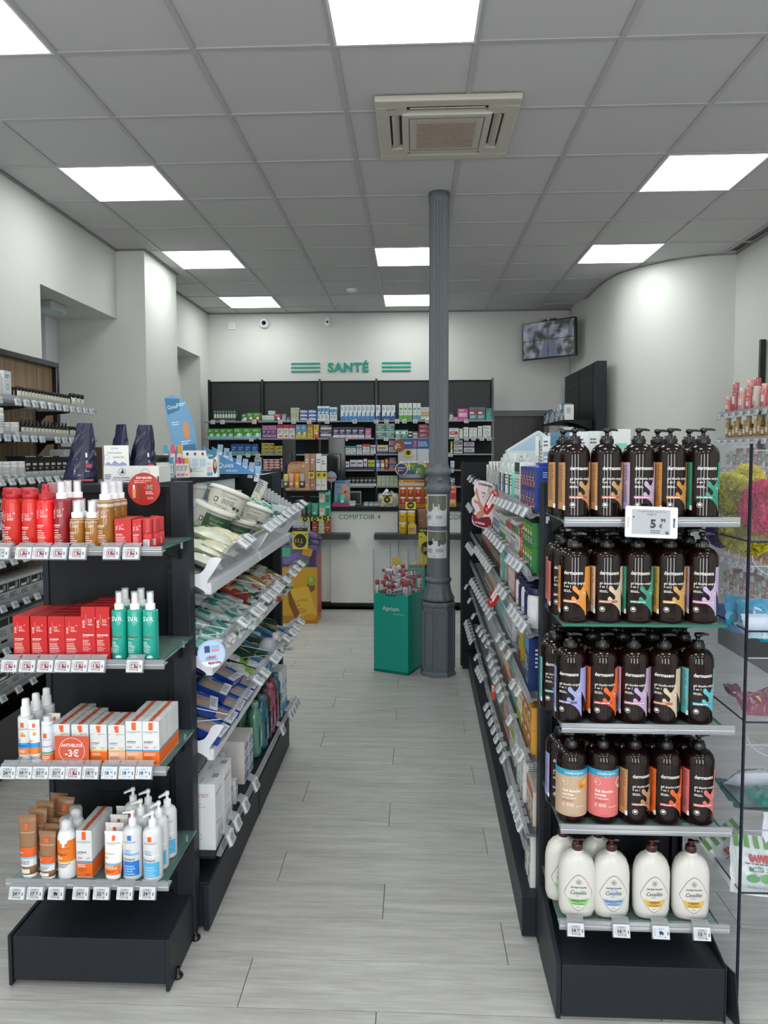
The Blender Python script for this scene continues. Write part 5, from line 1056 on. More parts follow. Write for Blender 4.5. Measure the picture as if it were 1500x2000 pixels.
# ---- top tray, near module: cotton tubs, cotton bags ----
def tub(gr=False):
    t = thing('cotton_tub', 'x', 'tub'); c = '#d9d7cc'; b = MB(); b.lathe([(.046, 0), (.054, .008), (.058, .075), (.061, .078)], mat(c, .55), 32, sx=1.08)
    for k in range(3):
        sv = b.T; b.T = Matrix.Rotation(k*2.1, 4, 'Z'); b.art([('r', -.055, .006, .055, .012, '#5f8f3c'), ('r', -.03, .068, .05, .0695, '#33443a'), ('o', -.02, .058, .006, .001, '#33443a'), ('t', -.010, .055, .006, 'Ecogreen', '#33443a', {'sh': .3}), ('r', -.045, .032, -.033, .046, '#2f4a38'), ('c', -.039, .039, .004, .005, c), ('m', -.02, .046, .05, 3, .006, '#6c756c'), ('c', .022, .028, .0055, .0055, '#2c4a36'), ('c', .036, .028, .0055, .0055, '#2c4a36'), ('m', -.022, .024, .035, 2, .004, '#8b938b')], wrap=.0575, eps=.001, sx=1.08)
        if gr and k == 0: b.art([('r', -.03, .004, .06, .062, '#2c5036'), ('t', -.015, .045, .009, 'Ecogreen', '#6c8c6c', {'b': .02}), ('t', -.01, .032, .006, 'COTONS', '#c8d4c4', {}), ('m', -.015, .026, .045, 3, .006, '#8fa88c'), ('o', -.045, .02, .009, .001, '#33443a')], wrap=.0575, eps=.0018, sx=1.08)
        b.T = sv
    b.build('carton_wall', t); b = MB(); b.lathe([(.063, .074), (.063, .084), (.060, .086), (.056, .083), (0, .083)], mat('#e2e0d6', .5), 32, sx=1.08, cap=False); b.art([], eps=0) if 0 else None; b.build('lid', t)
    b = MB(); pts = [(.02*math.cos(a)+.01, .015*math.sin(a), .085+.008*math.sin(a/2)) for a in [2*PI*k/10 for k in range(11)]]; b.tube(pts, .0012, mat('#a98a5c', .8), 5); b.build('string_handle', t); return t
for i, (px, py, X_, ry, rx) in enumerate(((432, 1003, -.76, .35, -.1), (482, 1030, -.70, .3, -.12), (402, 1035, -.80, .35, .1), (447, 1052, -.76, .3, .05), (398, 1000, -.86, .2, 0))):
    p = oX(px, py, X_); place(('tub', i in (2, 3)), tub if i not in (2, 3) else (lambda: tub(True)), (p.x, p.y, p.z-.006), 'round white and green cotton tub in the top tray, %s' % ('upper left', 'foremost', 'leftmost lower', 'under the foremost', 'at the back')[i], 'tub', 'cotton tubs', rot=(rx-.02, ry+.05, (.35, .3, .45, .3, 1)[i]), scale=(1.22, 1.22, 1.22))
for i, (px, py, X_, L, W, T, c) in enumerate(((398, 1085, -.73, .12, .085, .035, '#d3d5c0'), (410, 1062, -.73, .12, .08, .04, '#cfd2bd'), (440, 1058, -.70, .12, .08, .03, '#e0d3b0'), (395, 1108, -.705, .10, .08, .03, '#d9dacb'), (425, 1078, -.685, .10, .07, .025, '#d6cdb2'), (470, 1062, -.69, .09, .08, .02, '#c9a987'), (383, 1060, -.80, .12, .08, .04, '#d8dac8'))):
    p = oX(px, py, X_); place(('cb', i), pillow(L, W, T, c, 'cotton_bag', seed=i+3, crump=.1, rough=.4), p, 'cream cotton bag in the top tray, %s' % ['front left', 'on the front left pile', 'beside the tubs', 'lowest at the corner', 'by the front rim', 'brownish, far side of the near tray', 'against the post'][i], 'bag', 'cotton bags', rot=(.1*(i % 3-1), .4, .2*(i % 2)), scale=(1.35, 1.4, 1.3))
# hanging toothbrush packs, tilted shelf sign
for i, (px, py) in enumerate(((404, 955), (412, 962), (398, 958))):
    p = oX(px, py+22, -.84); place(('hp', 0), pillow(.16, .03, .008, '#c5ced2', 'blister_pack', c2='#5d8fb0', see=False), p, 'upright clear pack standing in the top tray, %s' % ORD[i], 'pack', 'upright clear packs', rot=(.1, -1.45+.12*i, .3))
t = thing('shelf_sign', 'tilted card with black print and yellow frame beside the cotton tubs', 'sign', oX(492, 990, -.72), rot=(-.1, .45, .35))
b = MB(); b.box(-.022, .022, 0, .002, 0, .13, mat('#d5d6cc', .4)); b.art([('m', -.018, .12, .03, 6, .009, '#33362f'), ('o', .008, .05, .01, .0012, '#c2ab2c'), ('r', .0, .03, .018, .07, '#cdb436'), ('r', .003, .034, .015, .066, '#dcdcd0')]); b.build('card', t)
b = MB(); b.box(-.05, .03, .004, .006, -.04, .03, mat('#5c9436', .4)); b.build('green_card', t)
# far module of the top tray
for i in range(9):
    y = 2.98+i*.07; lay('zipbag', pillow(.11, .075, .012, '#a9b4b4', 'clear_bag', see=True, crump=.5), 0, -.83, y, .06, 'thin clear bag leaning in the far top tray, %s' % nl(i, 9, 'near'), 'bag', 'thin clear bags', yaw=.2, extra=-.9)
tb1 = travel_bottle(.085, .0155, '#5fb2a4', '#9ed3c9')
for i, (px, py) in enumerate(((505, 992), (518, 995), (522, 1006), (535, 1005), (512, 1012), (497, 998))):
    p = oX(px, py, -.69); place('tb1', tb1, p, 'small mint green bottle in the far top tray, %s' % ORD[i], 'bottle', 'mint bottles', rot=(0, .5+.1*(i % 3), .5*(i % 2)-.2))
qz = lbox(.09, .055, .03, '#dfe3e2', '#1c6f92')
for i, (px, py) in enumerate(((545, 998), (552, 1006), (528, 1022), (508, 1030), (495, 1040))):
    p = oX(px, py, -.66-.01*i); place('qz', qz, p, 'small white and blue carton in the far top tray, %s' % ORD[i], 'box', 'white and blue cartons', rot=(.1, .3, .3+.2*i))
wh_card = lambda: MB().box(-.001, .001, -.017, .017, 0, .06, mat('#b9bcbd', .4)).build('divider_card')
b = None
for i in range(12):
    p = oY(508+i*6.6, 957+i*4.4, 3.615); place('dvc', wh_card, (p.x, p.y, p.z-.03), 'grey blank hook card along the end of the top tray, %s' % ORD[i], 'card', 'grey hook cards', rot=(0, .15, 1.3))
# ---- middle tray ----
TV = [('tb2', travel_bottle(.10, .017, '#2f9c8c', '#e6e9e8'), 'teal travel bottle with white cap', 'bottle'), ('tb3', travel_bottle(.10, .018, '#b9d8d6', '#e8e8e6', '#2f8f80'), 'clear travel bottle with green label', 'bottle'),
      ('ft1', flat_tube(.12, .04, .022, '#2f8a68', '#e9ebea'), 'green cream tube with white cap', 'tube'), ('ft2', flat_tube(.12, .042, .022, '#dfe3df', '#e9ebea'), 'white cream tube', 'tube'), ('bx1', lbox(.10, .045, .02, '#dfe6e4', '#3aa596'), 'white and teal carton', 'box'), ('pk1', pillow(.10, .07, .015, '#8fd0c6', 'sachet', c2='#e6e6e4', see=False), 'mint sachet', 'sachet')]
VF = [('ft3', flat_tube(.12, .04, .022, '#c8923c', '#e6d8c0'), 'amber cream tube', 'tube'), ('pk2', pillow(.13, .10, .02, '#c8cbc4', 'snack_bag', c2='#a0442c', crump=.22), 'silver bag with red print', 'bag'), ('pk3', pillow(.13, .10, .02, '#bfc6b4', 'snack_bag', c2='#4f8a34', crump=.22), 'silver bag with green print', 'bag'), ('bx2', lbox(.12, .07, .02, '#b23a30', '#e0c69a'), 'red and cream carton', 'box'), ('bx3', lbox(.12, .05, .03, '#2d5a4c', '#dfe6e4'), 'dark green carton', 'box')]
LW = [('sq1', lbox(.13, .10, .018, '#dfe0de', '#de8a4a'), 'white carton with orange edge', 'box'), ('sq2', pillow(.14, .10, .018, '#cfd4d2', 'sachet', c2='#3b3f44', crump=.22), 'grey sachet with dark print', 'sachet'), ('sq3', lbox(.11, .05, .035, '#1f4a34', '#5aa070'), 'dark green carton', 'box'), ('sq4', lbox(.12, .045, .03, '#2f7fb0', '#e08a44'), 'blue and orange carton', 'box')]
GP = ('gp', pillow(.11, .07, .016, '#dfe3dc', 'wipes_pack', c2='#7fb52c', crump=.2), 'white and lime wipes pack', 'pack')
BXP = ('ped', lbox(.15, .105, .03, '#1b3f98', '#1b3f98', 9, 'foot_care_box'), 'blue foot care carton', 'box')
RNK = {}
def fill(ti, y0, y1, kinds, where, seed, xs=(-.84, -.74, -.668), layers=2, dy=.062, grp=None):
    r = random.Random(seed)
    for li in range(layers):
        for xi, x in enumerate(xs):
            y = y0+r.uniform(0, .03)
            while y < y1:
                k = r.choice(kinds); RNK[(where, k[2])] = n = RNK.get((where, k[2]), 0)+1
                lay(k[0], k[1], ti, x+r.uniform(-.012, .012), y, .004+.022*li+(.05 if xi == 0 else .012*(2-xi))*.4, '%s in the %s, %s laid' % (k[2], where, ORD[min(n, 34)-1] if n < 35 else 'last'), k[3], '%s in the %s' % (k[2], where), yaw=r.uniform(-.5, .5), extra=r.uniform(-.15, .15))
                y += dy*r.uniform(.85, 1.25)
fill(1, 2.26, 2.90, TV, 'near middle tray', 5); fill(1, 2.98, 3.32, TV[2:]+VF, 'far middle tray', 6); fill(1, 3.34, 3.60, VF[1:3]+VF[:1], 'far end of the middle tray', 7, dy=.075)
fill(2, 3.02, 3.30, [GP]+LW[2:], 'far bottom tray', 8, dy=.07); fill(2, 3.34, 3.6, LW, 'far end of the bottom tray', 9, dy=.08)
for i, y in enumerate((2.30, 2.42, 2.54, 2.66, 2.78)):
    for j, x in enumerate((-.80, -.69)): lay(BXP[0], BXP[1], 2, x, y, .012+.0*j+(.02 if j == 0 else 0), 'blue foot care carton in the near bottom tray, %s, %s' % (nl(i, 5, 'near'), ('back', 'front')[j]), 'box', 'blue foot care cartons', yaw=.04*(i % 3-1))
for i, y in enumerate((2.36, 2.52, 2.68)): lay(BXP[0], BXP[1], 2, -.735, y, .055, 'blue foot care carton lying on top of the near bottom tray, %s' % ORD[i], 'box', 'blue foot care cartons', yaw=.25-.2*i)
for i, (y, x) in enumerate(((2.84, -.67), (2.90, -.70), (3.0, -.66), (3.08, -.68), (2.98, -.74))): lay(GP[0], GP[1], 2, x, y, .03, 'lime and white wipes pack on top of the bottom tray, %s' % ORD[i], 'pack', 'lime wipes packs', yaw=.3)
p = oX(518, 1272, -.66); place('roll', lambda: (lambda b: b.lathe([(.0, -.07), (.02, -.066), (.035, -.055), (.043, -.03), (.044, .03), (.038, .05), (.022, .064), (.012, .075), (.022, .095), (.0, .09)], mat('#dfe2e4', .35, bump=.5, scale=60), 24, cap=False) and b.build('cotton_bag'))(MB()), p, 'round white cotton ball bag with knotted end', 'bag', None, rot=(.3, .6, .2))
# round tilted promo card
t = thing('round_sign', 'pale blue round card hanging upside down on the middle tray', 'sign', oX(413, 1277, -.600), rot=(-.35, 0, .45))
b = MB(); b.T = Matrix.Rotation(PI/2, 4, 'X'); b.lathe([(.041, 0), (.041, .001)], mat('#b7cdea', .4), 40, smooth=False); b.T = Matrix()
b.art([('p', [(-.034, -.022), (.034, -.022), (.02, -.036), (0, -.0405), (-.02, -.036)], '#e9edf4'), ('t', .026, -.024, .009, 'baccide', '#a32030', {'b': .05, 'rot': 180}), ('t', .014, -.006, .006, 'OFFERT', '#b53550', {'b': .04, 'rot': 180}), ('m', -.018, -.012, .04, 2, .004, '#3b568c'), ('r', -.020, .004, -.004, .024, '#26407c'), ('r', .0, .006, .024, .012, '#e08a6a'), ('r', .0, .014, .024, .024, '#8fb4e2'), ('o', 0, 0, .039, .0006, '#5b80b8')], (0, -.001, 0)); b.build('card', t)
# ---- bottom shelf: cartons and mouthwash bottles ----
BZ0 = .2405
def aisl(key, fn, x, y, label, cat, group=None, z=BZ0, rz=0.): return place(key, fn, (x, y, z), label, cat, group, rz=PI/2+rz)
def sq(X_, px0, px1): return oX(px0, 1500, X_).y, oX(px1, 1500, X_).y
tall = gbox(.115, .14, .235, '#e9eaee', '#c23a44', 4, 'tall_carton')
def tallbox():
    b = MB(); w, d, h = .10, .11, .215; b.box(-w/2, w/2, 0, d, 0, h, mat('#eceef2', .4))
    pr = [('t', -w*.42, h*.80, .011, 'FRAXIPROTECT', '#b3323c', {'sx': .72}), ('m', -w*.42, h*.77, w*.5, 1, .004, '#b3323c')]+[('m', -w*.42, h*(.70-.045*i), w*.8, 1, .003, '#7c8088') for i in range(6)]+[('r', -w*.42, h*.38, -w*.1, h*.395, '#c8404a')]+[('o', w*.05, h*(.12+.03*i), w*.22, .0008, '#9a9ea6') for i in range(6)]
    b.art(pr); b.art(pr[:4]+[('o', 0, h*.2, .012, .001, '#8b8f98')], (-w/2, d/2, 0), rz=-PI/2); sv = b.T; b.T = Matrix.Translation((0, d/2, h)) @ Matrix.Rotation(-PI/2, 4, 'X'); b.art([('r', -w*.5, .02, w*.5, .024, '#b3323c'), ('t', -w*.4, -.01, .01, 'FRAXI', '#8b8f98', {}), ('r', 0, -.05, w*.3, -.03, '#9db4c4')]); b.T = sv; return b.build('tall_carton')
for i, (y, x) in enumerate(((2.285, -.63), (2.39, -.63))): aisl('tallbox', tallbox, x, y, 'tall white carton with red print on the lowest shelf, %s' % ('nearest', 'second')[i], 'box', 'tall white cartons')
sm_ = gbox(.03, .10, .085, '#e6e7ea', '#9aa0a8', 2, 'slim_carton')
for i, (y, x, z) in enumerate(((2.50, -.645, 0), (2.50, -.66, .086), (2.555, -.64, 0), (2.60, -.68, 0), (2.60, -.69, .086), (2.53, -.70, .172), (2.65, -.70, 0))): aisl('slimw', sm_, x, y, 'slim white carton with barcode on the lowest shelf, %s' % ORD[i], 'box', 'slim white cartons', z=BZ0+z, rz=.1*(i % 2))
md = gbox(.07, .09, .055, '#e6dfdc', '#3d86b8', 3, 'flat_carton', 'PURE')
for i in range(6): aisl('purebox', md, -.645-.0*i, 2.735+.078*(i//3), 'white, salmon and blue carton in a stack on the lowest shelf, %s' % ORD[i], 'box', 'stacked salmon cartons', z=BZ0+.0555*(i % 3))
def mouthwash(c, capc, lab):
    def f():
        t = thing('mouthwash_bottle', 'x', 'bottle'); b = MB(); b.lathe([(.03, 0), (.036, .004), (.037, .02), (.035, .1), (.037, .16), (.034, .185), (.018, .20), (.014, .205)], mat(c, .1, coat=.9), 20, sy=.72); b.build('body', t)
        b = MB(); b.lathe([(.016, .203), (.0165, .225), (.014, .23)], mat(capc, .4), 16); b.build('cap', t)
        b = MB(); b.art([('r', -.022, .04, .022, .13, lab), ('c', 0, .115, .012, .007, '#b9242e'), ('m', -.016, .1, .03, 5, .008, '#e8e8e8'), ('c', 0, .045, .008, .008, '#dfe6ee')], (0, -.0275, 0)); b.build('printed_label', t); return t
    return f
MW = [('#5d8f7c', '#7fa394', '#7fae9c', 'green'), ('#33667a', '#4f7f90', '#3d7f9c', 'blue'), ('#4b3b3c', '#5f5254', '#6a5a5c', 'brown'), ('#a3506a', '#b76f84', '#b85c7c', 'pink'), ('#6d3b46', '#7c525c', '#8a4a5a', 'maroon')]
for i, (y, x, k) in enumerate(((2.975, -.665, 0), (3.02, -.735, 0), (3.06, -.655, 1), (3.145, -.655, 2), (3.225, -.655, 3), (3.30, -.655, 4), (3.10, -.735, 1), (3.20, -.735, 2), (3.30, -.735, 3), (3.375, -.655, 1))):
    aisl(('mw', k), mouthwash(*MW[k][:3]), x, y, '%s mouthwash bottle on the lowest left shelf, %s' % (MW[k][3], ORD[i]), 'bottle', 'mouthwash bottles', z=BZ0)
wb = gbox(.06, .09, .22, '#d9dcdc', '#4fa0c8', 0, 'tall_carton')
for i, y in enumerate((3.45, 3.52)): aisl('wb', wb, -.63, y, 'tall white and blue carton at the far end of the lowest shelf, %s' % ('near one', 'far one')[i], 'box', None)
# tray and shelf tags on the left gondola
LT = [(0, [(468, 1062), (480, 1052)], -.560), (0, [(517, 1033), (526, 1027), (535, 1021), (544, 1015), (553, 1008), (562, 1002), (571, 997), (580, 991), (588, 985)], -.555),
      (1, [(467, 1216), (492, 1197), (503, 1188), (513, 1170), (524, 1162), (534, 1153), (540, 1146), (554, 1135), (566, 1123), (574, 1113), (583, 1104)], -.560), (2, [(497, 1330), (510, 1315), (529, 1290), (536, 1281), (554, 1249), (566, 1239), (574, 1228), (582, 1217)], -.562),
      (3, [(448, 1632), (461, 1604), (477, 1570), (497, 1530), (550, 1425), (566, 1396), (571, 1389), (575, 1380), (579, 1373)], -.590)]
for ti, pts, X_ in LT:
    for i, (px, py) in enumerate(pts):
        p = oX(px, py-8, X_); tagat(p.x, p.y, p.z, '%d' % (3+(i*7+ti*5) % 9), 'n', 'price tag facing up on the %s, %s%s' % (('top tray', 'middle tray', 'bottom tray', 'lowest left shelf')[ti], nl(i, len(pts), 'near'), ' of the near pair' if len(pts) == 2 else ''), 'price tags on the left gondola', rz=PI/2, tilt=-.95 if ti < 3 else -.35).scale = (1.22, 1.1, 1.22)
# ---- on top of the left gondola ----
ZT = 1.4125
def bluebag():
    t = thing('salt_bag', 'x', 'bag'); b = MB(); secs = []; r = random.Random(3)
    for k in range(12):
        s_ = k/11; z = .20*s_; a = .056*(1-.6*s_); d = .032*(1-s_**1.5)+.0015; tx = .02*s_; sh = r.uniform(-.002, .002)
        secs.append([(tx+sh+(a*math.cos(2*PI*i/20))+.002*r.uniform(-1, 1), d*math.sin(2*PI*i/20)+.002*r.uniform(-1, 1), z) for i in range(20)])
    b.loft(secs, mat('#0c1036', .38, coat=.12), False); b.build('bag_body', t)
    b = MB(); b.art([('r', -.0, .085, .02, .10, '#dfe2ec'), ('m', -.012, .08, .04, 3, .006, '#b9bdd4'), ('r', -.02, .05, .034, .062, '#a83240'), ('m', -.02, .045, .05, 4, .006, '#c8c8d8'), ('r', .0, .005, .04, .012, '#a82838')], (.008, -.034, 0), eps=.001, tilt=-.14); b.build('printed_label', t); return t
for px, Yk, nm, rz in ((157, 2.3, 'left one alone', .2), (232, 2.42, 'middle one behind the white card', -.5), (275, 2.46, 'right one by the tub', .4)): place('bluebag', bluebag, (oY(px, 940, Yk).x, Yk, ZT), 'shiny navy bag standing on the gondola top, '+nm, 'bag', 'navy bags', rz=rz, scale=(1, 1, .95))
t = thing('soap_box', 'white soap display box with blue drawings on the gondola top', 'box', (oY(257, 938, 2.28).x, 2.28, ZT), .03); w = .088
b = MB(); b.box(-w, w, 0, .12, 0, .052, mat('#e2e2de', .45)); b.art([('o', -.03, .034, .0115, .0012, '#26306c'), ('p', [(-.036, .028), (-.028, .044), (-.022, .03)], '#26306c'), ('t', -.058, .013, .005, 'SAVON SURGRAS', '#26306c', {'b': .02, 'sx': .95}), ('t', -.062, .0055, .0045, 'CORPS, VISAGE & MAINS', '#26306c', {'b': .02, 'sx': .9}), ('o', .045, .03, .014, .001, '#5a648c'), ('m', -.085, .026, .022, 3, .006, '#26306c'), ('p', [(-.088, 0), (.088, 0), (.088, .004), (.02, .0), (-.06, .003)], '#26306c')], (0, 0, 0)); b.build('box_body', t)
b = MB(); b.box(-w, -w+.078, .006, .01, .05, .118, mat('#e6e6e2', .45)); b.art([('t', -.066, .107, .0055, 'Cachou', '#26306c', {'sh': .3}), ('t', -.078, .092, .005, 'SAVON SURGRAS', '#26306c', {'sx': .85}), ('t', -.06, .078, .005, 'CALENDULA 3,90€', '#26306c', {'sx': .6}), ('p', smooth_poly([(-.085, .054), (-.075, .066), (-.065, .058), (-.055, .07), (-.04, .06), (-.03, .066), (-.015, .054)], 2), '#8f98c0'), ('o', -.08, .08, .008, .0006, '#26306c')], (0, .006, 0)); b.build('header_card', t)
b = MB(); b.lathe([(.012, 0), (.014, .004), (.014, .02), (.01, .024)], mat('#d9d8c4', .5), 14, .07, -.003); b.build('soap_bar', t); b = MB(); b.box(w-.012, w-.001, -.002, 0, .0, .02, mat('#26306c')); b.build('corner_print', t)
t = thing('jar', 'big white jar with black lid behind the white soap box', 'jar', (oY(301, 925, 2.62).x, 2.62, ZT)); b = MB(); b.lathe([(.05, 0), (.055, .004), (.055, .055), (.05, .062)], mat('#c9c9cc', .2, coat=.5), 32); b.art([('m', -.04, .035, .07, 2, .007, '#3b3b3f')], wrap=.055, eps=.001); b.build('body', t); b = MB(); b.lathe([(.053, .063), (.054, .064), (.054, .085), (.052, .087)], mat('#111112', .3), 32); b.build('lid', t)
lb_ = [('#d9dfe8', '#4fa0c8'), ('#e6dfe2', '#d85a8a'), ('#e8e4da', '#e0a83a'), ('#e2e2e6', '#8a6ab8')]
for i, (px, py0, py1, k, Yk) in enumerate(((324, 872, 902, 0, 3.05), (338, 872, 902, 1, 3.05), (351, 873, 903, 2, 3.05), (325, 904, 932, 0, 2.8), (334, 904, 932, 0, 2.8), (348, 904, 931, 1, 2.8), (356, 904, 931, 1, 2.8), (364, 905, 930, 2, 2.8))):
    a = oY(px, py1, Yk); h = .075 if i > 2 else .13; place(('lipb', k, h), gbox(.018, .02, h, *lb_[k], 2, 'lip_care_box'), (a.x, Yk, ZT), 'tiny %s lip care carton on the gondola top, %s' % (('blue', 'pink', 'yellow')[k], ORD[i]), 'box', 'lip care cartons')
t = thing('ear_plug_box', 'white leaflet box with face portrait and teal corner on the gondola top', 'box', (oY(389, 923, 2.85).x, 2.85, ZT), .1)
wl = oY(358, 900, 2.85).x-oY(389, 900, 2.85).x; wr = oY(424, 900, 2.85).x-oY(389, 900, 2.85).x; hh = .105
b = MB(); b.box(wl, wr, 0, .05, 0, hh, mat('#dfe2e2', .45)); W2 = wr-wl; x0 = wl
pr = [('r', x0+W2*(.05+.22*i), hh*.4, x0+W2*(.23+.22*i), hh*.7, '#b9cbd8') for i in range(3)]+[('c', x0+W2*(.14+.22*i), hh*.87, .005, .006, '#2f3338' if i == 0 else '#8a3a34') for i in range(3)]+[('m', x0+W2*.06, hh*.35, W2*.55, 3, .006, '#9aa8b2'), ('c', x0+W2*.22, hh*.25, .006, .008, '#b84a80'),
     ('p', [(x0+W2*.68, hh), (x0+W2, hh), (x0+W2*.98, hh*.8), (x0+W2*.88, hh*.68), (x0+W2*.76, hh*.68), (x0+W2*.69, hh*.82)], '#1f6f88'), ('t', x0+W2*.71, hh*.78, .010, 'Quies', '#e9eef0', {'sx': .7}), ('t', x0+W2*.71, hh*.46, .009, '06', '#d0603a', {}), ('m', x0+W2*.71, hh*.38, W2*.14, 4, .005, '#d07a5a'), ('r', x0+W2*.7, hh*.05, x0+W2*.86, hh*.18, '#5f9ac4'),
     ('c', x0+W2*.93, hh*.40, W2*.06, hh*.28, '#4a2f28'), ('c', x0+W2*.935, hh*.48, W2*.04, hh*.14, '#c99a80')]
b.art(pr); b.build('box_body', t)
t = thing('ear_plug_display', 'blue triangular counter display with hanging packs on the gondola top', 'display', (oY(424, 920, 3.15).x, 3.15, ZT+.001))
S_ = oY(513, 918, 3.15).x-oY(424, 918, 3.15).x; BLQ = mat('#4f86b8', .4)
for yy in (0, .14): b = MB(); b.prism([(0, 0), (S_*.80, 0), (S_*.86, .004), (-S_*.30, .125), (-S_*.30, .02), (0, 0.02)], yy, yy+.003, BLQ, 'y'); (b.art([('t', S_*.02, .032, .022, 'Quies', '#dfe8f0', {'sx': .95}), ('t', S_*.2, .013, .009, 'SPECIFIC', '#dfe8f0', {'sx': 1.1})]) if yy == 0 else None); b.build('side_panel', t)
b = MB(); b.prism([(S_*.86, 0), (S_*1.22, .01), (S_*1.0, .0)], 0, .14, mat('#cfdde6', .4), 'y'); b.box(-S_*.3, S_*.8, 0, .14, .0, .003, BLQ); b.build('tray_floor', t)
b = MB(); sv = b.T; b.T = Matrix.Translation((-.17, .10, .10)) @ Matrix.Rotation(-.18, 4, 'Y') @ Matrix.Rotation(.5, 4, 'Z'); pts = smooth_poly([(-.045, 0), (.055, 0), (.055, .16), (.045, .215), (.02, .24), (-.045, .25)], 2); b.prism(pts, 0, .003, mat('#6a9cc0', .4), 'y'); b.art([('p', [(-.045, .25), (.02, .24), (.01, .19), (-.045, .175)], '#31739a'), ('t', -.04, .20, .017, 'Quies', '#dfe8f0', {'sx': .8}), ('m', -.0, .22, .045, 2, .008, '#e2eaf0'), ('m', -.035, .14, .05, 2, .01, '#d3dfe8'), ('p', smooth_poly([(.012, .12), (.03, .135), (.036, .11), (.03, .07), (.018, .055), (.008, .08)], 2), '#d98a52'), ('m', -.01, .05, .05, 2, .01, '#e2eaf0'), ('r', -.04, .0, .05, .03, '#3d6f98')], (0, 0, 0)); b.build('header_card', t)
for i in range(7):
    p = Vector((S_*(-.05+.14*i), .07, .125-.095*(i/6)-.062)); place('qpk', lambda: (lambda b: (b.box(-.012, .012, 0, .002, 0, .07, clear('#bcd6e8', .45, .1, .8)), b.box(-.011, .011, -.012, 0, .0, .035, mat('#e6ebee', .4)), b.art([('m', -.008, .026, .014, 2, .005, '#4a5f74')], (0, -.012, 0)), b.build('hanging_pack'))[-1])(MB()), Vector((oY(424, 920, 3.15).x, 3.15, ZT+.001))+p, 'small clear and white pack standing in the blue display, %s' % nl(i, 7), 'pack', 'packs in the blue display', rot=(0, .12-.3*(i == 2), 0))
# =============== right gondola goods (local x grows into the shelf, y along the aisle) ===============
GM = G.matrix_basis.copy() if False else Matrix.Translation((.336, 2.2, 0)) @ Matrix.Rotation(-.0152, 4, 'Z')
def gput(key, fn, lx, ly, z, label, cat, group=None, rz=0., **k):
    p = GM @ Vector((lx, ly, z)); return place(key, fn, p, label, cat, group, rz=-PI/2-.0152+rz, **k)
RN = ['top', 'second', 'third', 'fourth', 'fifth', 'lowest']
RT = [z-.004+.0005 for z in RZ]
cnt = {}
def gl(r, d):
    cnt[(r, d)] = n = cnt.get((r, d), 0)+1
    return '%s, %s shelf of right gondola, %s' % (d, RN[r], 'nearest' if n == 1 else ORD[n-1]+' from the near end')
def grow(r, y, specs):
    """specs: (colour word, key, width, depth, height, c1, c2, style, txt, n, stack, set back)"""
    for (wd, w, d, h, c1, c2, st, txt, n, stk, back) in specs:
        for i in range(n):
            for s_ in range(stk):
                if y+w > 2.80: return y
                gput(('g', wd, w, h, c1), gbox(w-.002, d, h-.001, c1, c2, st, 'product_box', txt), .022+back*.4, y+w/2, RT[r]+s_*h, gl(r, wd+' carton'), 'box', '%s cartons on the %s shelf' % (wd, RN[r]))
            y += w
        y += .006
    return y
TIS = ('#1d3f8c', '#c8402c')
def tissue():
    b = MB(); w, d, h = .066, .12, .068; b.box(-w/2, w/2, 0, d, 0, h, mat('#1c3c8a', .35))
    b.art([('r', -w*.46, h*.06, w*.46, h*.94, '#20479c'), ('c', -w*.1, h*.5, w*.24, h*.33, '#a5342c'), ('c', -w*.1, h*.5, w*.15, h*.2, '#1a2f66'), ('m', -w*.3, h*.56, w*.38, 2, h*.12, '#e6ecf4'), ('r', w*.18, h*.1, w*.44, h*.45, '#d5763c'), ('p', [(w*.2, h*.5), (w*.3, h*.5), (w*.27, h*.9), (w*.23, h*.9)], '#d9c36a'), ('m', w*.2, h*.3, w*.2, 3, h*.06, '#f1dfc4'), ('r', -w*.44, h*.08, -w*.1, h*.2, '#c84a38')])
    b.art([('r', -d*.4, h*.1, d*.4, h*.4, '#2a52b0'), ('m', -d*.3, h*.8, d*.6, 3, h*.1, '#9fb4dd')], (w/2, d/2, 0), rz=PI/2); return b.build('tissue_box')
y = .06
for i in range(5):
    for s_ in range(2): gput('tissue', tissue, .035, y+.0335+i*.0665, RT[0]+.0685*s_, gl(0, 'blue carton with red oval print'), 'box', 'blue cartons with red ovals', rz=0)
for i in range(3): gput(('navyroll', 0), gbox(.05, .08, .07, '#1a2f7c', '#3d5fc0', 0), .17, .12+.06*i, RT[0]+.0, gl(0, 'plain navy carton'), 'box', 'navy cartons')
gput('navyflat', gbox(.07, .12, .012, '#1a2fa0', '#c8d4f0', 0), .05, .11, RT[0]+.1385, 'flat blue carton lying on top of the nearest blue cartons', 'box')
y = grow(0, .415, [('white', .036, .05, .15, '#dfe0de', '#3a3d42', 2, 'BIAFINE', 4, 1, .03)])
def capbottle(c, capc, lab, R=.018, h=.13):
    def f():
        t = thing('clear_cap_bottle', 'x', 'bottle'); b = MB(); b.lathe([(R*.9, 0), (R, .003), (R, h*.72), (R*.8, h*.78), (R*.5, h*.8)], mat(c, .12, coat=.7), 16); b.art([('r', -R*.9, h*.12, R*.9, h*.6, lab), ('m', -R*.7, h*.55, R*1.2, 4, h*.07, '#4c5256')], wrap=R, eps=.0005); b.build('body', t)
        b = MB(); b.lathe([(R*.6, h*.8), (R*.62, h*.98), (R*.5, h), (0, h)], clear('#e6ebec', .4, .1, .85), 14, cap=False); b.lathe([(R*.4, h*.8), (R*.35, h*.94)], WHITEP, 10); b.build('clear_cap', t); return t
    return f
CB = [('clear', '#c9d4cf', '#eef1ef'), ('mint', '#8fd0c0', '#6fc4b2'), ('red', '#c8d0cc', '#c05454'), ('blue', '#b9d2dd', '#4f9cd0'), ('white', '#dfe4e2', '#3d4448')]
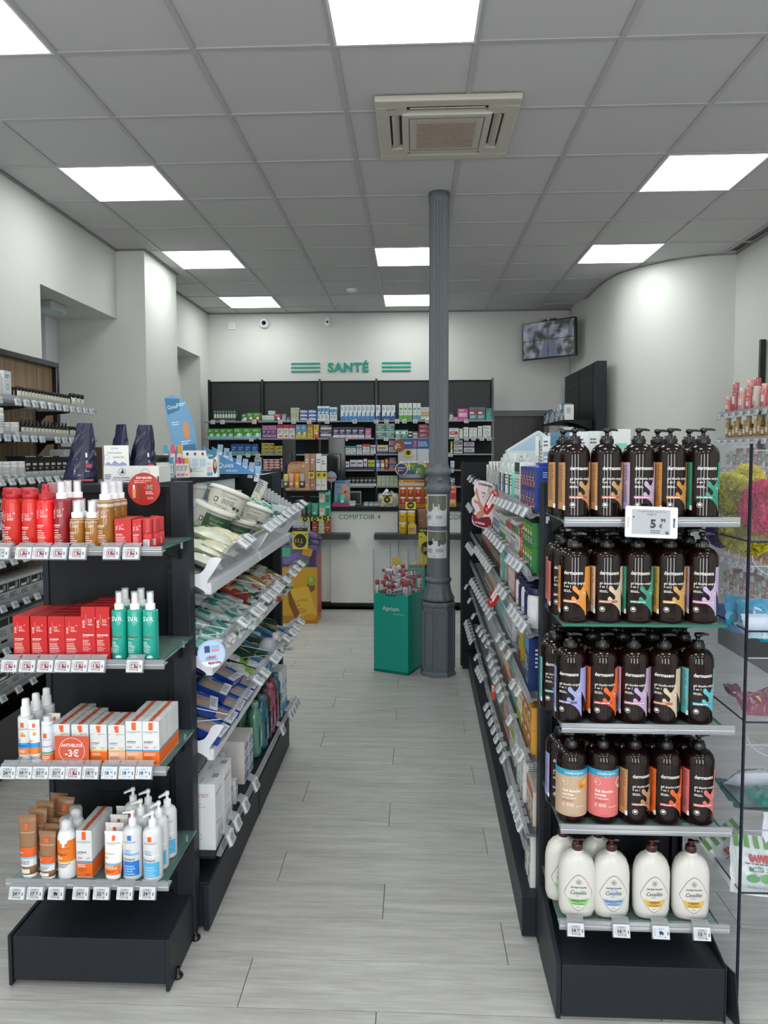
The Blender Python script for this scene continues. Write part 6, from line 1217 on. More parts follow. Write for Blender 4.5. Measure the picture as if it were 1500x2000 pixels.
for i in range(26):
    k = (1, 2, 0, 3, 4, 0, 1, 4, 0, 2, 0, 1, 4)[i % 13]; yy = .60+.042*(i//2)+.0; 
    gput(('cbt', k), capbottle(CB[k][1], '#eee', CB[k][2], h=.15+.015*(i % 3)), .045+.045*(i % 2), yy+.01*(i % 2), RT[0], gl(0, '%s bottle with clear cap' % CB[k][0]), 'bottle', 'clear capped bottles', rz=.1*(i % 3))
for i in range(16): gput(('wtc', i % 3), gbox(.045, .06, .10+.02*(i % 3), '#dadcd8', ('#6a9c8c', '#3d6f9c', '#8c8f94')[i % 3], i % 5), .05, 1.20+.052*i*1.9/1.9 if i < 8 else 1.62+.05*(i-8)*1.5, RT[0], gl(0, 'pale carton'), 'box', 'pale cartons on the top shelf') if i < 14 else None
grow(1, .06, [('green', .055, .10, .078, '#1f7a3a', '#7fae2c', 5, None, 4, 2, .02), ('orange and red', .05, .08, .13, '#b9342a', '#e07a3a', 3, None, 1, 1, .02), ('red', .045, .08, .12, '#a82a30', '#d8dad6', 3, None, 1, 1, .02), ('green topped', .05, .07, .11, '#d8dad6', '#3f8f3a', 2, None, 2, 1, .02), ('white and brown', .04, .07, .12, '#dcdcd8', '#6a4030', 5, None, 4, 1, .03), ('white', .045, .07, .10, '#e0e0dc', '#b84a44', 2, None, 4, 1, .03), ('pale green', .05, .07, .11, '#cfd8cc', '#5f9c6c', 0, None, 5, 1, .03), ('white and blue', .05, .07, .1, '#dfe2e4', '#3d6fae', 3, None, 6, 1, .03), ('cream', .05, .07, .12, '#dcd6c4', '#a87c3c', 1, None, 12, 1, .03)])
def tubbot(c, lc, lid):
    def f():
        t = thing('supplement_tub', 'x', 'tub'); b = MB(); b.lathe([(.03, 0), (.032, .003), (.032, .095), (.028, .105)], mat(c, .3, coat=.3), 20); b.art([('r', -.04, .04, .04, .085, lc), ('t', -.022, .055, .014, 'SO', '#2b2f48' if c != '#1b1e44' else '#e6e6ea', {'b': .05}), ('m', -.026, .035, .05, 5, .006, '#6c7078')], wrap=.032, eps=.0005); b.build('body', t); b = MB(); b.lathe([(.031, .105), (.032, .107), (.032, .125), (.03, .127)], mat(lid, .35), 20); b.build('lid', t); return t
    return f
for i in range(5): gput(('st', i % 2), tubbot(('#e2e2e2', '#1b1e44')[i % 2], ('#dfe0e6', '#2a2e5c')[i % 2], ('#20244c', '#1b1e44')[i % 2]), .052, .09+.072*i, RT[2], gl(2, ('white', 'navy')[i % 2]+' supplement tub'), 'tub', 'supplement tubs')
grow(2, .46, [('bright red', .04, .08, .15, '#b82430', '#d8465a', 0, None, 2, 1, .03), ('white and pink', .032, .06, .13, '#dcd4d2', '#c47a80', 4, None, 6, 1, .03), ('orange', .05, .07, .09, '#d87a2c', '#8c2c5c', 1, None, 2, 1, .04), ('pale', .04, .06, .12, '#d9dcda', '#8cb0a4', 2, None, 2, 1, .05), ('turquoise', .016, .06, .14, '#5fb8b4', '#e8e8e6', 0, None, 1, 1, .02), ('salmon', .016, .06, .14, '#d89a78', '#e8e8e6', 0, None, 1, 1, .02), ('yellow', .016, .06, .14, '#d0b430', '#e8e8e6', 0, None, 1, 1, .02), ('pink', .016, .06, .14, '#d8b4a8', '#e8e8e6', 0, None, 1, 1, .02), ('dark', .05, .07, .13, '#2a2c2e', '#8a6a3a', 2, None, 10, 1, .04), ('black', .05, .06, .13, '#1c1d20', '#a03c30', 3, None, 14, 1, .05)])
gput('bigblue', gbox(.085, .10, .165, '#16306c', '#3d8fd0', 2, 'carton'), .024, .12, RT[3], 'tall navy carton with light blue top on the fourth shelf of the right gondola', 'box')
grow(3, .30, [('silver', .05, .05, .03, '#b9bcc0', '#8c9094', 0, None, 2, 1, .1), ('narrow yellow', .022, .06, .12, '#c8b43a', '#b03a30', 0, None, 3, 1, .05), ('blue', .05, .08, .11, '#2b4f94', '#8cb4e0', 3, None, 4, 1, .1), ('white', .04, .06, .12, '#dcdcda', '#5f8fb0', 2, None, 8, 1, .06), ('mint', .04, .06, .12, '#a8d0c4', '#3f8f80', 2, None, 8, 1, .06), ('cream', .05, .07, .10, '#d6ceb8', '#8a6a3a', 3, None, 16, 1, .08)])
grow(4, .05, [('yellow and orange', .075, .11, .075, '#d9a03a', '#b85a2a', 5, None, 3, 2, .02), ('white and lime', .06, .07, .145, '#e2e4e0', '#a8b82c', 0, None, 2, 1, .02), ('yellow', .03, .05, .13, '#c8b83c', '#b03a34', 3, None, 2, 1, .03), ('teal and pink', .035, .05, .12, '#5fa894', '#c0406c', 5, None, 6, 1, .03), ('orange', .05, .07, .12, '#d0683a', '#e8d0b4', 3, None, 6, 1, .05), ('plain white', .05, .07, .12, '#d8dad8', '#8a8c90', 2, None, 20, 1, .06)])
grow(5, .05, [('orange striped', .05, .11, .11, '#e0d6cc', '#c86a30', 2, None, 3, 1, .04), ('white with green rings', .06, .09, .075, '#e2e4e2', '#2f5a44', 4, None, 3, 2, .015), ('dark', .03, .05, .12, '#3a3c3c', '#c8b43a', 5, None, 3, 1, .05), ('white lime', .04, .06, .12, '#dfe2dc', '#8cb43a', 2, None, 4, 1, .03), ('rose', .05, .06, .11, '#d8b8b4', '#b04a4a', 3, None, 5, 1, .04), ('yellow', .04, .05, .11, '#c8b440', '#3d5f94', 3, None, 6, 1, .06), ('pale', .05, .06, .10, '#cfd4d2', '#8c9498', 2, None, 12, 1, .06)])
# goods standing on the plinth shelf
b = MB()
p0 = [('navy and blue', .034, .09, .085, '#1b3c94', '#c8d2ec', 5, 'daflon', 4, 2, -.0)]
for i in range(5):
    for s_ in range(2): gput('dafl', gbox(.036, .09, .078, '#1c3f96', '#c8d2ec', 2, 'carton', 'daflon'), .045, .32+.038*i, .1355+.079*s_, 'navy carton standing on the plinth of the right gondola, %s %s' % (ORD[i], ('lower', 'upper')[s_]), 'box', 'navy cartons on the plinth')
for i in range(2): gput('whtube', tube('cream_tube', .045, .17, .03, '#dfe2e0', '#dfe2e0', [('m', -.015, .15, .03, 12, .009, '#7c8890'), ('r', -.018, .03, .018, .05, '#4fa8c8')]), .06, .26-.06*i, .1355, 'white cream tube standing on the right plinth, %s' % ('far', 'near')[i], 'tube')
for i in range(2): gput('grnc', gbox(.05, .09, .165, '#e6e8e4', '#7fae3a', 5), .03, .14-.07*i, .1355, 'white and green carton on the right plinth, %s' % ('far', 'near')[i], 'box')
for i in range(22): gput(('plc', i % 3), gbox(.055, .08, .09+.015*(i % 3), ('#cfd2d2', '#3a4a6a', '#d8d4c8')[i % 3], ('#5f8fb0', '#c8ccd8', '#b85a4a')[i % 3], i % 5), .05, .58+.098*i, .1355, 'carton on the right plinth behind the tags, %s from the near end' % ORD[i], 'box', 'cartons on the right plinth')
# price tags: runs of pixels per shelf row -> plane x = .345
RUN = [(0, [(1028, 1004, 951, 973, 11), (918, 938, 916, 934, 1), (930, 946, 922, 941, 2)], .345),
       (1, [(1018, 1114, 996, 1092, 4), (984, 1078, 951, 1040, 7), (922, 1003, 915, 990, 4)], .345),
       (2, [(1026, 1234, 1000, 1190, 5), (988, 1172, 976, 1150, 3), (958, 1120, 930, 1075, 9), (925, 1088, 914, 1068, 6)], .345),
       (3, [(1016, 1362, 1005, 1338, 2), (996, 1290, 976, 1248, 3), (960, 1214, 922, 1138, 11)], .345),
       (4, [(1022, 1491, 1012, 1466, 2), (999, 1421, 999, 1421, 1), (983, 1376, 958, 1287, 6), (955, 1270, 936, 1232, 4), (926, 1215, 912, 1150, 3)], .345),
       (5, [(986, 1497, 952, 1384, 7), (943, 1340, 934, 1310, 4), (932, 1297, 932, 1297, 1), (922, 1266, 911, 1220, 7)], .345),
       (6, [(1020, 1630, 1001, 1549, 5)], .345)]
n_ = {}
for r, runs, X_ in RUN:
    for (xa, ya, xb, yb, n) in runs:
        for i in range(n):
            s_ = i/(n-1) if n > 1 else 0
            # equal world spacing between the two ends
            A_ = oX(xa, ya-14*(ya-888)/600-6, X_); B_ = oX(xb, yb-6, X_); p = A_.lerp(B_, s_)
            n_[r] = k = n_.get(r, 0)+1
            tagat(p.x, p.y, p.z+.006, '%d' % (4+(k*5+r*3) % 9), 'n', 'price tag, %s tag row of the right gondola, %s' % ((RN+['floor level'])[r], 'nearest' if k == 1 else ORD[k-1]+' from the near end'), 'price tags on the right gondola', rz=-PI/2, tilt=-.55)
# extra low rail for the plinth tags
b = MB(); o = ybar(G, .012, .05, .66, .268, s=-1)
b = MB(); b.box(.03, .32, .05, .68, .255, .262, mat('#4b4e52', .4)); 
# leg shaped advertising card, red arrows, pink ring
t = thing('leg_card', 'pink cut-out card with crossed bare legs clipped to the top shelf', 'sign', oX(935, 990, .325), rot=(0, 0, -.55))
s_ = .00215; cx, cy = 935, 990
def pp(l): return [((x-cx)*s_, (cy-y)*s_) for x, y in l]
out = smooth_poly(pp([(934, 928), (972, 938), (973, 960), (966, 985), (974, 1004), (968, 1030), (956, 1040), (922, 1032), (918, 1012), (926, 1000), (918, 985), (917, 972), (925, 962), (922, 945)]), 3)
b = MB(); b.prism(out, 0, .0015, mat('#e4d0d4', .4), 'y')
b.art([('p', smooth_poly(pp([(919, 1008), (930, 1010), (945, 1014), (962, 1012), (968, 1028), (956, 1038), (924, 1031)]), 2), '#7c1c2c'), ('p', pp([(928, 946), (931, 948), (934, 962), (940, 980), (950, 992), (958, 990), (958, 996), (946, 1012), (934, 1018), (928, 1014), (930, 1004), (940, 998), (934, 985), (924, 980), (921, 972), (926, 974), (935, 978), (930, 964), (925, 958)]), '#c48a70'), ('t', (934-cx)*s_, (cy-937)*s_, .0125, 'Lymphaveine', '#4a3a44', {'b': .04, 'rot': -12, 'sx': .85}), ('t', (942-cx)*s_, (cy-958)*s_, .010, 'satin', '#8c2c48', {'b': .03, 'rot': -12}), ('t', (944-cx)*s_, (cy-967)*s_, .010, 'et vous', '#8c2c48', {'b': .03, 'rot': -12}), ('t', (925-cx)*s_, (cy-1028)*s_, .010, '3C PHARMA', '#e6dce0', {'b': .04, 'rot': -8, 'sx': .75})], eps=.0006); b.build('card', t)
def arrow_card(px, py, nm, rz, sc_):
    t = thing('promo_arrow', nm, 'sign', oX(px, py, .33), rot=(0, .62, rz)); b = MB(); b.prism(smooth_poly([(-.012, -.04), (.012, -.04), (.017, 0), (.015, .035), (0, .05), (-.015, .035), (-.017, 0)], 2), 0, .0012, mat('#b3282e', .4), 'y')
    b.art([('r', -.012, -.015, -.004, .03, '#e9e4e4'), ('r', -.002, -.02, .006, .02, '#e9e4e4'), ('m', -.008, .042, .016, 2, .004, '#e9e4e4'), ('m', -.006, -.025, .012, 2, .004, '#e9e4e4')]); b.build('card', t); t.scale = (sc_, sc_, sc_)
arrow_card(958, 982, 'slanted red arrow card over the pink leg card', -.9, 1.35); arrow_card(966, 1165, 'slanted red arrow card on the third tag row', -.9, 1.25)
t = thing('promo_ring', 'small mint and pink oval card hanging at the fifth tag row', 'sign', oX(960, 1268, .325), rot=(.7, .3, -.9)); b = MB(); b.T = Matrix.Rotation(PI/2, 4, 'X'); b.lathe([(.03, 0), (.03, .0012)], mat('#b04a6a', .4), 28, smooth=False, sy=.8); b.T = Matrix(); b.art([('c', 0, 0, .025, .019, '#7fb8a4'), ('m', -.015, .005, .03, 2, .005, '#e9eeec')], (0, -.0012, 0)); b.build('card', t)
t = thing('promo_flag', 'small orange tag card on the lowest tag row', 'sign', oX(963, 1352, .32), rot=(0, 0, -1.2)); b = MB(); b.box(-.014, .014, 0, .001, -.03, .03, mat('#c8482c', .4)); b.art([('r', -.010, .002, .010, .026, '#e6e2dc'), ('t', -.006, .006, .012, '15', '#22242a', {'b': .05})]); b.build('card', t)
# goods on the top of the right gondola behind the bottles
def wbox(w, d, h, tint, style): return gbox(w, d, h, '#dfe1e2', tint, style, 'tall_carton')
for i, (px0, px1, top, Yk, tint, st) in enumerate(((1075, 1112, 845, 2.75, '#4c7fa0', 2), (1113, 1150, 843, 2.80, '#8fa8b8', 4), (1150, 1172, 842, 2.9, '#a03a4a', 4), (1172, 1196, 842, 2.95, '#c0c6c8', 4), (1196, 1232, 838, 2.85, '#7fd0b4', 0), (1060, 1075, 852, 2.65, '#8fa8b8', 3))):
    a = oY(px0, top, Yk); c = oY(px1, top, Yk); place(('twb', i), wbox(c.x-a.x, .06, a.z-1.4005, tint, st), ((a.x+c.x)/2, Yk, 1.4005), 'white carton on the right gondola top behind the bottles, %s' % nl(i, 6), 'box', 'white cartons on the right gondola top')
a = oY(1066, 860, 3.0); place('darkb', gbox(.035, .06, a.z-1.4005, '#20262e', '#3d6f8c', 1, 'tall_carton'), (a.x, 3.0, 1.4005), 'dark carton with blue wedge beside white cartons on the gondola top', 'box')
for i, px in enumerate((1124, 1131)): 
    a = oY(px, 820, 3.1); place('vial', lambda: (lambda b: b.lathe([(.0085, 0), (.0085, .20), (.008, .205)], mat('#9aa4ac', .25, coat=.5), 12) and b.build('metal_tube'))(MB()), (a.x, 3.1, 1.4005), 'slim grey tube standing behind the first pump bottle, %s' % ('left', 'right')[i], 'tube', None)
# striped blue and white roof shaped display
t = thing('roof_display', 'white and pale blue striped card display shaped like a house roof', 'display', (oY(1035, 878, 4.0).x, 4.0, 1.4005)); b = MB()
q = [oY(x, y, 4.0)-Vector((oY(1035, 878, 4.0).x, 4.0, 1.4005)) for x, y in ((990, 880), (1053, 841), (1068, 850), (1068, 880))]
b.prism([(v.x, v.z) for v in q]+[(q[3].x, 0), (q[0].x, 0)], 0, .08, mat('#cfd6da', .45), 'y'); b.art([('p', [(q[0].x+.012, q[0].z), (q[1].x, q[1].z-.012), (q[1].x+.008, q[1].z-.02), (q[1].x+.008, q[0].z)], '#a9c4da'), ('r', q[1].x-.02, q[0].z-.03, q[1].x-.0, q[1].z-.03, '#e6eaec'), ('r', q[1].x+.015, q[0].z, q[1].x+.03, q[1].z-.03, '#a9c4da'), ('t', q[0].x, q[0].z-.05, .02, 'BIAFINE', '#2b3036', {'b': .05})]); b.build('card_front', t)
# cabinet shelf goods (Y from 7.3, shelf x 1.5..1.76)
r = random.Random(4); CC = [('#dfe2e2', '#6c9c3a'), ('#e2e2e4', '#5a3a8c'), ('#dcdcdc', '#8a8f98'), ('#24406c', '#8cb4d0'), ('#e2e0d8', '#3a8c8c'), ('#4a2c6c', '#d8d0e0'), ('#2f6f9c', '#dfe6ea')]
for li, z in enumerate((1.84, 1.62)):
    y = 7.32; n = 0
    while y < 8.42:
        for st in range(2 if r.random() < .4 else 1):
            k = r.randrange(7); h = r.uniform(.09, .17); w_ = r.uniform(.06, .085)
            place(('cab', k, round(h, 2)), gbox(.07, .09, round(h, 2), *CC[k], k % 5), (1.49, y+.04, z+.0005+.0*st), 'carton on the %s cabinet shelf by the curved wall, %s from the near end' % (('upper', 'lower')[li], ORD[n]), 'box', 'cartons on the cabinet shelves', rz=-PI/2) if st == 0 else None
        y += .082; n += 1
# =============== goods on the back wall shelves ===============
YB = 8.235
BB = [821.5, 855.5, 887, 918.5, 951.5]
bn = {}
BSH = ['top', 'second', 'third', 'fourth', 'fifth']
def back(s_, px0, px1, cols, rows, top, c1, c2, st, word, txt=None, Y_=YB):
    zt = BZ[s_]-.0035; x0 = oY(px0, 850, Y_).x; x1 = oY(px1, 850, Y_).x; H = oY(px0, top, Y_).z-zt; w_ = (x1-x0)/cols; h = H/rows
    for c in range(cols):
        for r_ in range(rows):
            bn[(s_, word)] = n = bn.get((s_, word), 0)+1
            place(('bk', round(w_, 3), round(h, 3), c1, c2, st), gbox(round(w_, 3)-.003, .09, round(h, 3)-.001, c1, c2, st, 'medicine_carton', txt), (x0+w_*(c+.5), Y_+RND.uniform(0, .01), zt+round(h, 3)*r_), '%s carton on the %s back wall shelf, %s' % (word, BSH[s_], 'first from left' if n == 1 else ORD[n-1]+' from left'), 'box', '%s cartons on the %s back shelf' % (word, BSH[s_]))
D_ = [(0, 418, 461, 8, 1, 801, '#2a4a34', '#c8d4c8', 3, 'dark green'), (0, 472, 482, 1, 1, 808, '#3f8a2c', '#c0d8e0', 1, 'small green'), (0, 482, 509, 2, 1, 806, '#3f9a2c', '#c03a30', 1, 'small green'), (0, 512, 524, 1, 1, 811, '#dfe2dc', '#6ab08c', 0, 'white and mint'), (0, 524, 536, 1, 2, 802, '#dfe2dc', '#6ab08c', 0, 'white and mint'),
 (0, 536, 550, 1, 1, 808, '#b8302c', '#24408c', 1, 'red and blue'), (0, 551, 558, 1, 1, 808, '#c8ccd0', '#8a8f98', 2, 'grey'), (0, 559, 567, 1, 1, 813, '#24408c', '#c8a83a', 0, 'navy'), (0, 568, 584, 1, 4, 796, '#dcdcc0', '#8a9c6c', 3, 'cream'), (0, 585, 619, 2, 3, 800, '#2a4f9c', '#dfe4ec', 3, 'blue stacked'), (0, 620, 643, 3, 1, 793, '#e2e8ec', '#3d8fc4', 5, 'white and sky blue'), (0, 644, 658, 2, 1, 795, '#e2e8ec', '#3d8fc4', 5, 'white and sky blue'),
 (0, 665, 732, 8, 1, 791, '#dfe8f0', '#3f86c8', 1, 'pale blue toothpaste'), (0, 734, 743, 1, 1, 791, '#e6eaf0', '#24509c', 1, 'blue wave'), (0, 746, 772, 3, 1, 791, '#e6eaf0', '#24509c', 1, 'blue wave'), (0, 779, 805, 3, 1, 787, '#dfe6e2', '#5fae3a', 0, 'white and lime'), (0, 806, 822, 2, 1, 787, '#e2e6e4', '#5f9cc0', 0, 'white with green cap'), (0, 822, 838, 3, 1, 795, '#e4e4e0', '#c89a4a', 3, 'white and gold'),
 (0, 878, 885, 1, 1, 806, '#c8ccc8', '#3a5a4a', 2, 'grey and green'), (0, 885, 894, 1, 1, 814, '#d46aa0', '#e8b0cc', 0, 'pink'), (0, 894, 914, 1, 1, 798, '#c84a94', '#e8a0c8', 3, 'pink'), (0, 916, 948, 2, 1, 795, '#1f7f86', '#b8343c', 5, 'teal and red'), (0, 949, 960, 1, 1, 797, '#1f8f86', '#3fae9c', 0, 'plain teal'),
 (1, 405, 455, 4, 1, 837, '#4a9c2a', '#8cc8d0', 1, 'lime green'), (1, 456, 510, 3, 1, 836, '#4a9c2a', '#8cc8d0', 1, 'lime green'), (1, 512, 540, 3, 1, 831, '#c87ab4', '#3a3a6c', 3, 'pink'), (1, 541, 576, 3, 1, 829, '#e0dcd8', '#b8385c', 2, 'white and crimson'), (1, 577, 599, 2, 1, 829, '#5f9cc4', '#d8b83a', 1, 'blue and yellow'), (1, 600, 611, 1, 1, 827, '#d8b848', '#c8882c', 2, 'yellow'), (1, 612, 623, 1, 1, 829, '#d8b848', '#c0603a', 1, 'yellow'), (1, 624, 649, 1, 2, 830, '#2c1f38', '#c8c0d0', 3, 'dark purple'), (1, 650, 712, 5, 1, 834, '#2f2858', '#d8d4dc', 0, 'violet and orange'), (1, 713, 725, 1, 1, 836, '#c06a94', '#e0b0c8', 0, 'pink'),
 (1, 734, 771, 2, 2, 827, '#3a8c94', '#c8c49a', 2, 'teal and beige'), (1, 772, 797, 2, 1, 839, '#1f8f6a', '#dfe8e4', 5, 'green'), (1, 817, 838, 1, 3, 829, '#6c2450', '#c85a5c', 3, 'magenta'), (1, 877, 896, 1, 1, 836, '#dfe2e6', '#c04a44', 3, 'white and red'), (1, 897, 904, 1, 1, 837, '#e2e4e0', '#4a8c6c', 4, 'white with green mark'), (1, 905, 915, 1, 1, 834, '#e2e4e0', '#4a8c6c', 4, 'white with green mark'), (1, 916, 932, 2, 1, 835, '#e2e4e0', '#4a8c6c', 4, 'white with green mark'), (1, 933, 942, 1, 1, 832, '#e2e4e0', '#4a8c6c', 4, 'white with green mark'), (1, 943, 959, 1, 1, 831, '#e2e4e0', '#4a8c6c', 4, 'white with green mark'),
 (2, 450, 504, 4, 1, 867, '#1d3f94', '#4fa89c', 0, 'dark blue and teal'), (2, 510, 534, 2, 3, 865, '#d0b838', '#3a3a2c', 3, 'yellow'), (2, 535, 551, 1, 2, 871, '#d0b838', '#3a3a2c', 3, 'yellow'), (2, 674, 695, 2, 1, 871, '#e0e4e0', '#2f9c8c', 2, 'white and teal'), (2, 696, 707, 2, 1, 869, '#dfe2ea', '#6a8cc0', 5, 'pale blue'), (2, 708, 722, 2, 1, 867, '#e0e0e0', '#c04a34', 2, 'white and red'), (2, 723, 734, 2, 1, 869, '#dfe2ea', '#6a8cc0', 5, 'pale blue'), (2, 736, 758, 1, 1, 869, '#d8c8a0', '#2c4a8c', 0, 'beige and navy'), (2, 759, 775, 1, 2, 860, '#b9b4bc', '#4a3f60', 0, 'grey and purple'), (2, 880, 884, 1, 1, 862, '#c8c43a', '#dfe2e6', 0, 'narrow yellow'), (2, 886, 904, 1, 2, 859, '#cfcfd0', '#6a6c70', 3, 'grey stacked'), (2, 906, 927, 1, 2, 863, '#c4c2c8', '#4c4460', 0, 'grey and plum'),
 (3, 496, 510, 1, 1, 893, '#dfe4ea', '#3f86c8', 3, 'white and blue'), (3, 513, 546, 3, 4, 897, '#a8242e', '#e6e2e2', 2, 'red and white'), (3, 547, 553, 1, 3, 895, '#a8242e', '#e6e2e2', 2, 'red and white'), (3, 674, 682, 1, 1, 901, '#dfdfe2', '#3a2460', 0, 'white and purple'), (3, 683, 709, 2, 1, 898, '#dfdfe2', '#3a2460', 0, 'white and purple'), (3, 710, 717, 1, 1, 896, '#dfdfe2', '#3a2460', 0, 'white and purple'), (3, 718, 732, 2, 1, 898, '#c8c43a', '#3a2460', 0, 'yellow and purple'), (3, 734, 742, 1, 1, 898, '#3d8cc8', '#c8e0f0', 3, 'sky blue'), (3, 743, 751, 1, 1, 898, '#d86a34', '#e8ecf0', 3, 'orange'), (3, 752, 758, 1, 1, 896, '#c8903c', '#803a2c', 1, 'amber'), (3, 759, 775, 1, 2, 893, '#2c3c84', '#d8843c', 0, 'indigo and orange'), (3, 880, 888, 1, 1, 900, '#dfe4ea', '#4f94c4', 0, 'white and blue'),
 (4, 662, 735, 9, 1, 932, '#17181a', '#d8d8d6', 0, 'black and white'), (4, 736, 777, 5, 1, 929, '#c4d0b8', '#5f7f54', 4, 'pale green'), (4, 546, 560, 2, 2, 935, '#2c4fae', '#c04a5c', 5, 'blue'), (4, 880, 889, 1, 1, 932, '#24408c', '#d8d8d6', 5, 'navy')]
for a in D_: back(*a)
for wx, c, lid in ((801, '#1c1c1e', '#e2e2e0'), (811, '#e2e2e0', '#8a8a88')):
    p = oY(wx, 850, YB); place(('sjar', c), (lambda c=c, lid=lid: (lambda b: (b.lathe([(.03, 0), (.032, .003), (.032, .05), (.028, .055)], mat(c, .3), 18), b.lathe([(.03, .055), (.03, .07)], mat(lid, .3), 18), b.art([('r', -.02, .015, .02, .035, lid)], wrap=.032, eps=.0008), b.build('small_jar'))[-1])(MB())), (p.x, 8.27, BZ[1]-.0035), '%s jar on the second back wall shelf' % ('small black' if wx == 801 else 'small white'), 'jar')
# price tags clipped to the back shelves
for s_, xs in ((0, (416, 435, 497, 548, 574, 604, 639, 693, 735, 755, 776, 790, 811, 835, 911)), (1, (491, 647, 675, 674+1, 754, 777, 892, 911, 925, 941, 955)), (2, (484, 503, 880)), (3, (882,))):
    xs = sorted(set(xs))
    for i, px in enumerate(xs):
        p = oY(px, 850, 8.195); tagat(p.x, 8.194, BZ[s_]-.004, '%d' % (3+(i*5) % 7), 'n', 'price tag on the %s back wall shelf, %s' % (BSH[s_], nl(i, len(xs))), 'price tags on the back wall shelves', tilt=-.1).scale = (1.15, 1, 1.1)
# blue promotional display with effervescent tubes on the third and fourth shelves
x0, x1 = oY(777, 900, 8.05).x, oY(843, 900, 8.05).x; zt, zb = oY(800, 857, 8.05).z, oY(800, 927, 8.05).z
t = thing('tube_display', 'white and blue counter display holding effervescent tubes before the back shelves', 'display', ((x0+x1)/2, 8.05, zb)); W2 = (x1-x0)/2; Hh = zt-zb
b = MB(); b.box(-W2, W2, .05, .06, 0, Hh, mat('#c9ccd0', .4)); b.box(-W2, W2, -.04, .06, -.012, 0, mat('#2a5a9c', .4)); b.box(-W2, W2, -.042, -.038, 0, .05, mat('#2a66ac', .4))
b.art([('r', -W2, Hh*.72, W2, Hh, '#24559c'), ('t', -W2*.8, Hh*.86, .02, 'LHYDRATE', '#dfe8f4', {'b': .04, 'sx': .8}), ('r', -W2*.05, Hh*.76, W2*.1, Hh*.95, '#c85a6c'), ('m', W2*.2, Hh*.92, W2*.6, 3, .02, '#c8d8ec'), ('r', W2*.12, 0, W2*.15, Hh, '#2a2c30')], (0, .05, 0)); b.build('card', t)
b = MB(); b.box(-W2*.62, -W2*.15, -.02, -.018, Hh*.50, Hh*.72, mat('#d8c820', .4)); b.art([('c', -W2*.38, Hh*.61, .026, .026, '#1c1c1c')], (0, -.0205, 0)); b.build('price_flag', t)
TC = ['#1d2f7c', '#8cae2c', '#d8c030', '#5a8a2c', '#3f7f34', '#d8b030', '#b8502c']
for i, px in enumerate((784, 792, 799, 806, 813, 830, 837)):
    def ft(c=TC[i]):
        t2_ = thing('vitamin_tube', 'x', 'tube'); b = MB(); b.lathe([(.017, 0), (.017, .125)], mat(c, .3, coat=.4), 14); b.art([('r', -.012, .03, .012, .06, shade(c, 1.4)), ('m', -.01, .1, .02, 4, .01, '#e8e8e8')], wrap=.017, eps=.0006); b.build('body', t2_); b = MB(); b.lathe([(.018, .125), (.018, .145)], WHITEP, 14); b.build('cap', t2_); return t2_
    p = oY(px, 910, 8.04); place(('vt', i), ft, (p.x, 8.04, zb+.0), '%s effervescent tube in the display before the back shelves, %s' % (('navy', 'lime', 'yellow', 'green', 'dark green', 'golden', 'orange')[i], nl(i, 7)), 'tube', 'effervescent tubes')
for px, py, c1, c2, tx, nm in ((779, 871, '#8a3a24', '#d8a890', '', 'round brown card hanging over the back shelves'), (784, 916, '#e0e2e6', '#2a2c5c', 'MAGNESIUM', 'round navy card with white rim at the back shelves'), (820, 919, '#4f7a2c', '#8cae5c', '', 'round green card at the back shelves')):
    t = thing('round_sign', nm, 'sign', oY(px, py, 7.95)); R = .068; b = MB(); b.T = Matrix.Rotation(PI/2, 4, 'X'); b.lathe([(R, 0), (R, .003)], mat(c1, .4), 36, smooth=False); b.T = Matrix()
    b.art([('c', 0, 0, R*.88, R*.88, c2 if nm.find('navy') > 0 else c1), ('t', 0, R*.1, R*.2, tx, '#e6e2da', {'a': 'C', 'b': .02, 'sx': .8}) if tx else ('m', -R*.5, R*.35, R, 2, R*.2, '#e6e2da'), ('m', -R*.5, -R*.1, R, 2, R*.15, '#d8c8c0'), ('r', -R*.6, -R*.5, -R*.35, R*.0, '#d8864a' if nm.find('navy') > 0 else '#c8d0c0')], (0, -.003, 0), eps=.0008); b.build('card', t)
    b = MB(); b.box(-.001, .001, .0, .24, -.002, .002, clear('#e6e6e6', .3)); b.build('wobbler_arm', t)
# =============== counter goods ===============
ZC1, ZL = 1.0005, .7525
# monitor behind the counter
for px0, px1, pt, pb, Yk, nm in ((641, 675, 855, 958, 7.45, 'black computer monitor behind the display tower seen from the back'), (551, 578, 858, 880, 7.3, 'black screen top behind the left display')):
    a, c = oY(px0, pt, Yk), oY(px1, pb, Yk); t = thing('computer_monitor', nm, 'monitor', ((a.x+c.x)/2, Yk, c.z if px0 > 600 else 1.25)); w_ = (c.x-a.x)/2; h = a.z-(c.z if px0 > 600 else 1.25)
    b = MB(); b.box(-w_, w_, 0, .03, 0, h, BLKP, .006); b.box(-w_*.5, w_*.5, -.03, 0, h*.2, h*.7, BLKP, .006); b.build('housing', t); b = MB(); b.box(-.03, .03, -.01, .02, (1.0-(c.z if px0 > 600 else 1.25)), 0.02, BLKP); b.box(-.1, .1, -.08, .08, 1.0005-(c.z if px0 > 600 else 1.25), 1.012-(c.z if px0 > 600 else 1.25), BLKP); b.build('stand', t)
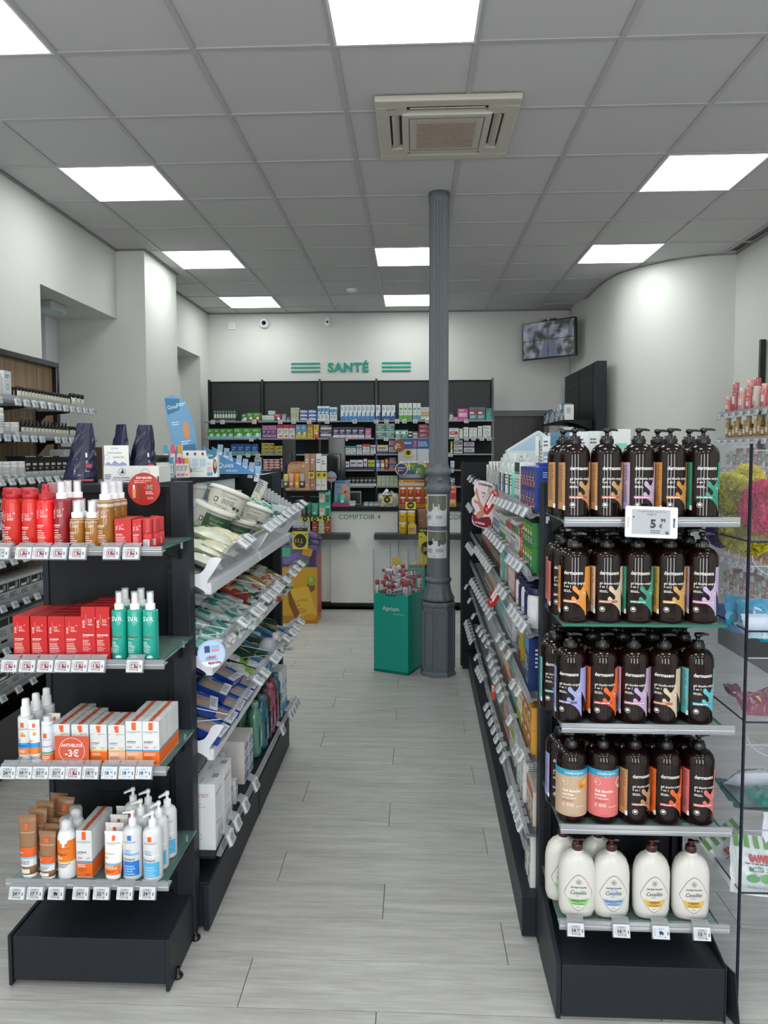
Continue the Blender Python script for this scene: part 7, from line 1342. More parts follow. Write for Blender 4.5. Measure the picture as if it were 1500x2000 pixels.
# paalm display on the tower
ZT2 = 1.1635
t = thing('lip_care_display', 'tan cardboard display with red word paalm and a green leaf on the tower', 'display', (oY(583, 925, 6.93).x, 6.93, ZT2)); K = 1426/6.95; w2 = 24/K*1.0
b = MB(); tn = mat('#c39a70', .6); b.box(-w2, w2, -.05, .05, 0, .022, tn); b.prism(smooth_poly([(-w2, .02), (w2*.9, .02), (w2*1.0, .14), (w2*.85, .22), (w2*.6, .27), (-w2*.5, .27), (-w2*.9, .24), (-w2*.98, .17)], 2), .045, .05, tn, 'y')
b.art([('t', -w2*.7, .25, .035, 'paalm', '#b8402c', {'b': .015}), ('r', w2*.25, .222, w2*.72, .238, '#e2d8cc'), ('t', -w2*.55, .185, .018, 'tarifical', '#8c8c3c', {'sh': .2}), ('r', -w2*.7, .16, w2*.3, .176, '#c8802c'), ('m', -w2*.6, .172, w2*.8, 1, .012, '#8c3a20')], (0, .045, 0), eps=.001); b.art([('r', -w2*.6, .005, -w2*.1, .015, '#3a5a44'), ('r', 0, .005, w2*.6, .015, '#c86a4c')], (0, -.05, 0)); b.build('card', t)
b = MB(); b.prism(smooth_poly([(w2*.9, .16), (w2*1.05, .21), (w2*1.1, .255), (w2*1.3, .22), (w2*1.38, .17), (w2*1.1, .15)], 2), .04, .044, mat('#2f6a44', .5), 'y'); b.build('leaf_card', t)
for i, (px, c, cp) in enumerate(((558, '#2f5a44', '#d8c070'), (569, '#b86a58', '#d8aa88'), (580, '#c8a03c', '#e8901c'), (590, '#3a2c30', '#a9aeb2'))):
    def deo(c=c, cp=cp):
        t_ = thing('roll_on_stick', 'x', 'stick'); b = MB(); b.lathe([(.022, 0), (.023, .003), (.023, .065)], mat(c, .4), 18, sy=.8); b.box(-.012, .012, -.0195, -.0185, .03, .048, mat('#e6e2da', .5)); b.build('body', t_); b = MB(); b.lathe([(.0235, .065), (.0235, .115), (.02, .128), (.01, .133), (0, .134)], mat(cp, .4), 18, sy=.8, cap=False); b.build('cap', t_); return t_
    place(('deo', i), deo, (oY(px, 900, 6.91).x, 6.91, ZT2+.0222), '%s stick in the tan cardboard display, %s' % (('yellow capped', 'beige capped', 'orange capped', 'grey capped')[i], nl(i, 4)), 'stick', 'sticks in the tan display')
for i, (px, top, c1, c2, wd) in enumerate(((600, 886, '#b88c6c', '#a0745a', 'tan'), (611, 886, '#a87c64', '#8c6450', 'brown'), (622, 886, '#e2e2de', '#8c8c88', 'white'), (632.5, 890, '#e2e2de', '#a8a8a4', 'white'))):
    p = oY(px, top, 6.93); place(('pb', i), gbox(.049, .05, p.z-ZT2, c1, c2, 4, 'slim_carton'), (p.x, 6.93, ZT2), '%s carton on the display tower, %s' % (wd, nl(i, 4)), 'box', None)
def yflag(w, h, txt):
    def f(): 
        b = MB(); b.box(-w/2, w/2, 0, .001, 0, h, mat('#d8c428', .4)); b.art([('r', -w/2, h*.86, w/2, h, '#1c1c1a'), ('c', 0, h*.45, w*.33, w*.33, '#1c1c1a'), ('t', 0, h*.45-w*.1, w*.2, txt, '#d8c428', {'a': 'C', 'b': .04, 'sx': .8})]); return b.build('price_flag')
    return f
for i, (px, py, tx, wpx, hpx, Yk) in enumerate(((608, 927, '22%', 10, 14, 6.86), (622.5, 927, '22%', 9.5, 14, 6.86), (633.5, 927, '22%', 9.5, 14, 6.86), (596, 1013, '9€', 15, 9, 6.85), (615, 1013, '9€', 14, 9, 6.85), (635, 1012, '9€', 14, 10, 6.85), (756, 975, '7€', 19, 15, 6.85), (802, 986, '34€', 20, 17, 6.9), (838, 988, '9€', 12, 14, 6.9))):
    p = oY(px, py, Yk); w_ = wpx/K*1.03; h = hpx/K*1.03
    place(('yf', i), yflag(w_, h, tx), (p.x, Yk, p.z-h/2), 'small yellow and black price flag on the counter, %s from left' % ORD[i], 'sign', 'small yellow price flags', rz=0)
# mid shelf of the tower: green cosmetics
zm = 6.9; zsh = .907+.001
def gb_(): 
    t_ = thing('cosmetic_bottle', 'x', 'bottle'); b = MB(); b.lathe([(.022, 0), (.023, .004), (.023, .105), (.02, .11)], mat('#16694f', .3), 16); b.box(-.014, .014, -.0235, -.0225, .04, .06, mat('#a83a6c')); b.build('body', t_); b = MB(); b.lathe([(.021, .11), (.022, .112), (.022, .145)], mat('#1f8a68', .3), 16); b.build('cap', t_); return t_
for i, px in enumerate((594, 604)): place('gbc', gb_, (oY(px, 990, 6.9).x, 6.9, zsh), 'dark green cosmetic bottle on the tower, %s' % ('left', 'right')[i], 'bottle', None)
place('gtube', tube('cosmetic_tube', .072, .135, .035, '#2f9c84', '#1f7a64', [('m', -.02, .09, .045, 3, .010, '#b84a6c'), ('m', -.02, .05, .04, 3, .008, '#c8e8dc')]), (oY(615, 990, 6.9).x, 6.9, zsh), 'teal squeeze tube between green bottles and boxes on the tower', 'tube')
for i in range(2):
    def duo():
        b = MB(); w, h = .108, .127; b.box(-w/2, w/2, 0, .06, 0, h, mat('#3fa890', .4)); b.art([('r', -w*.44, h*.1, -w*.02, h*.72, '#dfd4b8'), ('m', -w*.4, h*.66, w*.34, 3, h*.1, '#8c3a4a'), ('t', w*.08, h*.74, h*.12, 'DUO', '#c8ece0', {'b': .04, 'sx': .9}), ('t', -w*.42, h*.82, h*.07, 'NUXE', '#c8ece0', {}), ('p', [(w*.12, h*.62), (w*.4, h*.62), (w*.36, h*.12), (w*.16, h*.12)], '#17604c'), ('m', w*.17, h*.5, w*.2, 2, h*.08, '#c84a7c')]); return b.build('duo_box')
    place('duo', duo, (oY(634, 990, 6.89).x, 6.89, zsh+.1275*i), 'teal two-tube gift box on the tower, %s one' % ('lower', 'upper')[i], 'box', None)
t = thing('cosmetic_display', 'small white and magenta display with green miniatures left of the bottles', 'display', (oY(573, 1000, 6.88).x, 6.88, zsh)); b = MB(); b.box(-.05, .05, 0, .004, 0, .125, mat('#e0dcd8', .4)); b.box(.05, .085, 0, .03, 0, .125, mat('#8c1c50', .4)); b.box(-.075, -.05, 0, .03, 0, .09, mat('#a0285c', .4)); b.art([('t', -.03, .105, .012, 'NUXE', '#3a3c40', {}), ('m', -.03, .098, .06, 2, .01, '#d8a08c')]+[('r', -.04+.02*i, .0, -.026+.02*i, .035+.008*(i % 3), '#2f8c74') for i in range(4)]); b.build('card', t)
t = thing('round_sign', 'round card with a face print behind the teal gift boxes', 'sign', oY(647, 931, 7.0)); b = MB(); b.T = Matrix.Rotation(PI/2, 4, 'X'); b.lathe([(.052, 0), (.052, .002)], mat('#7fa4c0', .4), 30, smooth=False); b.T = Matrix(); b.art([('r', -.047, -.02, .047, -.005, '#a83a5c'), ('c', -.01, .015, .022, .02, '#c8947c'), ('t', 0, .035, .009, 'NUXE', '#26406c', {'a': 'C'}), ('c', 0, -.032, .03, .012, '#b88a80')], (0, -.002, 0)); b.build('card', t); b = MB(); b.box(-.002, .002, 0, .002, -.12, -.04, clear('#dddddd', .4)); b.build('wobbler_arm', t)
# NUXE header display on the counter
t = thing('cosmetic_display', 'magenta based display with laughing woman print and teal tubes on the counter', 'display', (oY(667, 988, 7.05).x, 7.05, ZC1)); b = MB(); mg = mat('#b8286c', .3, coat=.4); b.prism(smooth_poly([(-.085, 0), (.07, 0), (.085, .02), (.08, .24), (.07, .25), (-.062, .25), (-.068, .24), (-.075, .1)], 1), .03, .034, mat('#6c94b8', .4), 'y'); b.box(-.09, .085, -.05, .034, 0, .014, mg); b.box(-.088, .083, -.052, -.05, .014, .034, clear('#d86a9c', .5, .1, .8))
b.art([('t', -.055, .225, .018, 'NUXE', '#1f2c4c', {'b': .03, 'sx': 1.3}), ('r', -.07, .18, .0, .186, '#b8345c'), ('c', .03, .16, .042, .055, '#c8957c'), ('c', .05, .10, .03, .05, '#c08a70'), ('p', [(.015, .14), (.05, .155), (.045, .135), (.03, .125)], '#6c2a30'), ('p', [(-.03, .12), (.0, .19), (.012, .185), (-.012, .115)], '#3f9c88'), ('c', -.02, .14, .02, .012, '#c8957c')], (0, .03, 0), eps=.0008); b.build('card', t)
b = MB(); b.lathe([(.014, .014), (.015, .07), (.012, .072), (.012, .11)], mat('#3fa890', .3), 14, -.055, -.02); b.box(-.067, -.043, -.036, -.034, .02, .05, mat('#c84a7c')); b.build('miniature_bottle', t)
b = MB(); b.loft([[(.01+a*math.cos(2*PI*i/12), -.02+c*math.sin(2*PI*i/12), z) for i in range(12)] for z, a, c in ((.014, .02, .014), (.05, .024, .012), (.115, .028, .002))], mat('#4fb49c', .35)); b.box(-.004, .024, -.034, -.033, .04, .06, mat('#e6e6e4')); b.build('miniature_tube', t)
p = oY(688, 985, 7.05); place('bowl', lambda: (lambda b: (b.lathe([(.025, 0), (.035, .02), (.04, .05)], clear('#dcdcd8', .4, .1, .8), 16, cap=False), b.box(-.03, .03, -.04, .0, .01, .03, mat('#d8d4c8')), b.box(-.02, .03, -.02, .02, .03, .055, mat('#b8b0a0')), b.build('sample_dish'))[-1])(MB()), (p.x, 7.05, ZC1), 'small clear dish of samples right of the magenta display', 'dish')
# fishbowl with leaflets
t = thing('leaflet_bowl', 'round clear bowl stuffed with folded leaflets on the counter', 'bowl', (oY(758, 985, 7.0).x, 7.0, ZC1)); b = MB(); b.lathe([(.06, 0), (.09, .004), (.10, .04), (.10, .10), (.092, .13)], clear('#e2e6e8', .22, .05, .8), 28, cap=False); b.build('bowl', t)
r = random.Random(9)
for i in range(22):
    b = MB(); b.T = Matrix.Translation((r.uniform(-.05, .05), r.uniform(-.045, .045), r.uniform(.04, .13))) @ Matrix.Rotation(r.uniform(-1, 1), 4, 'Z') @ Matrix.Rotation(r.uniform(-.9, .9), 4, 'Y') @ Matrix.Rotation(r.uniform(-.6, .6), 4, 'X'); b.box(-.045, .045, -.003, .003, -.016, .016, mat(('#dfe2e0', '#c8ccc8', '#d0d0d6', '#b8bcb0')[i % 4], .4)); b.box(-.03, .02, -.0036, .0036, -.006, .0, mat(('#2c3c6c', '#8c3a30', '#3a3a3c')[i % 3])); b.build('leaflet', t)
for i, px in enumerate((715, 725, 735)): p = oY(px, 985, 7.12); place('scb', gbox(.042, .05, .036, '#dde0dc', '#4a8c6c', 2, 'small_carton'), (p.x, 7.12, ZC1), 'small white carton in a row on the counter, %s' % nl(i, 3), 'box', 'small cartons on the counter')
t = thing('photo_frame', 'dark small screen frame standing behind the counter goods', 'frame', (oY(692, 985, 7.3).x, 7.3, ZC1)); b = MB(); b.box(-.07, .07, 0, .01, 0, .135, mat('#8a8c8e', .4)); b.box(-.06, .06, -.002, 0, .012, .12, BLKP); b.build('frame', t)
# red jars display in the niche
zn = .9905; Yj = 7.03
t = thing('jar_display', 'orange cardboard display holding red jars with white lids', 'display', (oY(811, 1000, Yj).x, Yj, zn)); w2 = .162; b = MB(); og = mat('#b8762c', .5); b.box(-w2, w2, .0, .14, 0, .012, og); b.box(-w2, w2, -.004, 0, 0, .032, og); b.box(-w2, w2, .135, .14, 0, .265, og); b.box(-w2, w2, .132, .135, .205, .235, mat('#b9b4ac'))
b.art([('m', 0, .252, .13, 2, .012, '#3a2a18'), ('c', -.13, .25, .014, .01, '#b8c43a'), ('m', -.14, .22, .02, 2, .01, '#e0d0b0')], (0, .132, 0)); b.art([('m', -.14, .02, .27, 1, .012, '#5c3a18')], (0, -.004, 0)); b.build('card', t)
def rjar(c='#b83a24', h=.075, R=.0255, lab='#d8906c'):
    def f():
        t_ = thing('jar', 'x', 'jar'); b = MB(); b.lathe([(R*.96, 0), (R, .003), (R, h*.8), (R*.93, h*.84)], mat(c, .25, coat=.5), 20); b.art([('m', -R*.6, h*.6, R*1.2, 2, h*.1, lab)], wrap=R, eps=.0006); b.build('body', t_); b = MB(); b.lathe([(R*.97, h*.84), (R*.98, h*.86), (R*.98, h), (R*.95, h*1.01)], mat('#d8d8d6', .35), 20); b.build('lid', t_); return t_
    return f
for i in range(3):
    for k in range(2): place('rjar', rjar(h=.088, R=.0265*1.0), (oY(787+15*i, 990, Yj).x, Yj+.03, zn+.0125+.0895*k), 'red jar with white lid in the orange display, %s row, %s' % (('lower', 'upper')[k], nl(i, 3)), 'jar', 'red jars')
for k in range(2): place('ojar', rjar('#c8641c', .09, .026, '#e8b070'), (oY(835, 990, Yj).x, Yj+.03, zn+.0125+.091*k), 'orange jar beside the red ones, %s' % ('lower', 'upper')[k], 'jar', None)
t = thing('picture_card', 'brown face picture card at the right of the red jars', 'sign', (oY(836, 945, Yj+.1).x, Yj+.1, zn+.2)); b = MB(); b.box(-.035, .035, 0, .004, -.2, .1, mat('#4a2c1c', .5)); b.art([('c', .0, .04, .02, .03, '#7c4a34'), ('m', -.02, -.0, .04, 1, .008, '#1c1010')]); b.build('card', t)
# yellow jars and kraft bag on the right ledge
for i, (px, k) in enumerate(((787, 0), (787, 1), (803, 1))): place('yjar', rjar('#d0a81c', .108, .0385, '#3a3a2c'), (oY(px, 1030, 6.9).x, 6.9, ZL+.109*k), 'yellow jar with white lid on the ledge, %s' % ('lower left', 'upper left', 'upper right')[i], 'jar', None)
place('yjar', rjar(), (oY(803, 1030, 6.94).x, 6.94, ZL), 'yellow jar behind the small yellow carton on the ledge', 'jar')
place('ybox', gbox(.078, .06, .088, '#c8a050', '#d8b81c', 2, 'small_carton'), (oY(805, 1030, 6.86).x, 6.86, ZL), 'small kraft and yellow carton before the yellow jars', 'box')
place('ybox2', gbox(.055, .05, .02, '#d8ac1c', '#e0c860', 0, 'small_carton'), (oY(805, 1015, 6.86).x, 6.86, ZL+.0885), 'tiny yellow carton lying on the kraft carton', 'box')
def kraft():
    t_ = thing('kraft_bag', 'x', 'bag'); b = MB(); secs = []
    for k in range(7): s_ = k/6; secs.append([((.062-.004*s_)*math.cos(2*PI*i/20), .035*(1-s_**2*.95)*math.sin(2*PI*i/20), .235*s_) for i in range(20)])
    b.loft(secs, mat('#7c5c40', .6, bump=.2)); b.build('bag_body', t_); b = MB(); b.art([('t', .02, .17, .014, 'B.', '#e0d4c4', {'b': .03}), ('m', -.045, .13, .045, 1, .01, '#d8c8b4')], (0, -.037, 0)); b.build('print', t_); return t_
place('kraft', kraft, (oY(828, 1030, 6.93).x, 6.93, ZL), 'brown kraft paper bag standing on the ledge behind the column', 'bag')
# small boxes on the left ledge
for i, (px, c2) in enumerate(((577, '#b9bcbc'), (588, '#b9bcbc'), (600, '#b9bcbc'), (615, '#b84a2c'), (628, '#b9b83a'), (640, '#b84a2c'))):
    for k in range(2): place(('lg', c2), gbox(.054, .06, .07, '#cfcfca' if c2 != '#b84a2c' else '#b84a2c', c2 if c2 != '#b84a2c' else '#5c1c14', 3, 'small_carton', 'CAFÉ' if False else None), (oY(px, 1030, 6.88).x, 6.88, ZL+.0705*k), 'small carton on the left ledge under the tower, %s, %s' % (nl(i, 6), ('lower', 'upper')[k]), 'box', 'small cartons on the left ledge')
# orange cartons right of the column and dark boxes
for i, (px, py, c) in enumerate(((884, 985, '#c8a03c'), (884, 960, '#d87a3c'))): p = oY(px, py, 7.0); place(('oc', i), gbox(.07, .08, .10, c, '#b8303c', 0 if i else 2, 'carton', 'MIX' if i else None), (p.x, 7.02, ZC1+.101*i), '%s carton right of the column on the counter' % ('lower yellow', 'upper orange')[i], 'box')
# =============== floor displays ===============
# teal floor bin
TBM = '#10a08e'
t = thing('teal_floor_bin', 'teal cardboard floor bin with clear walls beside the column', 'display', (-.037, 4.883, 0), math.atan2(4.992-4.883, -.276+.037)-PI)
S = .262; b = MB(); b.prism([(0, 0), (-S, 0), (-S, S), (0, S)], .0, .02, mat(TBM, .45), 'z')
for a in ((-S, 0, 0, .004), (-S, 0, S-.004, S)): b.box(a[0], a[1], a[2], a[3], 0, .548, mat(TBM, .45))
for a in ((-S, -S+.004), (-.004, 0)): b.box(a[0], a[1], .004, S-.004, 0, .548, mat(TBM, .45))
b.box(-S+.004, -.004, .004, S-.004, .515, .52, mat(TBM, .45)); b.box(-S*.65, -S*.35, -.001, 0, .537, .543, mat('#04302c'))
b.art([('t', -S*.5, .435, .030, 'Aprium', '#c8d4d0', {'a': 'C', 'b': .015}), ('t', -S*.26, .408, .011, 'PHARMACIE', '#b4c4c0', {'a': 'C', 'sx': 1.05})]); b.art([('c', .12, .45, .026, .030, '#3f9c90'), ('t', .12, .437, .026, 'A', '#0b7468', {'a': 'C', 'b': .02})], (0, 0, 0), rz=PI/2); b.build('cardboard_box', t)
for a in ((-S, 0, 0, .003), (-S, 0, S-.003, S), (-S, -S+.003, .003, S-.003), (-.003, 0, .003, S-.003)): b = MB(); b.box(*a, .548, .855, ACR); b.build('clear_wall', t)
for x, y in ((0, 0), (-S, 0), (-S, S), (0, S)): b = MB(); b.box(x-.002, x+.002, y-.002, y+.002, .548, .856, clear('#9aa0a4', .5, .1, .8)); b.build('wall_edge', t)
TM = t.matrix_basis.copy() if False else Matrix.Translation((-.037, 4.883, 0)) @ Matrix.Rotation(math.atan2(.109, -.239)-PI, 4, 'Z')
def gelb():
    t_ = thing('gel_bottle', 'x', 'bottle'); b = MB(); R = .0175; b.lathe([(R*.9, 0), (R, .003), (R, .078), (R*.8, .084)], mat('#e0dfe0', .3, coat=.3), 16)
    for k in range(3): sv = b.T; b.T = Matrix.Rotation(k*2.1, 4, 'Z'); b.art([('r', -.016, .004, .016, .02, '#b8242c'), ('m', -.012, .07, .024, 6, .007, '#6c7076'), ('r', -.012, .03, .0, .042, '#3a3c40')], wrap=R, eps=.0005); b.T = sv
    b.build('body', t_); b = MB(); b.lathe([(R*.85, .084), (R*.9, .086), (R*.86, .112), (R*.78, .116), (0, .117)], mat('#b01c28', .3, coat=.3), 16, cap=False); b.build('cap', t_); return t_
r = random.Random(21); k = 0
for (lx, ly, z) in ((-.245, .022, 0), (-.03, .022, 0), (-.03, .075, 0), (-.02, .23, .03)): 
    p = TM @ Vector((lx, ly, .5205+z)); place('gelb', gelb, p, 'white and red bottle standing in the teal bin, %s' % ('left corner', 'front corner', 'behind the front corner', 'rear right')[k], 'bottle', 'bottles in the teal bin', rot=(0, 0, r.uniform(0, 6))); k += 1
k = 0
for lz in range(6):
    for q in range(9 if lz < 4 else 5):
        lx = -S/2+r.uniform(-.075, .075)*(1-.08*lz); ly = (.05 if q % 3 == 0 else S/2)+r.uniform(-.02, .07); p = TM @ Vector((lx, ly, .545+.031*lz+r.uniform(-.006, .006)))
        e = (Matrix.Rotation(r.uniform(-.9, .9)+(PI if r.random() < .5 else 0), 4, 'Z') @ Matrix.Rotation(PI/2+r.uniform(-.4, .4), 4, 'Y') @ Matrix.Rotation(r.uniform(0, 6), 4, 'Z') @ Matrix.Translation((0, 0, -.055))); p = p+(e.to_3x3() @ Vector((0, 0, -.055)))
        place('gelb', gelb, p, 'white and red bottle tumbled in the teal bin, %s' % (('in layer %s, ' % ORD[lz])+ORD[q]), 'bottle', 'bottles in the teal bin', rot=e.to_euler()); k += 1
p = TM @ Vector((-.2, .235, .60)); place('yf20', lambda: (lambda b: (b.box(-.033, .033, 0, .001, 0, .17, mat('#c8ac20', .5)), b.art([('o', 0, .08, .026, .004, '#8c7a1c'), ('t', 0, .07, .022, '20', '#8c7a1c', {'a': 'C', 'b': .04})]), b.build('price_flag'))[-1])(MB()), p, 'yellow price flag seen through the clear walls of the teal bin', 'sign')
# second clear bin behind with 20 euro flag
t = thing('floor_bin', 'clear walled floor bin with amber goods behind the teal bin', 'display', (oY(826, 1180, 5.75).x, 5.75, 0)); b = MB(); b.box(-.12, .17, 0, .28, 0, .60, mat(TBM, .45)); b.build('cardboard_box', t)
for a in ((-.12, .17, 0, .003), (-.12, -.117, .003, .28), (.167, .17, .003, .28)): b = MB(); b.box(*a, .60, .93, ACR); b.build('clear_wall', t)
for i in range(8): place('amb', travel_bottle(.10, .017, '#b8842c', '#d8d4c8', '#d8c48c', 'amber_bottle'), (t.location.x-.06+.05*(i % 4), 5.81+.09*(i//4), .6005+.0), 'amber bottle in the clear bin behind the teal one, %s' % ORD[i], 'bottle', 'amber bottles', rz=.3*i)
t = thing('price_sign', 'large yellow and black sign reading 20€ beside the column', 'sign', (oY(832, 1060, 5.7).x, 5.7, oY(832, 1102, 5.7).z)); w_ = .115; h = oY(832, 1030, 5.7).z-oY(832, 1102, 5.7).z
b = MB(); b.box(-w_/2, w_/2+.02, 0, .002, 0, h, mat('#d8c428', .4)); b.art([('r', -w_/2, h*.86, w_/2+.02, h, '#1c1c1a'), ('p', [(-.02, h*.86), (.03, h*.86), (.005, h*.76)], '#1c1c1a'), ('t', -w_*.42, h*.89, .016, 'MICE EN BAISSE', '#d8c428', {'b': .04, 'sx': .62}), ('c', .01, h*.42, .052, .058, '#1c1c1a'), ('t', .012, h*.36, .034, '20€', '#d8c428', {'a': 'C', 'b': .025, 'sx': .85}), ('m', -.02, h*.26, .06, 1, .01, '#d8c428'), ('t', -w_*.45, h*.72, .012, 'XL', '#1c1c1a', {'b': .05})]); b.build('card', t)
b = MB(); b.box(-.003, .003, .002, .006, -.3, .05, BLKP); b.build('stem', t)
# yellow sun cream floor stand
t = thing('sunscreen_floor_stand', 'yellow floor stand printed with a sunscreen tube and green grape', 'display', (-.99, 6.39, 0)); x0, x1 = -.19, .135; h = .82
b = MB(); b.box(x0, x1, 0, .3, 0, .505*1.0, mat('#c8961c', .5)); b.box(x0, x1, 0, .3, .505, .70, mat('#6c5c88', .5))
cx_ = .02
pr = [('r', x0, 0, x1, .07, '#a8741c'), ('c', .08, .33, .038, .045, '#7a5216'), ('c', .085, .385, .042, .045, '#8a9c2c'), ('c', .078, .395, .02, .022, '#a8b83c'), ('p', [(-.13, .31), (-.09, .33), (-.02, .10), (-.06, .03), (-.12, .18)], '#7a4c14'), ('p', [(-.105, .285), (-.09, .31), (.05, .335), (.062, .32), (.13, .09), (.115, .055), (.02, .03), (-.01, .06)], '#d8ac34'), ('c', .07, .06, .062, .03, '#c8902c'), ('t', -.062, .185, .022, 'CAUDALIE', '#6c4c14', {'rot': 12, 'sx': .8}), ('t', -.045, .15, .022, '50', '#6c4c14', {'rot': 14}), ('m', -.035, .135, .1, 4, .012, '#8c6420')]
b.art(pr, (0, 0, 0))
b.art([('r', x0, .51, x1, .53, '#4a3f60'), ('p', [(-.15, .53), (-.02, .60), (-.04, .64), (-.17, .58)], '#7c68b0'), ('p', [(-.05, .55), (.04, .51), (.06, .55), (-.02, .60)], '#5c7a5c'), ('p', [(.06, .51), (.12, .51), (.13, .66), (.08, .66)], '#3f2c4c'), ('p', [(-.18, .6), (-.1, .6), (-.1, .68), (-.18, .68)], '#4fae8c'), ('p', [(.0, .62), (.08, .6), (.1, .66), (.02, .69)], '#d8982c')]); b.build('printed_carton', t)
b = MB(); b.art([('p', [(.02, .05), (.28, .05), (.28, .6), (.02, .6)], '#b8404c'), ('c', .15, .3, .05, .09, '#a82c3c')], (x1, 0, 0), rz=PI/2); b.build('side_print', t)
for a in ((x0, x1, 0, .003), (x1-.003, x1, .003, .3)): b = MB(); b.box(*a, .70, .84, ACR); b.build('clear_wall', t)
t2_ = [('#7fc45c', 'green'), ('#8c78b8', 'lilac'), ('#e0a428', 'yellow'), ('#5fae9c', 'mint'), ('#5c4470', 'plum')]
r = random.Random(5)
for i in range(20):
    k = i % 5; place(('sct', k), travel_bottle(.14, .026, t2_[k][0], shade(t2_[k][0], 1.15), None, 'sunscreen_tube', False), (-.99+x0+.05+.058*(i % 5)+r.uniform(-.01, .01), 6.45+.06*(i//5 % 2), .7005+.045*(i//10)), '%s sunscreen tube heaped on the yellow floor stand, %s' % (t2_[k][1], ORD[i]), 'tube', 'heaped sunscreen tubes', rot=(r.uniform(-.3, .3), r.uniform(-.5, .3), r.uniform(0, 3)))
t = thing('price_sign', 'yellow and black price sign reading 11€80 on the floor stand', 'sign', (oY(586, 1050, 6.36).x, 6.36, oY(586, 1073, 6.36).z)); w_ = .135; h = oY(586, 1031, 6.36).z-oY(586, 1073, 6.36).z
b = MB(); b.box(-w_/2, w_/2, 0, .002, 0, h, mat('#d8c428', .4)); b.art([('r', -w_/2, h*.84, w_/2, h, '#1c1c1a'), ('m', -.02, h*.95, .04, 1, .01, '#d8c428'), ('c', 0, h*.40, .056, .062, '#1c1c1a'), ('t', -.042, h*.31, .036, '11', '#d8c428', {'b': .03, 'sx': .9}), ('t', .005, h*.41, .016, '€', '#d8c428', {'b': .015}), ('t', .003, h*.28, .017, '80', '#d8c428', {'b': .02, 'sx': .8}), ('m', -.02, h*.2, .04, 1, .008, '#d8c428'), ('p', [(-.06, h*.7), (-.045, h*.74), (-.045, h*.66)], '#1c1c1a'), ('p', [(.06, h*.7), (.045, h*.74), (.045, h*.66)], '#1c1c1a')]); b.build('card', t)
# =============== left wall shelf goods ===============
XF = -1.87
def lb(key, fn, y, z, label, cat, group, x=XF, rz=0.): return place(key, fn, (x, y, z), label, cat, group, rz=PI/2+rz)
def vial(h, R, cap, drop):
    def f():
        t_ = thing('small_bottle', 'x', 'bottle'); b = MB(); b.lathe([(R*.95, 0), (R, .002), (R, h*.72), (R*.6, h*.8)], mat('#15130f', .15, coat=.6), 14); b.art([('r', -R*1.3, h*.06, R*1.3, h*.66, '#d8d6c4'), ('r', -R*.1, h*.48, R*.4, h*.6, '#22221f'), ('m', -R, h*.4, R*1.8, 3, h*.08, '#8c8a7c')], wrap=R, eps=.0005); b.build('body', t_)
        b = MB(); m = mat('#0e0e0f', .35)
        if drop: b.lathe([(R*.62, h*.8), (R*.62, h*1.0), (R*.35, h*1.04), (R*.38, h*1.2), (R*.2, h*1.34), (0, h*1.36)], m, 12, cap=False)
        else: b.lathe([(R*.8, h*.8), (R*.82, h*.82), (R*.82, h*.99), (R*.78, h)], m, 12)
        b.build('cap', t_); return t_
    return f
z = WZ[0]-.0015
ys = [3.395+.031*i for i in range(17)]
for i, y in enumerate(ys): lb('vialA', vial(.062, .0145, 0, 0), y, z, 'small black capped bottle with cream label, top left wall shelf, %s' % nl(i, 19, 'near'), 'bottle', 'black capped bottles')
for i, y in enumerate((3.945, 4.0, 4.05)): lb('vialB', vial(.075, .021, 0, 0), y, z, 'wider black capped bottle at far end of the top left wall shelf, %s' % ORD[i], 'bottle', 'wide black capped bottles')
for i, y in enumerate(ys[1:16]): lb('vialA', vial(.062, .0145, 0, 0), y, z, 'small black capped bottle in the back row, top left wall shelf, %s' % ORD[i], 'bottle', 'black capped bottles in back', x=XF-.035)
for i, (y, h, w) in enumerate(((2.93, .085, .05), (3.0, .08, .07), (3.10, .085, .09), (3.22, .11, .075), (3.31, .125, .06))): lb(('wca', i), gbox(w, .07, h, '#dcdee0', '#6c94b8', 4), y, z, 'white carton on the top left wall shelf, %s' % nl(i, 5, 'near'), 'box', 'white cartons on the left wall shelf')
z = WZ[1]-.0015
for i in range(13): lb('vialD', vial(.058, .0145, 0, 1), 3.42+.037*i, z, 'dropper bottle with cream label on the second left wall shelf, %s' % nl(i, 13, 'near'), 'bottle', 'dropper bottles')
for i in range(4): lb('vialA', vial(.062, .0145, 0, 0), 3.915+.038*i, z, 'black capped bottle after the droppers on the second left wall shelf, %s' % ORD[i], 'bottle', 'black capped bottles after the droppers')
def wjar(R, h, st):
    def f():
        t_ = thing('white_jar', 'x', 'jar'); b = MB(); b.lathe([(R*.97, 0), (R, .003), (R, h*.8), (R*.92, h*.83)], mat('#dcdcda', .35), 20); b.art([('r', -R*1.2, h*.66, R*1.2, h*.68, st), ('m', -R, h*.6, R*1.9, 4, h*.1, '#9a9a98'), ('r', -R, h*.1, -R*.4, h*.14, '#33343a')], wrap=R, eps=.0006); b.build('body', t_); b = MB(); b.lathe([(R*.95, h*.83), (R*.97, h*.85), (R*.97, h), (R*.93, h*1.01)], mat('#e4e4e2', .35), 20); b.build('lid', t_); return t_
    return f
for i, (y, R, h, st) in enumerate(((2.93, .03, .065, '#b84a4c'), (3.0, .03, .065, '#b84a4c'), (3.07, .026, .065, '#b84a4c'), (3.18, .045, .115, '#4f86b8'), (3.27, .022, .055, '#4f86b8'), (3.34, .028, .058, '#4f86b8'))): lb(('wj', R, st), wjar(R, h, st), y, z, 'white jar on the second left wall shelf, %s' % nl(i, 6, 'near'), 'jar', 'white jars on the second shelf')
z = WZ[2]-.0015
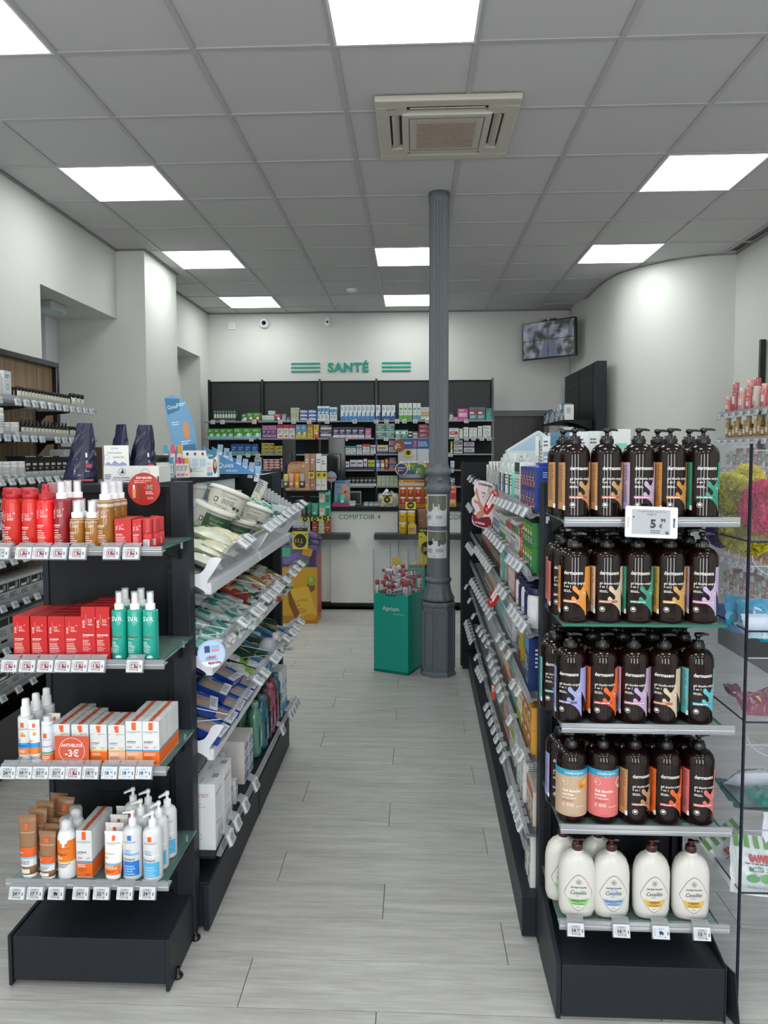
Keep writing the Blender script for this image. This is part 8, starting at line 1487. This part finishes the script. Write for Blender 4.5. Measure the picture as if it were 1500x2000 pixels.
for i in range(8): lb(('wj3', 0), wjar(.03, .078, '#c87a4c'), 2.93+.064*i, z, 'white jar with orange line on the third left wall shelf, %s' % nl(i, 8, 'near'), 'jar', 'white jars with orange line')
for i in range(8): lb(('bkb', 0), gbox(.058, .09, .095, '#17181a', '#cfcfca', 0), 3.47+.062*i, z, 'black and white carton on the third left wall shelf, %s' % nl(i, 8, 'near'), 'box', 'black and white cartons on the left wall')
for i in range(3): lb(('flt', 0), lbox(.09, .16, .008, '#17181a', '#b8a03c'), 3.5+.17*i, z+.0955, 'flat black and gold pack lying on the black cartons, %s' % ORD[i], 'box', 'flat black packs', x=XF-.04, rz=-PI/2)
t = place('whitebin', lambda: (lambda b: b.box(-.07, .07, 0, .1, 0, .14, mat('#dfe0de', .4), .012) and b.build('white_box'))(MB()), (-1.93, 4.05, z), 'plain white rounded box at the end of the third left wall shelf', 'box', rz=PI/2)
r = random.Random(8)
for li in range(3, 8):
    z = WZ[li]-.0015; y = 2.9; n = 0
    while y < 4.1:
        lb(('lw', li % 2), gbox(.095, .11, (.12, .10)[li % 2], '#cfd0d0', '#1f2022', 5 if li % 2 else 2, 'white_carton', None), y, z, 'white carton with black patch on the %s left wall shelf, %s from the near end' % (ORD[li], ORD[n]), 'box', 'white cartons on the lower left wall shelves', x=XF+.0); y += .102; n += 1
def bulb():
    b = MB(); b.lathe([(.035, 0), (.045, .01), (.047, .04), (.035, .08), (.015, .11), (.012, .15)], mat('#c8cccc', .1, coat=.9), 20); return b.build('round_bottle')
for i in range(5): lb('bulb', bulb, 3.1+.11*i, WZ[4]-.0015+.0, 'round grey glass bottle behind the white cartons, %s' % ORD[i], 'bottle', 'round grey bottles', x=XF-.17)
for li, n, step, y0 in ((0, 15, .078, 3.02), (1, 15, .078, 3.0), (2, 12, .085, 3.0), (3, 7, .1, 2.95), (4, 7, .1, 2.95), (5, 6, .1, 2.95), (6, 5, .11, 2.95), (7, 4, .13, 3.0)):
    for i in range(n):
        if (li, i) in ((0, 3), (1, 8)): continue
        tagat(XF+.03, y0+step*i, WZ[li]-.003, '%d' % (5+i % 5), 'n', 'price tag on the %s left wall shelf, %s from the near end' % (ORD[li], ORD[i]), 'price tags on the left wall shelves', rz=PI/2, tilt=-.25 if li < 2 else -.5)
# =============== far right pink goods ===============
PK = [('#d87a80', 'pink'), ('#b85a68', 'rose'), ('#e0a49c', 'salmon'), ('#c8707c', 'dusty pink'), ('#d8c0bc', 'pale pink')]
def pinkb(c, cp, h=.16, R=.022):
    def f():
        t_ = thing('cosmetic_bottle', 'x', 'bottle'); b = MB(); b.lathe([(R*.95, 0), (R, .003), (R, h*.72), (R*.9, h*.75)], mat(c, .2, coat=.6), 14); b.art([('r', -R*.8, h*.3, R*.8, h*.55, '#e6d8d4'), ('m', -R*.7, h*.25, R*1.3, 3, h*.06, '#8c4a50')], wrap=R, eps=.0006); b.build('body', t_); b = MB(); b.lathe([(R*.85, h*.75), (R*.88, h*.76), (R*.88, h)], mat(cp, .25, coat=.4), 14); b.build('cap', t_); return t_
    return f
def pr_(key, fn, y, z, label, cat, group, x=FX+.04): return place(key, fn, (x, y, z), label, cat, group, rz=-PI/2)
yE = oX(1403, 803, FX).y
for s_, z in enumerate(PZ):
    z += -.0035; y = yE-.10; n = 0
    while y > 3.9 and n < 30:
        k = (n*3+s_) % 5
        if s_ == 0: pr_(('pkb', k, n % 3), pinkb(PK[k][0], PK[(k+2) % 5][0], .13+.05*(n % 3), .026), y, z, '%s cosmetic bottle on the top pink shelf, %s from the far end' % (PK[k][1], ORD[n]), 'bottle', 'pink cosmetic bottles', x=FX+.04+.03*(n % 2)) if n % 4 != 3 else pr_(('pkc', k), gbox(.05, .06, .17, PK[k][0], '#e6dcd8', 3, 'cosmetic_box'), y, z, '%s carton on the top pink shelf, %s from the far end' % (PK[k][1], ORD[n]), 'box', 'pink cartons')
        elif s_ == 1: pr_(('gold', n % 3), pinkb(('#b88a4c', '#8c7a2c', '#a8925c')[n % 3], ('#c8b480', '#2c241c', '#d8b860')[n % 3], (.17, .11, .14)[n % 3], .02), y, z, '%s oil bottle on the second pink unit shelf, %s from the far end' % (('gold topped', 'dark capped', 'amber')[n % 3], ORD[n]), 'bottle', 'golden oil bottles')
        else: pr_(('low', s_ % 3, n % 3), gbox(.055, .07, .12+.02*(n % 3), (('#c8a49c', '#d0c4bc', '#b07c78'), ('#b8844c', '#a86a3c', '#c89a6c'), ('#8c8c6c', '#7fb08c', '#a84a68'))[s_ % 3][n % 3], '#dcd2c8', n % 5, 'cosmetic_box'), y, z, 'carton on the %s pink unit shelf, %s from the far end' % (ORD[s_], ORD[n]), 'box', 'cartons on the lower pink unit shelves')
        y -= .058; n += 1
    for i in range(11): tagat(FX-.012, yE-.05-.125*i, z-.002, '%d' % (6+i % 4), 'n', 'price tag on the %s pink unit shelf, %s from the far end' % (ORD[s_], ORD[i]), 'price tags on the pink unit', rz=-PI/2, tilt=-.3).scale = (1.25, 1.1, 1.2)
# =============== goods in the acrylic stand ===============
def loofah(c, seed):
    def f():
        r = random.Random(seed); b = MB(); R = .075; m = mat(c, .55, noise=.2, scale=90)
        for k in range(95):      # ruffled ribbons of net radiating from the middle
            ax = Vector((r.gauss(0, 1), r.gauss(0, 1), r.gauss(0, 1))).normalized(); a = ax.orthogonal().normalized(); q = ax.cross(a); vs = []; n = 34; s0 = r.uniform(0, 6); arc = r.uniform(1.2, 2.6)
            for i in range(n+1):
                th = s0+arc*i/n; wv = .006*math.sin(i*1.3+k); rr_ = R*(.95+.05*math.sin(i*1.1+k))
                d = (a*math.cos(th)+q*math.sin(th)); off = ax*(wv+R*.35*math.sin(k*1.3)); p1 = (d*rr_+off)
                p1 = p1.normalized()*min(R*1.04, p1.length); p0 = p1*.72+ax*wv*1.5; vs += [tuple(p0), tuple(p1)]
            b.add(vs, [(2*i, 2*i+2, 2*i+3, 2*i+1) for i in range(n)], m, True)
        bm_ = []; n1, n2 = 16, 10
        b.lathe([(R*.82*math.sin(PI*j/n2)+.001, -R*.82*math.cos(PI*j/n2)) for j in range(n2+1)], m, n1, cap=False)
        b.v = [(x, y*.85, z+R) for x, y, z in b.v]; return b.build('loofah')
    return f
z0 = AZ[1]+.0055
for i, (px, py, Yk, c, s_, nm) in enumerate(((1425, 965, 2.12, '#c9c422', .85, 'yellow-green bath puff at the left back of the clear stand'), (1493, 990, 2.0, '#cf2f62', .98, 'bright pink bath puff at the front of the clear stand'), (1440, 1040, 2.08, '#bdb52a', .70, 'olive yellow bath puff under the pink one'), (1500, 1040, 2.05, '#c4bc2c', .70, 'yellow bath puff under the pink one at frame edge'), (1460, 945, 2.22, '#d8c81e', .8, 'yellow bath puff behind the pink one'), (1408, 1040, 2.15, '#4a2a7c', .6, 'violet bath puff at the lower left of the clear stand'), (1465, 1045, 2.22, '#c4bc2c', .85, 'yellow bath puff at the lower back'))):
    p = oY(px, py, Yk); place(('lf', c), loofah(c, i+2), (p.x, Yk, max(z0, p.z-.075*s_)), nm, 'bath puff', None, rz=i, scale=(s_, s_, s_))
place('barc', pillow(.11, .05, .006, '#c3cfdd', 'paper_label', crump=.1), (oY(1495, 1040, 1.94).x, 1.94, z0+.01), 'crumpled pale label with barcode under the pink puff', 'label', rot=(.9, 0, 0))
# blue packs on the third floor
z0 = AZ[2]+.0055
bl = [((1440, 1175), 2.03, '#1f86a8', (1.25, .2, .3), 'upright turquoise pack at the left of the third clear bin'), ((1480, 1180), 1.98, '#1f94bc', (1.1, -.1, -.4), 'turquoise pack with white triangle mark in the third clear bin'), ((1420, 1190), 2.12, '#3a6cae', (1.0, .3, .5), 'blue and clear pack at the left back of the third clear bin'), ((1480, 1215), 1.95, '#a9c4d0', (.3, 0, .1), 'pale clear pack lying at the front of the third clear bin'), ((1500, 1222), 1.97, '#26a8cc', (.3, 0, .2), 'bright blue pack lying front right in the third clear bin')]
for i, ((px, py), Yk, c, e, nm) in enumerate(bl):
    p = oY(px, py, Yk); place(('bp', i), pillow(.10, .085, .02, c, 'sponge_pack', crump=.35, seed=i+40, artp=[('p', [(-.01, -.02), (.03, 0), (-.01, .02)], '#dfe8ec'), ('p', [(-.004, -.012), (.02, 0), (-.004, .012)], c)] if i == 1 else None), (p.x, Yk, max(z0, p.z-.03)), nm, 'pack', None, rot=e)
# maroon sachets
z0 = AZ[3]+.0055-.229+.229
for i, (px, py, Yk, L_, W_2, e, nm) in enumerate(((1475, 1375, 1.99, .11, .085, (.5, .1, .1), 'maroon sweet sachet lying in the fourth clear bin'), (1500, 1368, 2.05, .11, .08, (.4, -.1, .6), 'maroon sweet sachet at the frame edge in the fourth clear bin'), (1425, 1350, 2.06, .07, .035, (.4, .5, .6), 'small maroon twist of wrapper at the left of the fourth clear bin'))):
    p = oY(px, py, Yk); place(('mr', i), pillow(L_, W_2, .028, '#7c2440', 'sweet_sachet', crump=.3, seed=i+60, artp=[('p', [(-.008, .012), (.008, .012), (0, -.01)], '#c8a86c')] if i < 2 else None), (p.x, Yk, max(AZ[3]+.0055 if False else 0, p.z-.01)), nm, 'sachet', None, rot=e)
def sweets(c1, c2, txt, mint=True):
    art_ = [('t', 0, .012 if mint else -.005, .0175, 'SAWES', '#b8243c', {'a': 'C', 'b': .07, 'sx': .8}), ('m', -.04, .008 if mint else -.012, .08, 1, .006, '#2c4a3c')]
    if mint: art_ = [('r', -.065+.026*i, .045, -.052+.026*i, .075, '#5fa04a') for i in range(5)]+art_+[('r', -.03, -.012, .035, -.002, '#2f6a44'), ('t', 0, -.010, .007, 'MENTHE', '#e6ece6', {'a': 'C', 'b': .03}), ('c', -.02, -.03, .018, .010, '#4f9c54'), ('c', .015, -.028, .014, .012, '#5fae5c'), ('c', .035, -.034, .018, .008, '#3f8c4a'), ('t', 0, -.055, .007, 'fraîcheur et douceur', '#3a4a3c', {'a': 'C', 'sh': .35, 'sx': .8}), ('t', .02, -.068, .007, 'SANS SUCRE', '#2c4a3c', {'a': 'C'})]
    else: art_ = [('r', -.05, .01, .05, .022, '#2c4a84'), ('t', 0, .012, .007, 'EUCALYPTUS', '#e6eaf0', {'a': 'C', 'b': .03}), ('p', [(-.05, -.04), (.0, -.025), (.04, -.045), (.05, -.06), (-.04, -.06)], '#6c94d0')]+art_[:1]
    def f():
        t_ = thing('sweet_bag', 'x', 'bag'); o = pillow(.15, .15 if mint else .10, .035, c1, 'bag_body', crump=.18, seed=len(txt)+3, rough=.3, artp=art_)(); o.parent = t_; return t_
    return f
p = oY(1480, 1690, 1.97); place('swm', sweets('#dfe4e2', '#5fa04a', 'mint'), (p.x-.008, 1.975, p.z), 'white and green striped sweet bag standing in the lowest clear bin', 'bag', rot=(1.25, .1, .0))
p = oY(1430, 1650, 2.1); place('swm', sweets('#dfe4e2', '#5fa04a', 'mint'), (p.x, 2.1, p.z-.02), 'white and green sweet bag at the left back of the lowest clear bin', 'bag', rot=(1.1, -.5, .3))
p = oY(1500, 1640, 2.0); place('swp', pillow(.10, .14, .03, '#e2e4ea', 'sweet_bag', crump=.25, seed=77, c2='#b8c4d8'), (p.x+.012, 2.0, p.z), 'plain white sweet bag at the frame edge in the lowest clear bin', 'bag', rot=(1.3, .3, .2))
p = oY(1480, 1535, 1.98); place('swe', sweets('#dfe3ee', '#6c94d0', 'eucalyptus', False), (p.x, 1.985, p.z+.0), 'white, blue and red sweet bag upside down in the fifth clear bin', 'bag', rot=(.7, 0, PI+.1))
for i, (px, py, Yk, e) in enumerate(((1432, 1545, 2.05, (.5, .3, .4)), (1470, 1560, 2.1, (.4, 0, -.2)), (1500, 1555, 1.93, (.2, .1, .3)))):
    p = oY(px, py, Yk); place('swg', pillow(.12, .08, .025, '#1f6f64', 'sweet_bag', crump=.3, seed=81), (p.x, Yk, p.z-.01), 'dark teal sweet bag under the white one in the fifth clear bin, %s' % nl(i, 3), 'bag', 'dark teal sweet bags', rot=e)
